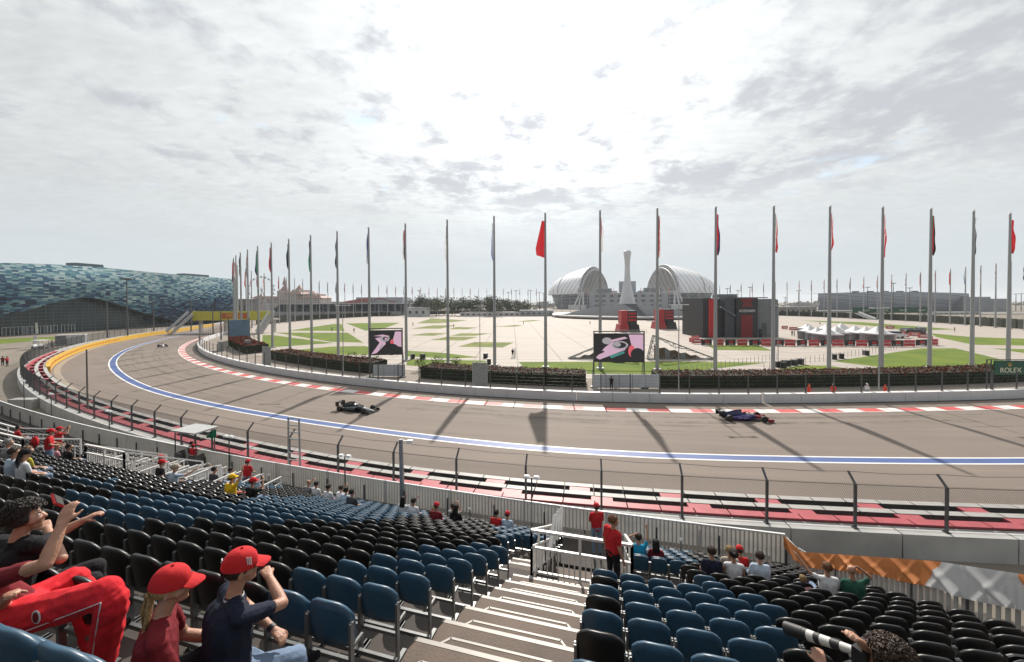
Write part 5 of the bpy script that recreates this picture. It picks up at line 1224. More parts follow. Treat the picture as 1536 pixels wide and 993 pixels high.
def fuse(Cp, vox, sm=3, name='body'):
    """one continuous skin over all the tapered limbs, coloured by the nearest limb"""
    mb = MB()
    for p, q, r0, r1, t in Cp: capsule(mb, p, q, r0, r1)
    o = mb.build(name, []); 
    m1 = o.modifiers.new('r', 'REMESH'); m1.mode = 'VOXEL'; m1.voxel_size = vox
    m2 = o.modifiers.new('s', 'SMOOTH'); m2.iterations = sm; m2.factor = .5
    dg = bpy.context.evaluated_depsgraph_get(); me = bpy.data.meshes.new_from_object(o.evaluated_get(dg)); old = o.data; bpy.data.objects.remove(o); bpy.data.meshes.remove(old)
    n = len(me.polygons); ct = np.zeros(n*3); me.polygons.foreach_get('center', ct); ct = ct.reshape(-1, 3); best = np.full(n, 9e9); tg = np.zeros(n, int)
    for p, q, r0, r1, t in Cp:
        p, q = np.array(p), np.array(q); d = q-p; L2 = max(1e-9, d @ d); s = np.clip(((ct-p) @ d)/L2, 0, 1); e = np.linalg.norm(ct-p-s[:, None]*d, axis=1)-(r0+(r1-r0)*s)-(.006 if t in (1, 2) else 0)
        u = e < best; best[u] = e[u]; tg[u] = t
    if vox < .012:                                        # cloth wrinkles on the near figures
        from mathutils import noise as NZ
        vt = np.zeros(len(me.vertices), int)
        for pl_ in me.polygons:
            if tg[pl_.index] in (1, 2):
                for vi in pl_.vertices: vt[vi] = tg[pl_.index]
        nrm = [v.normal.copy() for v in me.vertices]
        for v, n_ in zip(me.vertices, nrm):
            if vt[v.index]:
                c_ = v.co; w = NZ.noise(V3((c_.x*6+c_.z*4, c_.y*6-c_.z*3, c_.z*10)))*.6+(.5-abs(NZ.noise(V3((c_.x*7+c_.z*5, c_.y*7, c_.z*13-c_.x*8)))))*.7
                v.co = c_+n_*(w*(.011 if vt[v.index] == 1 else .017)-.002)
    for i in range(4): me.materials.append(m_skin)
    me.polygons.foreach_set('material_index', tg.astype(np.int32)); me.polygons.foreach_set('use_smooth', np.ones(n, bool)); me.name = name
    return me
HM = {}
def hair_mesh(kind):
    if kind in HM: return HM[kind]
    mb = MB(); rg = random.Random(3)
    if kind == 'tuft':
        pass
    n1, n2 = 20, 14
    def fn(u, v):
        a, b = 2*pi*(u % 1.0), pi*(v-.5); d = V3((cos(b)*cos(a), cos(b)*sin(a), sin(b)))
        lump = 1+(.10 if kind == 'curly' else .03)*(sin(a*5+b*7)*sin(b*9+a*2))
        r = V3((.098, .108, .102))*(1.20 if kind == 'curly' else 1.0)
        y = d.y*r.y*lump-.022; z = d.z*r.z*lump+.035
        if d.y > .25 and d.z < .35: y = min(y, .045); 
        if d.z < -.3: z = max(z, -.055 if not kind.startswith('long') else -.08)
        return V3((d.x*r.x*lump, y, z))
    mb.grid(fn, n1, n2)
    if kind.startswith('long'):
        for i in range(9): x = (i-4)*.021; mb.tube((x, -.09, .03), (x*1.25, -.115-.01*(i % 2), -.25-.03*(i % 3)), .024, .014, 7)
    if kind.startswith('ponytail'):
        for i in range(8): a = i*.8; mb.tube((cos(a)*.012, -.115, -.02+sin(a)*.012), (cos(a)*.022+.01, -.15-.01*(i % 2), -.27-.02*(i % 3)), .02, .007, 7)
        mb.tube((0, -.10, 0), (0, -.125, -.03), .028, .03, 8)
    if kind == 'curly':
        for i in range(900):
            d = V3((rg.gauss(0, 1), rg.gauss(0, 1)-.3, rg.gauss(0, 1)+.5)).normalized()
            if d.y > .35 and d.z < .3: continue
            if d.z < -.35: continue
            c = V3((d.x*.112, d.y*.124-.022, d.z*.116+.035)); a = d.orthogonal().normalized(); b = d.cross(a); t0 = rg.random()*6; r_ = rg.uniform(.009, .017)
            P_ = [c+a*r_*cos(t0+k*1.1)+b*r_*sin(t0+k*1.1)+d*(.004+.005*k) for k in range(4)]
            for k in range(3): mb.tube(P_[k], P_[k+1], .0042, n=4, cap=False)
    if kind in ('short', 'ponytail', 'long', 'bun', 'short_c', 'ponytail_c', 'long_c', 'bun_c'):
        for i in range(420):
            d = V3((rg.gauss(0, 1), rg.gauss(0, 1)-.4, rg.gauss(0, 1)+.3)).normalized()
            if d.y > .2 and d.z < .45 or d.z < -.4: continue
            if kind.endswith('_c') and d.z > -.12: continue
            c = V3((d.x*.099, d.y*.109-.022, d.z*.103+.035)); t_ = (V3((0, -.5, -.9))-d*d.dot(V3((0, -.5, -.9)))).normalized()
            mb.tube(c, c+t_*.045+d*.004, .0045, .002, n=4, cap=False)
    if kind in ('ponytail', 'long', 'ponytail_c', 'long_c'):
        for i in range(26):
            a = rg.random()*6.3; r_ = rg.uniform(.008, .026) if kind.startswith('ponytail') else 0; x = rg.uniform(-.09, .09) if kind.startswith('long') else cos(a)*r_
            y = -.125+sin(a)*r_; mb.tube((x*.8, y+.005, .0), (x*1.3, y-.03, -.14), .005, n=4, cap=False); mb.tube((x*1.3, y-.03, -.14), (x*1.2+rg.gauss(0, .008), y-.02+rg.gauss(0, .01), -.29+rg.gauss(0, .02)), .005, .0015, n=4, cap=False)
    if kind == 'bun': mb.ball((0, -.11, .07), .05, 10, 7)
    o = mb.build('hair', [HAIR['black']]); HM[kind] = o.data; bpy.data.objects.remove(o); return HM[kind]
def cap_mesh():
    if 'cap' in HM: return HM['cap']
    mb = MB(); mb.grid(lambda u, v: V3((.104*cos(v*pi/2)**.75*cos(2*pi*u), .118*cos(v*pi/2)**.75*sin(2*pi*u)-.012, .012+.122*sin(v*pi/2))), 24, 8)
    mb.grid(lambda u, v: V3(((u-.5)*.17*(1-.1*v), .085+.012*cos((u-.5)*pi)*1.5+.085*v*(1-(u-.5)**2*1.6), .040-.020*v-.05*(u-.5)**2)), 12, 5)
    mb.grid(lambda u, v: V3(((u-.5)*.17*(1-.1*v), .085+.012*cos((u-.5)*pi)*1.5+.085*v*(1-(u-.5)**2*1.6), .034-.020*v-.05*(u-.5)**2)), 12, 5)
    mb.ball((0, -.012, .135), .010, 8, 5)
    o = mb.build('cap', [CLO['red']]); HM['cap'] = o.data; bpy.data.objects.remove(o); return HM['cap']
BM = {}
def slot(o, mats):
    for i, m in enumerate(mats): o.material_slots[i].link = 'OBJECT'; o.material_slots[i].material = m
def person(p, rz, label, sit=True, la='lap', ra='lap', shirt='black', trousers='denim', shoes='black', hair='black', hk='short', cap=None, skin=None, sleeve='short', shorts=False, fem=False, stout=1.0, turn=0., near=False, scale=1.0, capturn=None, group=None):
    key = (sit, la, ra, sleeve, shorts, fem, stout, near, round(turn, 1))
    if key not in BM:
        Cp, h = caps_for(sit, la, ra, sleeve, shorts, fem, stout, near, turn); BM[key] = (fuse(Cp, .0105 if near else .021), h)
    me, h = BM[key]
    T = thing('person', label, 'person', p, rz, group); T.scale = (scale,)*3
    o = bpy.data.objects.new('body', me); COL.objects.link(o); o.parent = T
    slot(o, [skin or m_skin, CLO[shirt], CLO[trousers], CLO[shoes]])
    if hair:
        hh = bpy.data.objects.new('hair', hair_mesh(hk+'_c' if cap else hk)); COL.objects.link(hh); hh.parent = T; hh.location = h; hh.rotation_euler.z = turn; slot(hh, [HAIR[hair]])
    if cap:
        cc = bpy.data.objects.new('cap', cap_mesh()); COL.objects.link(cc); cc.parent = T; cc.location = h+V3((0, 0, .014)); cc.rotation_euler = (R(-6), 0, turn if capturn is None else capturn); slot(cc, [CLO[cap]])
        if near: cc.scale = (1.04,)*3
    return T, h
def seat_at(x, y, head=1.28, kk=None):
    best = None
    for k in range(-2, KF+1):
        if kk is not None and k != kk: continue
        n = NR(k); z = ZR(n); u = u_at(x, n, z+head); q = proj(SP(n, u, z+head))
        if q is None: continue
        e = abs(q[1]-y)
        if best is None or e < best[0]: best = (e, k, u)
    return best[1], best[2]
def sitter(x, y, label, kk=None, turn=0., **kw):
    k, u = seat_at(x, y, 1.28, kk)
    c = [s for s in seats if s[1] == k]
    if c:
        s = min(c, key=lambda s: abs(s[2]-u))
        if abs(s[2]-u) < .35: u = s[2]; occupied.append((k, u))
    return person(SP(NR(k), u, ZR(NR(k)))+SP(NR(k)+.02, u)*0, SA(u), label, True, turn=turn, **kw)
def stander(x, y, label, kk=None, face=0., **kw):
    k, u = seat_at(x, y, 1.66, kk)
    return person(SP(NR(k)+.28, u, ZR(NR(k))), SA(u)+face, label, False, **kw)

# ---- spectators in the stand (picture position of the head)
sitter(240, 697, 'person in black shirt and red cap seated beside a pale capped companion', shirt='black', cap='red', hair='dark', ra='back', turn=-.6, kk=10)
sitter(259, 718, 'person in pale blue with light hair pointing to the right, seated by the white rails', shirt='pale_blue', hair='blond', hk='short', cap='beige', ra='point', fem=True, turn=-.5, kk=9)
sitter(238, 690, 'small person in a red cap behind the white stair rails', shirt='dark_red', cap='red', hair='dark', kk=13)
sitter(311, 691, 'balding person in a dark jacket below the marshal post', shirt='black', hair='grey', sleeve='long', kk=14, turn=-.5)
sitter(321, 712, 'person in a black and white top seated near the end of the white rails', shirt='dark_grey', hair='black', kk=12, turn=-.5)
sitter(345, 706, 'person in a pale grey shirt in front of a standing red shirted fan', shirt='pale_blue', hair='dark', kk=14)
stander(362, 690, 'person in red shirt, red cap and denim shorts standing near the front rail', shirt='red', trousers='denim', cap='red', hair='dark', kk=14, shorts=True, face=.2)
sitter(342, 722, 'person in a yellow shirt and yellow cap raising one arm high', shirt='yellow', cap='yellow', hair='black', ra='up', trousers='orange_red', stout=1.05, kk=9, turn=-.5)
sitter(379, 735, 'person in black shirt and red cap filming beside the yellow shirt', shirt='black', cap='red', hair='dark', la='chest', ra='photo', shorts=True, trousers='denim', kk=9, turn=-.5)
sitter(459, 727, 'bald person in grey shirt photographing near the front fence', shirt='grey', hair=None, la='photo', ra='photo', kk=15)
sitter(479, 731, 'person in white shirt with black hair, left of a pair at the front', shirt='white', hair='black', kk=15)
sitter(486, 737, 'person in pale shirt leaning forward, right of a pair at the front', shirt='white', hair='dark', kk=14)
sitter(516, 738, 'person in white taking a picture beside a blue shirt in front rows', shirt='white', hair='black', la='photo', ra='photo', kk=15)
sitter(524, 742, 'person in grey blue shirt with arms folded, middle of three in the front rows', shirt='pale_blue', hair='black', kk=14, stout=1.1)
sitter(534, 748, 'person in dark grey shirt, right one of three in the front rows', shirt='dark_grey', hair='dark', kk=13, turn=-.5, stout=1.1)
sitter(607, 760, 'person with long black hair in white, both arms raised, beside the thick post', shirt='white', hair='black', hk='long', la='photo', ra='wide', fem=True, kk=14)
sitter(627, 753, 'person in white shirt with short dark hair right of the thick post', shirt='white', hair='dark', kk=14, stout=1.08)
sitter(645, 765, 'blond child in dark top between a white and a red shirt', shirt='black', hair='blond', hk='bun', kk=14, scale=.85)
sitter(662, 760, 'person in red shirt and red cap in the front row group', shirt='dark_red', cap='red', hair='dark', kk=13, stout=1.1)
sitter(672, 757, 'person in grey shirt holding a phone up beside the red cap', shirt='grey', hair='brown', la='photo', ra='photo', kk=15)
sitter(688, 764, 'person with long dark hair at the right end of the front row group', shirt='black', hair='dark', hk='long', fem=True, kk=14)
sitter(740, 766, 'person in red shirt without cap, left of two alone in front', shirt='red', hair='black', kk=15)
sitter(757, 765, 'person in pale shirt and red cap, right of two alone in front', shirt='pale_blue', cap='red', hair='dark', kk=15)
p = SP(14.9, u_at(895, 14.9, ZR(14.9)+1.4), ZR(NR(15))); person(p, SA(0)+.3, 'person in red polo, red cap and jeans standing beyond the white railing', False, shirt='red', trousers='denim', cap='red', hair='dark', scale=1.12)
p = SP(8.72, u_at(919, 8.72, ZR(8.72)+1.4), ZR(NR(7))); person(p, SA(0)-.75, 'person with ginger hair in red shirt and black trousers standing by the white railing', False, shirt='red', trousers='black', hair='ginger', la='down', ra='down', near=True, turn=-.5, scale=.97)
sitter(963, 790, 'person in bright blue shirt with both arms up, behind the white railing', shirt='cyan', hair='brown', la='head', ra='up', kk=12)
sitter(984, 800, 'person with long dark hair in red beside the bright blue shirt', shirt='dark_red', hair='black', hk='long', fem=True, kk=12, scale=.92)
sitter(1062, 818, 'person in navy shirt seated at the steps with one knee out', shirt='navy', hair='brown', stout=1.2, shorts=True, trousers='beige', kk=10)
sitter(1095, 824, 'person in white strap top left of the pale shirt', shirt='white', hair='dark', hk='bun', sleeve='none', fem=True, kk=10)
sitter(1103, 808, 'person with blond ponytail in a beige top', shirt='beige', hair='blond', hk='ponytail', fem=True, kk=12)
sitter(1119, 806, 'person in red shirt and red cap right of the blond ponytail', shirt='red', cap='red', hair='dark', kk=13)
sitter(1131, 813, 'person in pale blue white shirt with broad back, right of the red cap', shirt='pale_blue', hair='brown', stout=1.2, kk=11)
sitter(1228, 848, 'person in patterned white top raising the left arm beside a green shirt', shirt='white', hair='ginger', hk='short', la='wide', fem=True, kk=10, stout=1.1)
sitter(1268, 838, 'bald person in green shirt with one hand on the head by the orange banner', shirt='green', hair=None, ra='head', la='lap', stout=1.25, kk=10)
sitter(1196, 862, 'blond child whose hair just shows over the black seats', shirt='pink', hair='blond', kk=10, scale=.72)
# left edge group
stander(58, 650, 'person in red with a red backpack and pale jeans standing at the far left', shirt='red', trousers='denim', cap='red', hair='dark', kk=8, face=-.5, stout=1.1)
bp = MB(); bp.ball((0, 0, 0), (.17, .11, .23), 14, 10); 
k, u = seat_at(50, 668, 1.3, 8); T = thing('backpack', 'red backpack on the standing person at far left', 'backpack', SP(NR(8)+.06, u-.06, ZR(NR(8))+1.26), SA(u)); bp.build('bag', CLO['red'], T); MB().ball((0, -.08, -.06), (.12, .06, .11), 10, 7).build('pocket', CLO['dark_red'], T)
stander(75, 647, 'person in red and black vest filming, further down at far left', shirt='red', trousers='black', cap='red', hair='dark', la='photo', ra='photo', kk=11)
sitter(84, 673, 'blond child in pink left of a dark shirt', shirt='pink', hair='blond', kk=9, scale=.9, turn=-.6)
sitter(98, 676, 'person in black shirt beside the blond child', shirt='black', hair='dark', kk=9, turn=-.6)
sitter(26, 646, 'person in red sitting low at the left edge behind a rail', shirt='red', hair='dark', kk=12, turn=-.6)
sitter(6, 684, 'white haired person in grey at the left edge', shirt='grey', hair='grey', kk=6, turn=-.6)
sitter(12, 712, 'person in pale blue and yellow with brown hair at the left edge', shirt='pale_blue', hair='brown', kk=4, turn=-.7)
sitter(33, 702, 'person in mustard top with reddish brown hair, left edge group', shirt='mustard', hair='ginger', kk=5, turn=-.7)
sitter(30, 722, 'person in white with long black hair and black hat, left edge group', shirt='white', cap='black', hair='black', hk='long', fem=True, kk=4, turn=-.6)
# ---- near spectators, joints placed in the stand
def near_person(label, J, shirt, trousers, hair, hk, sleeve='short', cap=None, face=0., skin=None, stout=1.0, curl=(.4, .4), thick=1.0, group=None, leg=True):
    o = V3(J['pel']); K = {k: V3(v)-o for k, v in J.items()}; Cp = []
    def c(p, q, r0, r1, t): Cp.append((V3(p), V3(q), r0, r1, t))
    up_ = (K['neck']-K['pel']).normalized(); sd_ = (K['shR']-K['shL']).normalized()
    for s in (-1, 1):
        c(K['chest']+sd_*.085*s, K['pel']+up_*.06+sd_*.075*s, .12*stout, .115*stout, 1)
    c(K['shL'].lerp(K['shR'], .15), K['shL'].lerp(K['shR'], .85), .075, .075, 1)
    c(K['chest'], K['pel'], .125*stout, .13*stout, 1); c(K['chest'], K['neck']-up_*.05, .11, .06, 1)
    c(K['neck'], K['head']-V3((0, 0, .04)), .054, .056, 0)
    for s, S in ((-1, 'L'), (1, 'R')):
        a, b, w = K['sh'+S], K['el'+S], K['wr'+S]; k = .62 if sleeve == 'short' else 1
        c(a, a.lerp(b, k), .066, .058, 1); c(a.lerp(b, k), b, .047, .042, 0); c(b, b.lerp(w, .35), .042, .044, 0); c(b.lerp(w, .35), w, .044, .029, 0)
        hand_caps(c, w, (w-b).normalized(), s, '', True, curl[0 if s < 0 else 1])
        if leg:
            h, k_, an, to = K['hip'+S], K['kn'+S], K['an'+S], K['to'+S]
            if thick > 1:
                d_ = (k_-h); mid = h+d_*.5+V3((0, 0, -.015)); kk = k_-d_*.10; sh_ = k_.lerp(an, .16)
                c(h, mid, .128, .118, 2); c(mid, kk, .118, .100, 2); c(kk, sh_, .100, .094, 2); c(sh_, k_.lerp(an, .55), .094, .098, 2); c(k_.lerp(an, .55), an, .098, .088, 2)
            else: c(h, k_, .105*thick, .082*thick, 2); c(k_, an, .082*thick, .062*thick, 2); c(an-V3((0, 0, .03)), to, .046, .04, 3)
    if leg: c(K['hipL'], K['hipR'], .12, .12, 2)
    M = Matrix.Rotation(face, 3, 'Z'); R_ = lambda v: K['head']+M @ V3(v)
    c(R_((0, -.015, .035)), R_((0, .005, 0)), .092, .084, 0); c(R_((0, .01, -.02)), R_((0, .05, -.08)), .07, .042, 0); c(R_((0, .085, .012)), R_((0, .108, -.02)), .013, .019, 0)
    for s in (-1, 1): c(R_((s*.083, 0, .01)), R_((s*.088, -.012, -.03)), .017, .013, 0); c(R_((s*.03, .075, -.02)), R_((s*.05, .05, -.03)), .03, .03, 0)
    c(R_((-.02, .088, -.055)), R_((.02, .088, -.055)), .013, .013, 0); c(R_((0, .075, -.085)), R_((0, .08, -.095)), .022, .02, 0)
    me = fuse(Cp, .0085, 3); T = thing('person', label, 'person', o, 0, group); b = bpy.data.objects.new('body', me); COL.objects.link(b); b.parent = T
    slot(b, [skin or m_skin, CLO[shirt], CLO[trousers], CLO['black']])
    for q in (-1, 1):
        e = MB(); c0 = R_((q*.033, .083, .004)); e.ball(c0, (.013, .012, .008), 8, 6, 0); e.ball(R_((q*.033, .0925, .004)), (.006, .004, .006), 8, 6, 1); e.build('eye', [mat('eye_white', (.6, .58, .55), .3, var=0), HAIR['black']], T)
        e = MB(); e.tube(R_((q*.018, .094, .026)), R_((q*.052, .078, .026)), .006, .004, 6); e.build('eyebrow', HAIR[hair or 'brown'], T)
    if hair:
        hh = bpy.data.objects.new('hair', hair_mesh(hk+'_c' if cap else hk)); COL.objects.link(hh); hh.parent = T; hh.location = K['head']; hh.rotation_euler.z = face; slot(hh, [HAIR[hair]])
    if cap:
        cc = bpy.data.objects.new('cap', cap_mesh()); COL.objects.link(cc); cc.parent = T; cc.location = K['head']+V3((0, 0, .014)); cc.rotation_euler = (R(-8), 0, face); cc.scale = (1.05,)*3; slot(cc, [CLO[cap]])
        return T, K, cc
    return T, K, None
def body_frame(px, Yh, facing, drop=.75, lean=.06):
    """seat-pose joints hung below a head seen at px, facing a heading (radians, clockwise from straight ahead)"""
    h = DY(px[0], px[1], Yh); f = V3((sin(facing), cos(facing), 0)); r = V3((cos(facing), -sin(facing), 0)); Z = V3((0, 0, 1))
    P = lambda a, b, c: h+r*a+f*b+Z*c
    return h, P, dict(head=h, neck=P(0, -.05, -.17), chest=P(0, -.09, -.36), pel=P(0, -.10, -drop), shL=P(-.20, -.06, -.25), shR=P(.20, -.06, -.25),
        hipL=P(-.1, -.06, -drop), hipR=P(.1, -.06, -drop), knL=P(-.14, .38, -drop+.04), knR=P(.14, .38, -drop+.04), anL=P(-.14, .42, -drop-.42), anR=P(.14, .42, -drop-.42), toL=P(-.15, .60, -drop-.46), toR=P(.15, .60, -drop-.46))
W3 = lambda x, y, Y: DY(x, y, Y)
# man in red cap and dark shirt holding a camera to his face
h, P, J = body_frame((362, 852), 2.95, .75)
J.update(elR=W3(424, 905, 3.05), wrR=W3(403, 864, 3.22), elL=P(-.30, .08, -.50), wrL=W3(412, 946, 3.08), shR=P(.21, -.05, -.25), knR=W3(444, 985, 3.12), knL=W3(400, 1000, 3.3), anR=W3(452, 1065, 3.1), toR=W3(475, 1075, 3.2))
Tm, K, cc = near_person('person in red cap, black shirt and jeans holding a small camera, seated in front', J, 'navy', 'denim', 'dark', 'short', cap='red', face=-.95, stout=1.22, curl=(.7, 1.1))
mk_ = MB(); mk_.tube((-.03, -.123, .065), (-.015, -.126, .078), .0035, n=5); mk_.tube((-.015, -.126, .078), (.0, -.127, .074), .005, n=5); mk_.tube((-.0, -.127, .074), (.03, -.121, .085), .0045, .001, n=5); mk_.tube((0, -.127, .074), (.006, -.128, .058), .003, n=5); mk_.build('emblem', CLO['white'], cc)
mk_ = MB()
for k in range(3): mk_.bar((.098-.004*k, .055-.012*k, .05), (.085-.003*k, .045-.012*k, .10), .004, .006)
mk_.build('stripe', CLO['white'], cc)
mb = MB(); w = K['wrR']; nk = K['neck']; mb.lathe([(.062, 0), (.068, .015), (.064, .03)], 16); mb.build('collar', CLO['white'], Tm).location = nk+V3((0, -.0, -.045))
wt = MB(); a = K['elL'].lerp(K['wrL'], .86); b = K['elL'].lerp(K['wrL'], .96); wt.tube(a, b, .036, .034, 14); wt.build('watch', black, Tm)
c_ = W3(391, 846, 3.3); T = thing('camera', 'small black camera held by the person in the red cap', 'camera', c_, -.8); mb = MB(); mb.box((0, 0, 0), (.11, .045, .07)); mb.tube((0, .02, 0), (0, .07, 0), .028, n=12); mb.build('camera_body', black, T)
# woman with blond ponytail
h, P, J = body_frame((258, 880), 2.75, .95)
J.update(elR=P(.25, .05, -.55), wrR=P(.12, .30, -.62), elL=P(-.25, .03, -.55), wrL=P(-.10, .30, -.62))
Tw, K, cc = near_person('person with blond ponytail, red cap and dark red shirt seated left of the camera holder', J, 'dark_red', 'black', 'blond', 'ponytail', cap='red', face=-1.15, stout=.98)
MB().box((-.03, -.11, .055), (.012, .006, .012)).build('emblem', CLO['white'], cc)
# reclining person in red trousers
J = dict(pel=W3(22, 915, 2.94), chest=W3(-25, 885, 2.88), neck=W3(-48, 850, 2.86), head=W3(-60, 815, 2.83), shR=W3(-14, 872, 2.64), shL=W3(-40, 868, 3.12), elR=W3(68, 846, 2.54), wrR=W3(93, 786, 2.66), elL=W3(-10, 925, 3.00), wrL=W3(14, 893, 2.66),
         hipR=W3(30, 925, 2.82), hipL=W3(45, 905, 3.06), knR=W3(172, 884, 2.76), knL=W3(116, 866, 3.30), anR=W3(152, 992, 2.86), anL=W3(150, 985, 3.36), toR=W3(182, 993, 2.94), toL=W3(175, 990, 3.54))
Tr, K, _ = near_person('person in bright red trousers and dark red shirt lounging at the lower left', J, 'dark_red', 'brightred', 'dark', 'short', face=-.9, thick=1.05, stout=1.1, curl=(.6, .35))
pp = MB(); a, b, c_ = K['hipR'], K['knR'], K['anR']; off = V3((0.0, -.122, -.03))
for i in range(14): pp.tube(a.lerp(b, i/14)+off*(1-.22*i/14)+V3((0, 0, -.05*(1-i/14))), a.lerp(b, (i+1)/14)+off*(1-.22*(i+1)/14)+V3((0, 0, -.05*(1-(i+1)/14))), .004, n=5)
for i in range(8): pp.tube(b.lerp(c_, i/8)+off*(.78-.1*i/8), b.lerp(c_, (i+1)/8)+off*(.78-.1*(i+1)/8), .004, n=5)
pp.build('piping', CLO['white'], Tr)
bd = MB(); q = K['hipR'].lerp(K['knR'], .40)+V3((0, -.126, .02)); bd.ball(q, (.034, .006, .05), 14, 8); bd.build('badge', CLO['white'], Tr); bd = MB(); bd.ball(q-V3((0, .004, 0)), (.024, .005, .040), 14, 8); bd.build('badge_centre', CLO['dark_red'], Tr)
# curly haired person in black
h, P, J = body_frame((40, 775), 3.3, .8)
J.update(shR=W3(60, 818, 3.2), shL=W3(-15, 815, 3.45), wrR=W3(126, 780, 3.55), elL=W3(92, 838, 3.3), wrL=W3(70, 792, 3.5))
J['elR'] = W3(82, 803, 3.45)
Tc, K, _ = near_person('person with curly dark hair in black shirt, left edge, one arm stretched forward', J, 'black', 'black', 'dark', 'curly', face=-1.05, curl=(.8, .6))
c_ = W3(86, 751, 2.75); T = thing('phone', 'red cased phone held up by the raised hand at the left', 'phone', c_, -.4); T.rotation_euler = (.5, .9, -.4); MB().box((0, 0, 0), (.075, .012, .15)).build('case', red, T); MB().box((0, .008, 0), (.066, .006, .136)).build('screen', glass_d, T)
# photographer with a long pale lens, lower right
h, P, J = body_frame((1332, 990), 2.45, -.25, drop=.8)
a, b = W3(1290, 979, 2.55), W3(1180, 942, 3.0); d = (b-a).normalized()
J.update(elR=P(.30, .02, -.35), wrR=W3(1294, 966, 2.5), elL=P(-.30, .12, -.40), wrL=W3(1232, 998, 2.72))
Tp, K, _ = near_person('person with curly brown hair aiming a long lens, lower right corner', J, 'black', 'black', 'brown', 'curly', face=.45, curl=(.9, .9))
T = thing('camera', 'camera with a very long pale and black telephoto lens, lower right', 'camera', a); L_ = (b-a).length; z0_ = V3((0, 0, 0))
mb = MB(); mb.box(-d*.03, (.15, .08, .11), atan2(d.y, d.x)-pi/2); mb.box(-d*.03+V3((0, 0, .07)), (.06, .06, .04), atan2(d.y, d.x)-pi/2); mb.build('camera_body', black, T)
m_lens = mat('lens_pale', (.55, .53, .50), .4, var=.06)
def ring(t0, t1, r0, r1, nm, m): MB().tube(d*L_*t0, d*L_*t1, r0, r1, 20).build(nm, m, T)
ring(.05, .13, 0.0265, 0.0281, 'lens_barrel', m_lens); ring(.13, .22, 0.0281, 0.0296, 'lens_barrel', m_lens); ring(.22, .34, 0.0328, 0.0328, 'rubber_ring', black); ring(.34, .48, 0.0328, 0.0343, 'lens_barrel', m_lens); ring(.48, .56, 0.0367, 0.0367, 'rubber_ring', black); ring(.56, .66, 0.0359, 0.0390, 'lens_barrel', m_lens); ring(.66, .72, 0.0406, 0.0421, 'rubber_ring', black); ring(.72, 1.0, 0.0437, 0.0468, 'lens_hood', black)

# ================================================================== place the seats: the 300 that show largest as things, the rest as one mass
def seat_obj(s, open_=False):
    dist, k, u, p, blue, side, col, q = s; c = 'blue' if blue else 'black'
    row = 'row %d' % (k+3)
    lab = '%s folding seat, %s from the aisle, %s row down, %s block' % (c, nth(col), nth(k+3), side)
    T = thing('folding_seat', lab, 'seat', p, SA(u), c+' folding seats of the grandstand')
    for nm, d in (('backrest', d_back if blue else d_back_k), ('seat_pan', (d_open if blue else d_open_k) if open_ else (d_pan if blue else d_pan_k)), ('steel_frame', d_frame)):
        o = bpy.data.objects.new(nm, d); COL.objects.link(o); o.parent = T
seats.sort(key=lambda s: s[0])
vis = [s for s in seats if -20 < s[7][0] < 1556 and s[7][1] < 1010]
top = set(id(s) for s in vis[:296]); occ = set(occupied)
mb = MB(); low_b = MB(); shell(low_b, .222, .40, .85, .0, .04, nu=4, nv=2); low_p = MB(); shell(low_p, .205, .42, .80, .085, .045, nu=4, nv=2, lean=.02, dish=.03, drop=.06); low_f = MB()
for s_ in (-1, 1): low_f.box((s_*.238, .02, .34), (.03, .05, .66))
low_f.box((0, .03, .3), (.45, .04, .04))
for s in seats:
    o = (s[1], s[2]) in occ
    if id(s) in top: seat_obj(s, o); continue
    a = SA(s[2]); ca, sa = cos(a), sin(a); p = s[3]
    for src, mi in ((low_b, 0 if s[4] else 1), (low_p, 0 if s[4] else 1), (low_f, 2)):
        if o and src is low_p: continue
        mb.add([(p.x+x*ca-y*sa, p.y+x*sa+y*ca, p.z+z) for x, y, z in src.v], src.f, mi)
mass = mb.build('seat_rows', [m_sb, m_sk, m_ss]); struct(mass, 'stuff'); mass['label'] = 'remaining rows of blue and black folding seats further down the stand'; mass['category'] = 'seats'; mass['group'] = 'far seats of the grandstand'
# rail under the seat rows
mb = MB()
for k in range(0, 12):
    n, z = NR(k)-.06, ZR(NR(k))
    for a, b in ((-30, -2.3), (-.35, 8.3-.085*n)):
        if NR(k) > 8.2 and a > -1: a = 1.85
        if NR(k) > 9 and b < -2: b = -3.0
        m_ = max(1, int((b-a)/3))
        for i in range(m_): mb.bar(SP(n, a+(b-a)*i/m_, z+.09), SP(n, a+(b-a)*(i+1)/m_, z+.09), .035, .05)
struct(mb.build('seat_rail_beam', m_ss))

# ================================================================== railings and fences of the stand
def railing(name, pts, label, h=1.12, mid=.72, bars=.13, post=1.3, m=white_rail, solid=None, group=None):
    """pts: floor points in a row; posts, rails and bars as parts"""
    o = pts[0]; T = thing(name, label, 'railing', o, group=group); pst, rl, br = MB(), MB(), MB()
    for a, b in zip(pts[:-1], pts[1:]):
        L_ = (b-a).length; n_ = max(1, round(L_/post))
        for i in range(n_+1): p = a.lerp(b, i/n_); MB().bar(p, p+V3((0, 0, h)), .06, .06).build('post', m, T, o)
        rl.bar(a+V3((0, 0, h)), b+V3((0, 0, h)), .075, .06); rl.bar(a+V3((0, 0, mid)), b+V3((0, 0, mid)), .06, .05); rl.bar(a+V3((0, 0, .10)), b+V3((0, 0, .10)), .05, .05)
        if bars:
            n_ = int(L_/bars)
            for i in range(1, n_): p = a.lerp(b, i/n_); br.bar(p+V3((0, 0, .1)), p+V3((0, 0, mid)), .028, .028)
    rl.build('rails', m, T, o)
    if bars: br.build('bars', m, T, o)
    return T
z = ZR(NR(8))
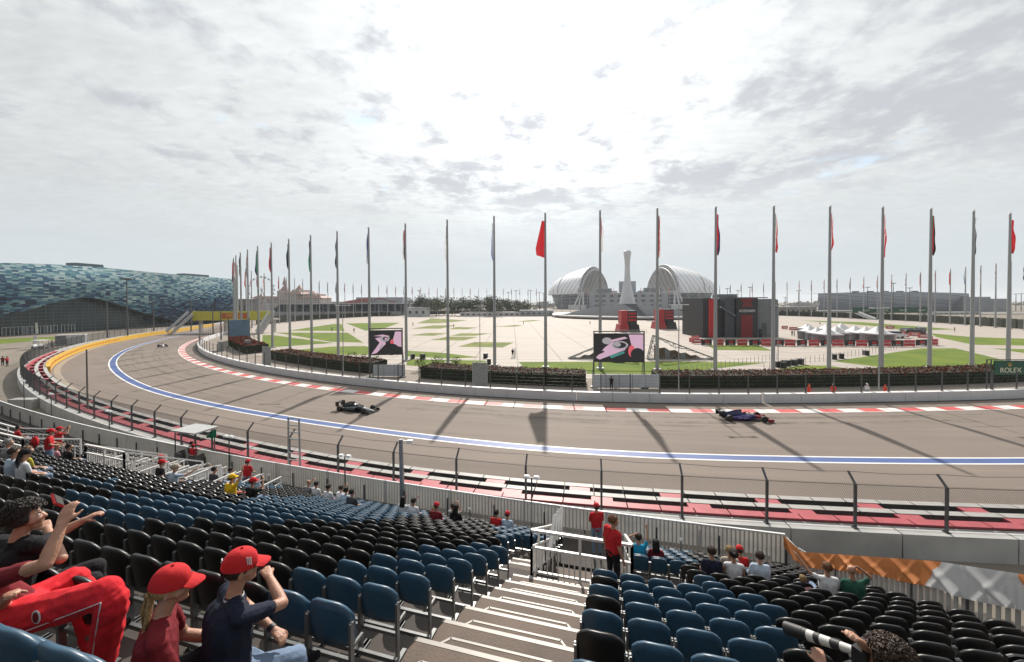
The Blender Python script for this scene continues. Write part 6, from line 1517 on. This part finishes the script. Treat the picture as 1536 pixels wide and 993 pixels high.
railing('guard_railing', [SP(13.3, VB[0]-.03, ZR(13.3)+.1), SP(11.3, VB[0]-.03, ZR(11.3)+.1), SP(VB[2]-.02, VB[0]-.03, z), SP(VB[2]-.02, VB[1]+.03, z), SP(11.3, VB[1]+.03, ZR(11.3)+.1), SP(13.3, VB[1]+.03, ZR(13.3)+.1)], 'white railing box round the stand exit by the ginger haired standing person', h=1.15)
mb = MB(); T = thing('stair_handrail', 'bundle of slanting white stair rails inside the railed exit', 'handrail', SP(11, VB[0]+.25, z-1))
for i in range(4): a, b = SP(10.6+i*.55, VB[0]+.25+i*.02, z-.1-i*.2), SP(11.2+i*.55, VB[0]+.30, z+.55-i*.2); mb.bar(a, b, .09, .09); mb.bar(b, b-V3((0, 0, .9)), .05, .05)
mb.build('rail', white_rail, T, SP(11, VB[0]+.25, z-1))
z = ZR(VL[2])+.1; uL, uR = u_at(129, 10.6, ZR(10.6)), u_at(187, 10.6, ZR(10.6))
railing('guard_railing', [SP(13.6, uL, ZR(13.6)+.1), SP(10.6, uL, z), SP(10.6, uR, z), SP(13.6, uR, ZR(13.6)+.1)], 'white railing box round the left exit with upright bars', h=1.35, mid=1.0)
for j, x in enumerate((170, 200, 232, 262, 292)):
    u = u_at(x, 11.2, ZR(11.2)); o = SP(11, u, ZR(11)); T = thing('stepped_handrail', 'white stepped handrail running down the left stairs, %s from the left' % nth(j+1), 'handrail', o, group='white stepped handrails of the left stairs'); mb = MB(); pb = MB()
    for i in range(4):
        n = 10.7+i*1.15; z = ZR(n+.4)+.95
        mb.bar(SP(n, u, z), SP(n+1.05, u, z), .07, .06); mb.bar(SP(n, u, z-.3), SP(n+1.05, u, z-.3), .05, .04)
        for dn in (0, .5, 1.0): MB().bar(SP(n+dn, u, ZR(n+.4)-.25), SP(n+dn, u, z), .05, .05).build('post', white_rail, T, o)
    mb.build('rails', white_rail, T, o)
a = u_at(282, 11.3, ZR(11.3)); b = u_at(318, 12.6, ZR(12.6)); T = thing('guard_railing', 'slatted white guard panel at the right end of the left stairs', 'railing', SP(11.3, a, ZR(11.3))); mb = MB(); o = SP(11.3, a, ZR(11.3)); p, q = o+V3((0, 0, .35)), SP(13.0, b, ZR(12.2))+V3((0, 0, .35))
for i in range(13): c = p.lerp(q, i/12); mb.bar(c-V3((0, 0, .6)), c+V3((0, 0, .7)), .1, .03)
mb.bar(p+V3((0, 0, .7)), q+V3((0, 0, .7)), .06, .06); mb.build('slats', white_rail, T, o)
for j, (x0, x1, n, lab) in enumerate(((-40, 27, 12.3, 'pale slatted rail at the left edge below a red shirt'), (-20, 35, 9.6, 'white stepped rails at the far left edge'))):
    a, b = u_at(x0, n, ZR(n)), u_at(x1, n, ZR(n)); railing('guard_railing', [SP(n, a, ZR(n)+.15), SP(n, b, ZR(n)+.15), SP(n+1.8, b, ZR(n)-.5)], lab, h=1.1, mid=.75, bars=.2)
# front fence: ribbed pale panels with a white top rail
m_pan = translucent(mat('fence_panel_grey', (.66, .65, .62), .6, var=.08, scale=1.2), .45)
o = SP(16.72, -28, 0); T = thing('fence', 'long ribbed pale fence along the foot of the stand', 'fence', o); pn, rb, tr = MB(), MB(), MB(); us = [7-.5*i for i in range(141)]
for a, b in zip(us[:-1], us[1:]):
    p, q = SP(16.72, a, .62), SP(16.72, b, .62); gap = .34 if -9 < a < 7 else .0
    pn.bar((p+q)/2+(p-q)*.49+V3((0, 0, .66+gap/2)), (p+q)/2-(p-q)*.49+V3((0, 0, .66+gap/2)), .012, 1.22-gap)
    for f in (0, .33, .66): c = p.lerp(q, f); rb.bar(c+V3((0, 0, .0)), c+V3((0, 0, 1.28)), .035, .045)
    tr.bar(p+V3((0, 0, 1.31)), q+V3((0, 0, 1.31)), .07, .05)
pn.build('panels', m_pan, T, o); rb.build('ribs', mat('fence_rib_grey', (.52, .51, .49), .6, var=.1), T, o); tr.build('top_rail', white, T, o)
for i in range(0, 141, 5): p = SP(16.6, us[i], .6); MB().bar(p, p+V3((0, 0, 1.0)), .06, .06).build('post', steel_d, T, o)
for i, x in enumerate((160, 402, 704, 909, 1022)):
    if i in (0,): continue
    u = u_at(x, 16.3, 1.5); p = SP(16.35, u, .6); T2 = thing('floor_spot', 'short grey bollard lamp at the foot of the stand fence, %s from the left' % nth(i), 'bollard', p); MB().tube((0, 0, 0), (0, 0, .75), .03, n=8).build('stem', steel, T2); MB().lathe([(.02, .7), (.07, .76), (.07, .84), (.01, .87)], 12).build('head', white, T2)
# side fence with orange and white banner
A, B = (16.72, 7.02), (2.0, 8.75); L0 = lambda t: (A[0]+(B[0]-A[0])*t, A[1]+(B[1]-A[1])*t)
o = SP(9, 8, ZR(9)); T = thing('fence', 'slatted side fence of the stand running back towards us under an orange and white banner', 'fence', o); sl_, ps, rl = MB(), MB(), MB(); NS = 92; hb = 1.62
hbt = lambda t: 1.12+.5*min(1, t/.4)
for i in range(NS):
    n, u = L0(i/NS); c = SP(n, u, max(.6, ZR(n)-.15)); sl_.bar(c, c+V3((0, 0, hbt(i/NS)+.1)), .07, .025)
    if i % 8 == 0: MB().bar(SP(n, u+.06, max(.0, ZR(n)-.9)), SP(n, u+.06, max(.6, ZR(n))+hbt(i/NS)+.1), .09, .09).build('post', steel_d, T, o)
for i in range(20):
    p, q = (SP(*L0(t), max(.6, ZR(L0(t)[0]))) for t in (i/20, (i+1)/20))
    for hz in (.35, hbt(i/20)+.08): rl.bar(p+V3((.03, 0, hz)), q+V3((.03, 0, hz)), .05, .06)
sl_.build('slats', mat('slat_pale', (.38, .36, .33), .6, var=.25, scale=2), T, o); rl.build('rails', steel, T, o)
m_or = translucent(mat('banner_orange', (.60, .22, .07), .7, var=.1, scale=2), .3); m_gr = translucent(mat('banner_grey_white', (.58, .58, .58), .7, var=.08, scale=2), .3)
mb = MB(); NB = 640
def t_at(x): return min(range(400), key=lambda i: abs((proj(SP(*L0(i/400), max(.6, ZR(L0(i/400)[0]))+hbt(i/400)) ) or (9e9,))[0]-x))/400
TB0, TB1 = t_at(1418), t_at(1536)
print('TB', TB0, TB1, proj(SP(*L0(TB1), ZR(L0(TB1)[0])+hb+.16)))
def ban(u, v):
    n, uu = L0(u); t = u*16; f = t-floor(t); z = max(.6, ZR(n))+hbt(u)+.16; hgt = .42+.26*min(1, u*2)+.05*sin(u*17)+.02*sin(u*60)
    ii = int(floor(t)); h1 = (sin(ii*12.9)*43.7) % 1; h2 = (sin(ii*7.3+2)*91.3) % 1; fold = (.05+.06*h1)*max(0, 1-abs(f*1.15-v-.15*h2)*(3+2*h2))+.035*h2*max(0, 1-abs((1-f)*1.3-v*.7-.3*h1)*5)+.02*sin(t*2.1)
    return SP(n, uu-.07-fold*(.4+v), z-hgt*v)
mb.grid(ban, NB, 14, smooth=True, mfn=lambda i, j: 0 if i/NB < TB0-.02*(j/10) or i/NB > TB1+.012*(j/10) else 1)
tag(mb.build('banner', [m_or, m_gr]), 'creased orange and white cloth banner tied along the side fence', 'banner')

# ================================================================== marshal post, lamps, ladder on the outer wall
t = th_at_x(292, lambda t: rout(t)+1.6, z=1.5); o = PT(rout(t)+1.62, t); T = thing('marshal_post', 'small open marshal post with flat white roof and grey panels on the outer wall', 'marshal post', o, R(t)-pi/2+pi); T.scale = (.64, .64, 1.12)
MB().box((0, 0, .5), (2.9, 1.9, .12)).build('platform', steel_d, T)
mb = MB(); mb.box((-.95, -.9, 1.05), (1.0, .06, 1.05)); mb.box((.95, -.9, 1.05), (1.0, .06, 1.05)); mb.box((-1.42, 0, 1.05), (.06, 1.74, 1.05)); mb.box((1.42, 0, 1.05), (.06, 1.74, 1.05)); mb.build('panels', mat('post_panel_grey', (.12, .125, .12), .6), T)
mb = MB()
for x in (-1.4, 1.4):
    for y in (-.85, .85): mb.bar((x, y, 0), (x, y, 2.75), .07, .07)
mb.build('posts', steel_d, T); MB().box((0, 0, 2.8), (3.2, 2.2, .08)).build('roof', mat('roof_white_sheet', (.42, .42, .41), .5), T)
mb = MB(); [mb.bar((x, -1.0, .5), (x*1.2, -2.1, -.1), .06, .12) for x in (-.45, .45)]; [mb.box((0, -1.2-.3*i, .36-.15*i), (.9, .26, .05)) for i in range(3)]; mb.build('steps', steel, T)
Mw = Matrix.Translation(o) @ Matrix.Rotation(R(t)-pi/2+pi, 4, 'Z')
person(Mw @ V3((.16, -.22, .63)), R(t)+pi/2+.6, 'marshal in red overalls standing in the open marshal post', False, shirt='brightred', trousers='brightred', sleeve='long', cap='brightred', hair='dark', la='photo', ra='point', scale=.92)
person(Mw @ V3((-.48, .06, .63)), R(t)+pi/2, 'marshal in dark jacket at the left of the marshal post', False, shirt='dark_grey', trousers='dark_red', sleeve='long', cap='black', hair='dark', scale=.92)
fp = W3(313, 652, o.y+.2); T = thing('signal_flag', 'green flag held out from the marshal post', 'flag', fp); MB().tube((-.5, 0, -.25), (.25, 0, .2), .018, n=6).build('stick', white, T); mb = MB(); mb.grid(lambda u, v: (-.15+.6*u, .05*sin(u*8), .12+.32*u*.3-.5*v*(.7+.3*u)+.1*u), 8, 6); mb.build('cloth', mat('flag_bright_green', (.0, .16, .08), .7), T)
def outer_lamp(x, yt, k, lab):
    rr = lambda t: rout(t)+1.6
    t = th_at_x(x, rr, z=2.0); p = PT(rr(t), t); z = DY(x, yt, p.y).z; T = thing('lamp_post', lab, 'lamp post', p, R(t)); MB().tube((0, 0, 0), (0, 0, z), .035, n=8).build('pole', steel_d, T); mb = MB()
    for s_ in (-1, 1): mb.box((0, s_*.22, z+.02), (.2, .3, .10), taper=.7); mb.bar((0, 0, z-.05), (0, s_*.2, z), .04, .04)
    mb.build('lamp_head', white, T)
for k, (x, yt) in enumerate(((36, 571), (76, 591), (164, 617), (341, 655), (513, 684), (797, 716))):
    outer_lamp(x, yt, k, 'thin black lamp post with twin white heads, %s' % ['leftmost one near the wall bend', 'second from the left', 'third, above the left stairs', 'right of the marshal post', 'in the middle beside a fence post', 'rightmost above the lone pair'][k])
t = th_at_x(604, lambda t: rout(t)+1.4, z=1.5); p = PT(rout(t)+1.4, t); z = DY(601, 659, p.y).z; T = thing('lamp_post', 'thick grey post with a small white camera head before the stand', 'lamp post', p); MB().tube((0, 0, 0), (-.08, 0, z), .13, .10, 12).build('pole', steel, T); mb = MB(); mb.bar((0, 0, z-.05), (.28, 0, z-.12), .05, .05); mb.box((.38, 0, z-.1), (.28, .2, .12)); mb.build('lamp_head', white, T)
t = th_at_x(133, lambda t: rout(t)-.6, z=1.5); p = PT(rout(t)-.5, t, 0); z = DY(132, 524, p.y).z; T = thing('thin_mast', 'single tall bare mast at the soft barrier on the left', 'mast', p); MB().tube((0, 0, 0), (0, 0, z), .08, .06, 8).build('pole', mat('mast_brown', (.16, .14, .12), .6), T)
t = th_at_x(449, lambda t: rout(t)+.25, z=2.5); p = PT(rout(t)+.55, t, 1.05); q = PT(rout(t)-.0, t, 0); z = DY(449, 627, p.y).z-1.05; T = thing('ladder_frame', 'tall open steel ladder frame standing on the outer wall', 'ladder', p, R(t)+pi/2); mb = MB()
for s_ in (-1, 1): mb.bar((s_*.42, 0, 0), (s_*.38, 0, z), .07, .07); mb.box((s_*.42, 0, .06), (.3, .3, .12))
mb.build('rails', steel, T); mb = MB()
for i in range(8): mb.bar((-.4, 0, z-.02-i*z/8), (.4, 0, z-.02-i*z/8), .05, .05)
mb.build('rungs', steel, T)
# gate panel and boxes on the inner wall road
for k, (x, y, w, h, lab) in enumerate(((720, 581, 2.0, 3.2, 'grey mesh gate panel standing in the inner fence'), (400, 549, 2.4, 3.4, 'grey mesh panel in the inner fence near the left flagpoles'), (331, 527, 1.6, 2.2, 'small grey cabinet behind the inner wall at far left'), (372, 527, 1.8, 2.6, 'dark blue cabinet below the edge-on screen'))):
    p = G(x, y); t = math.degrees(atan2(p.y-CY, p.x-CX)); T = thing('mesh_gate' if k < 2 else 'cabinet', lab, 'gate' if k < 2 else 'cabinet', p, R(t)+pi/2); MB().box((0, 0, h/2), (w, .06 if k < 2 else .8, h)).build('sheet', mat('grey_mesh_sheet', (.22, .23, .23), .6, var=.2), T); mb = MB()
    for s_ in (-1, 1): mb.bar((s_*w/2, 0, 0), (s_*w/2, 0, h+.05), .07, .07)
    mb.bar((-w/2, 0, h), (w/2, 0, h), .07, .07); mb.build('frame', steel, T)
for k, (x, y) in enumerate(((1213, 590), (1249, 588), (1325, 588), (1301, 590))):
    t = th_at_x(x, lambda t: rin(t)-1.6, z=1.0); p = PT(rin(t)-1.6, t, .012); person(p, [.4, -.5, .2, 0][k]+pi, ['marshal in orange overalls behind the inner wall, left of the group', 'marshal in orange overalls and pale helmet, second behind the inner wall', 'crouching marshal in orange right of the lamp post by the wall opening', 'pale clad marshal beside the lamp post at the wall opening'][k], False, shirt='orange_red' if k < 3 else 'white', trousers='orange_red' if k < 3 else 'grey', sleeve='long', cap='orange_red' if k in (0, 2) else 'white', hair='dark', scale=.95 if k != 2 else .85)
for k, (x, y) in enumerate(((769, 536), (772.5, 536), (619.5, 489), (531, 499), (1188, 504), (1191.5, 504), (498, 497), (885, 487), (741, 505), (680, 492), (4, 549), (11, 549.5), (78, 521), (785, 487), (917, 585), (1432, 498), (1230, 487))):
    person(G(x, y), k*1.3, 'tiny far pedestrian, %s' % ['left of a pair on the pale plaza', 'right of a pair on the pale plaza', 'near the back of the lawns', 'on the slanting path between lawns', 'left of two behind the tents', 'right of two behind the tents', 'on the path by the first lawn', 'at the cauldron ring', 'between the small lawns', 'by the rear lawns', 'left of two outside the wall at the left edge', 'right of two outside the wall at the left edge', 'beside the golf cart', 'far back on the plaza', 'dark clad under the middle screen', 'on the right path by the far lawn', 'near the tents at the back'][k], False, shirt=['black', 'white', 'dark_red', 'black', 'black', 'white', 'black', 'dark_grey', 'red', 'black', 'dark_red', 'red', 'black', 'black', 'black', 'black', 'white'][k], trousers='black', hair='dark')
# golf cart and container at the far left
p = G(60, 523); T = thing('golf_cart', 'small white golf cart with roof and flags at the far left', 'golf cart', p, R(5)); mb = MB(); mb.box((0, 0, .55), (3.0, 1.3, .35)); mb.box((-1.2, 0, .85), (.6, 1.2, .5), taper=.8); mb.box((.3, 0, .9), (.5, 1.2, .5)); mb.build('body', white, T); MB().box((.1, 0, 2.1), (2.8, 1.5, .1)).build('roof', white, T); mb = MB()
for x in (-.9, 1.3):
    for y in (-.6, .6): mb.bar((x, y, .6), (x, y, 2.1), .05, .05)
mb.build('posts', steel_d, T)
for x in (-1, 1):
    for y in (-.6, .6): MB().tube((x, y-.08, .3), (x, y+.08, .3), .3, n=14).build('wheel', black, T)
for k, (x, yt, yb) in enumerate(((51, 502, 520), (53.5, 484, 506))):
    p = G(x, yb); z = DY(x, yt, p.y).z; T = thing('feather_flag', 'white feather flag, %s' % ['in front of the golf cart', 'taller one behind the golf cart'][k], 'flag', p); MB().tube((0, 0, 0), (0, 0, z), .04, n=6).build('pole', steel, T); mb = MB(); mb.grid(lambda u, v: (.05+.9*v*(1-.3*u*u), .06*sin(u*5), z*(.25+.75*u)), 8, 3); mb.build('cloth', CLO['white'], T)
p = G(108, 516.5); T = thing('container', 'pale box container with a grey printed end beside the outer fence', 'container', p, R(35)); MB().box((0, 0, 1.4), (5.5, 2.4, 2.6)).build('box', mat('container_white', (.55, .56, .57), .5), T); MB().box((-1.7, -1.22, 1.4), (2.0, .05, 2.3)).build('grey_print', mat('print_grey', (.14, .15, .16), .6, var=.5, scale=2), T)
c = G(9, 600); T = thing('bench_slab', 'grey concrete block outside the outer wall by the first lamp posts', 'concrete block', G(38, 612)); MB().box((0, 0, .5), (2.6, .9, 1.0)).box((1.9, .5, .55), (1.6, .8, .1)).build('block', conc_d, T)

# ================================================================== racing cars
def race_car(p, rz, main, accent, nose, label, txt=None):
    T = thing('racing_car', label, 'racing car', p, rz); T.scale = (.82,)*3
    cm, ca, cn = (mat('carpaint_%s' % n_, c_, .25, var=.05, spec=.6) for n_, c_ in (main, accent, nose))
    carb = mat('carbon', (.012, .012, .013), .45, var=.1)
    def loft(mb, secs, n=14, mi=0, mfn=None):
        def fn(u, v):
            i = min(len(secs)-1, int(round(u*(len(secs)-1)))); y, hw, z0, z1 = secs[i]; a = 2*pi*(v % 1.0); k = .62
            return (hw*(abs(cos(a))**k)*(1 if cos(a) > 0 else -1), y, (z0+z1)/2+(z1-z0)/2*(abs(sin(a))**k)*(1 if sin(a) > 0 else -1))
        mb.grid(fn, len(secs)-1, n, mi, True, mfn)
    mb = MB(); S_ = [(-2.45, .05, .30, .42), (-2.1, .10, .25, .55), (-1.5, .17, .15, .78), (-.9, .24, .10, .93), (-.35, .27, .08, .97), (-.15, .27, .08, .80), (.25, .32, .08, .62), (.75, .30, .10, .60), (1.2, .24, .14, .56), (1.8, .16, .18, .46), (2.4, .10, .18, .34), (2.72, .06, .17, .28)]
    loft(mb, S_, 14, 0, lambda i, j: 1 if i >= 8 else 0); mb.build('body', [cm, cn], T)
    for s_ in (-1, 1):
        mb = MB(); loft(mb, [(-1.7, .10, .10, .28), (-1.2, .24, .08, .45), (-.4, .34, .08, .60), (.25, .36, .10, .62), (.45, .34, .14, .58)], 12); o = mb.build('sidepod', ca, T); o.location.x = s_*.46
        if txt and s_ > 0: text(txt, .30, mat('pale_blue_letter', (.35, .42, .6), .5), T, (s_*.815, -.4, .40), (pi/2, 0, pi/2*s_))
    MB().box((0, -.35, .06), (1.45, 3.6, .03)).build('floor', carb, T)
    mb = MB(); mb.bar((0, -.62, .93), (0, -2.2, .50), .02, .40); mb.build('engine_fin', cm, T)
    mb = MB(); mb.box((0, -.42, 1.02), (.22, .4, .2), taper=.6); mb.build('airbox', carb, T)
    mb = MB()
    for i in range(14): a, b = pi*i/14, pi*(i+1)/14; mb.tube((.30*cos(a), .05+.55*sin(a), .74+.12*sin(a)), (.30*cos(b), .05+.55*sin(b), .74+.12*sin(b)), .028, n=6)
    mb.tube((0, .6, .86), (0, .72, .60), .028, n=6); mb.build('halo', carb, T)
    MB().ball((0, .12, .78), (.125, .15, .135), 14, 9).build('driver_helmet', cn, T)
    mb = MB(); mb.box((0, 2.55, .10), (1.9, .42, .025)); mb.box((0, 2.38, .20), (1.75, .22, .02)); mb.box((0, 2.28, .28), (1.7, .16, .02)); [mb.box((s_*.96, 2.45, .20), (.03, .62, .28)) for s_ in (-1, 1)]; mb.build('front_wing', [carb if main[0] == 'black' else cn], T)
    mb = MB(); mb.box((0, -2.55, .86), (1.0, .34, .03)); mb.box((0, -2.68, .95), (1.0, .18, .03)); [mb.box((s_*.51, -2.55, .70), (.025, .55, .58)) for s_ in (-1, 1)]; mb.box((0, -2.4, .55), (.05, .1, .6)); mb.build('rear_wing', carb, T)
    mb = MB()
    for s_ in (-1, 1):
        for y0, y1, z_ in ((1.55, 1.82, .42), (1.95, 1.82, .25), (-1.55, -1.82, .40), (-2.1, -1.82, .28)): mb.tube((s_*.15, y0, z_), (s_*.72, y1, .34), .018, n=5)
    mb.build('suspension', carb, T)
    for s_ in (-1, 1):
        for y, w in ((1.82, .30), (-1.82, .40)):
            x = s_*.83; tm = MB(); pr_ = [(.20, -w/2), (.31, -w/2), (.335, -w/2+.04), (.335, w/2-.04), (.31, w/2), (.20, w/2)]
            tm.grid(lambda u, v: (pr(pr_, v)[1], pr(pr_, v)[0]*cos(2*pi*u), pr(pr_, v)[0]*sin(2*pi*u)), 24, len(pr_)-1); o = tm.build('wheel', mat('tyre_rubber', (.014, .014, .014), .7, var=.1), T); o.location = (x, y, .335)
            rm = MB(); rm.tube((-w/2+.03, 0, 0), (w/2-.03, 0, 0), .21, n=18); rm.build('rim', mat('rim_grey', (.05, .05, .055), .35, .5), o)
    return T
def car_at(x, y, x1, y1): p, q = G(x, y, .02), G(x1, y1, .02); return (p+q)/2, atan2(-(q.x-p.x), q.y-p.y)
p, a = car_at(510, 613, 560, 619); race_car(p, a, ('black', (.02, .022, .024)), ('dark_teal', (.03, .045, .05)), ('white', (.7, .7, .7)), 'black racing car with white nose on the track, left of the middle')
p, a = car_at(1083, 628, 1148, 630); race_car(p, a, ('deep_blue', (.015, .02, .10)), ('violet', (.05, .02, .16)), ('red_nose', (.30, .02, .04)), 'dark blue and purple racing car on the track at the right', 'Red Bull')
p = G(244, 520, .02); q = G(262, 530, .02); race_car(p, atan2(-(q.x-p.x), q.y-p.y), ('white', (.7, .7, .7)), ('red_nose', (.30, .02, .04)), ('white', (.7, .7, .7)), 'white and red racing car far off in the bend')
# small red bag on the steps
k, u = seat_at(968, 858, .2, 8); T = thing('bag', 'small red bag standing on the steps right of the railing', 'bag', SP(9.3, u_at(968, 9.3, ZR(9.3)+.2), ZR(NR(8))+.01)); mb = MB(); mb.ball((0, 0, .13), (.16, .10, .13), 12, 8); mb.build('pouch', CLO['dark_red'], T); mb = MB()
for s_ in (-.05, .05):
    for i in range(8): a, b = pi*i/8, pi*(i+1)/8; mb.tube((s_+.0, .06*cos(a), .24+.12*sin(a)), (s_, .06*cos(b), .24+.12*sin(b)), .008, n=5)
mb.build('handles', CLO['black'], T)

# ================================================================== thin haze over the whole place
hz = MB(); hz.box((CX, CY, 49.5), (11000, 11000, 101)); ho = struct(hz.build('haze', []), 'stuff')
hm = bpy.data.materials.new('haze'); hm.use_nodes = True; t = hm.node_tree; t.nodes.clear(); o_ = t.nodes.new('ShaderNodeOutputMaterial'); pv = t.nodes.new('ShaderNodeVolumePrincipled')
pv.inputs['Color'].default_value = (.93, .96, 1, 1); pv.inputs['Density'].default_value = .00015; pv.inputs['Anisotropy'].default_value = .2; t.links.new(pv.outputs[0], o_.inputs['Volume']); ho.data.materials.append(hm)
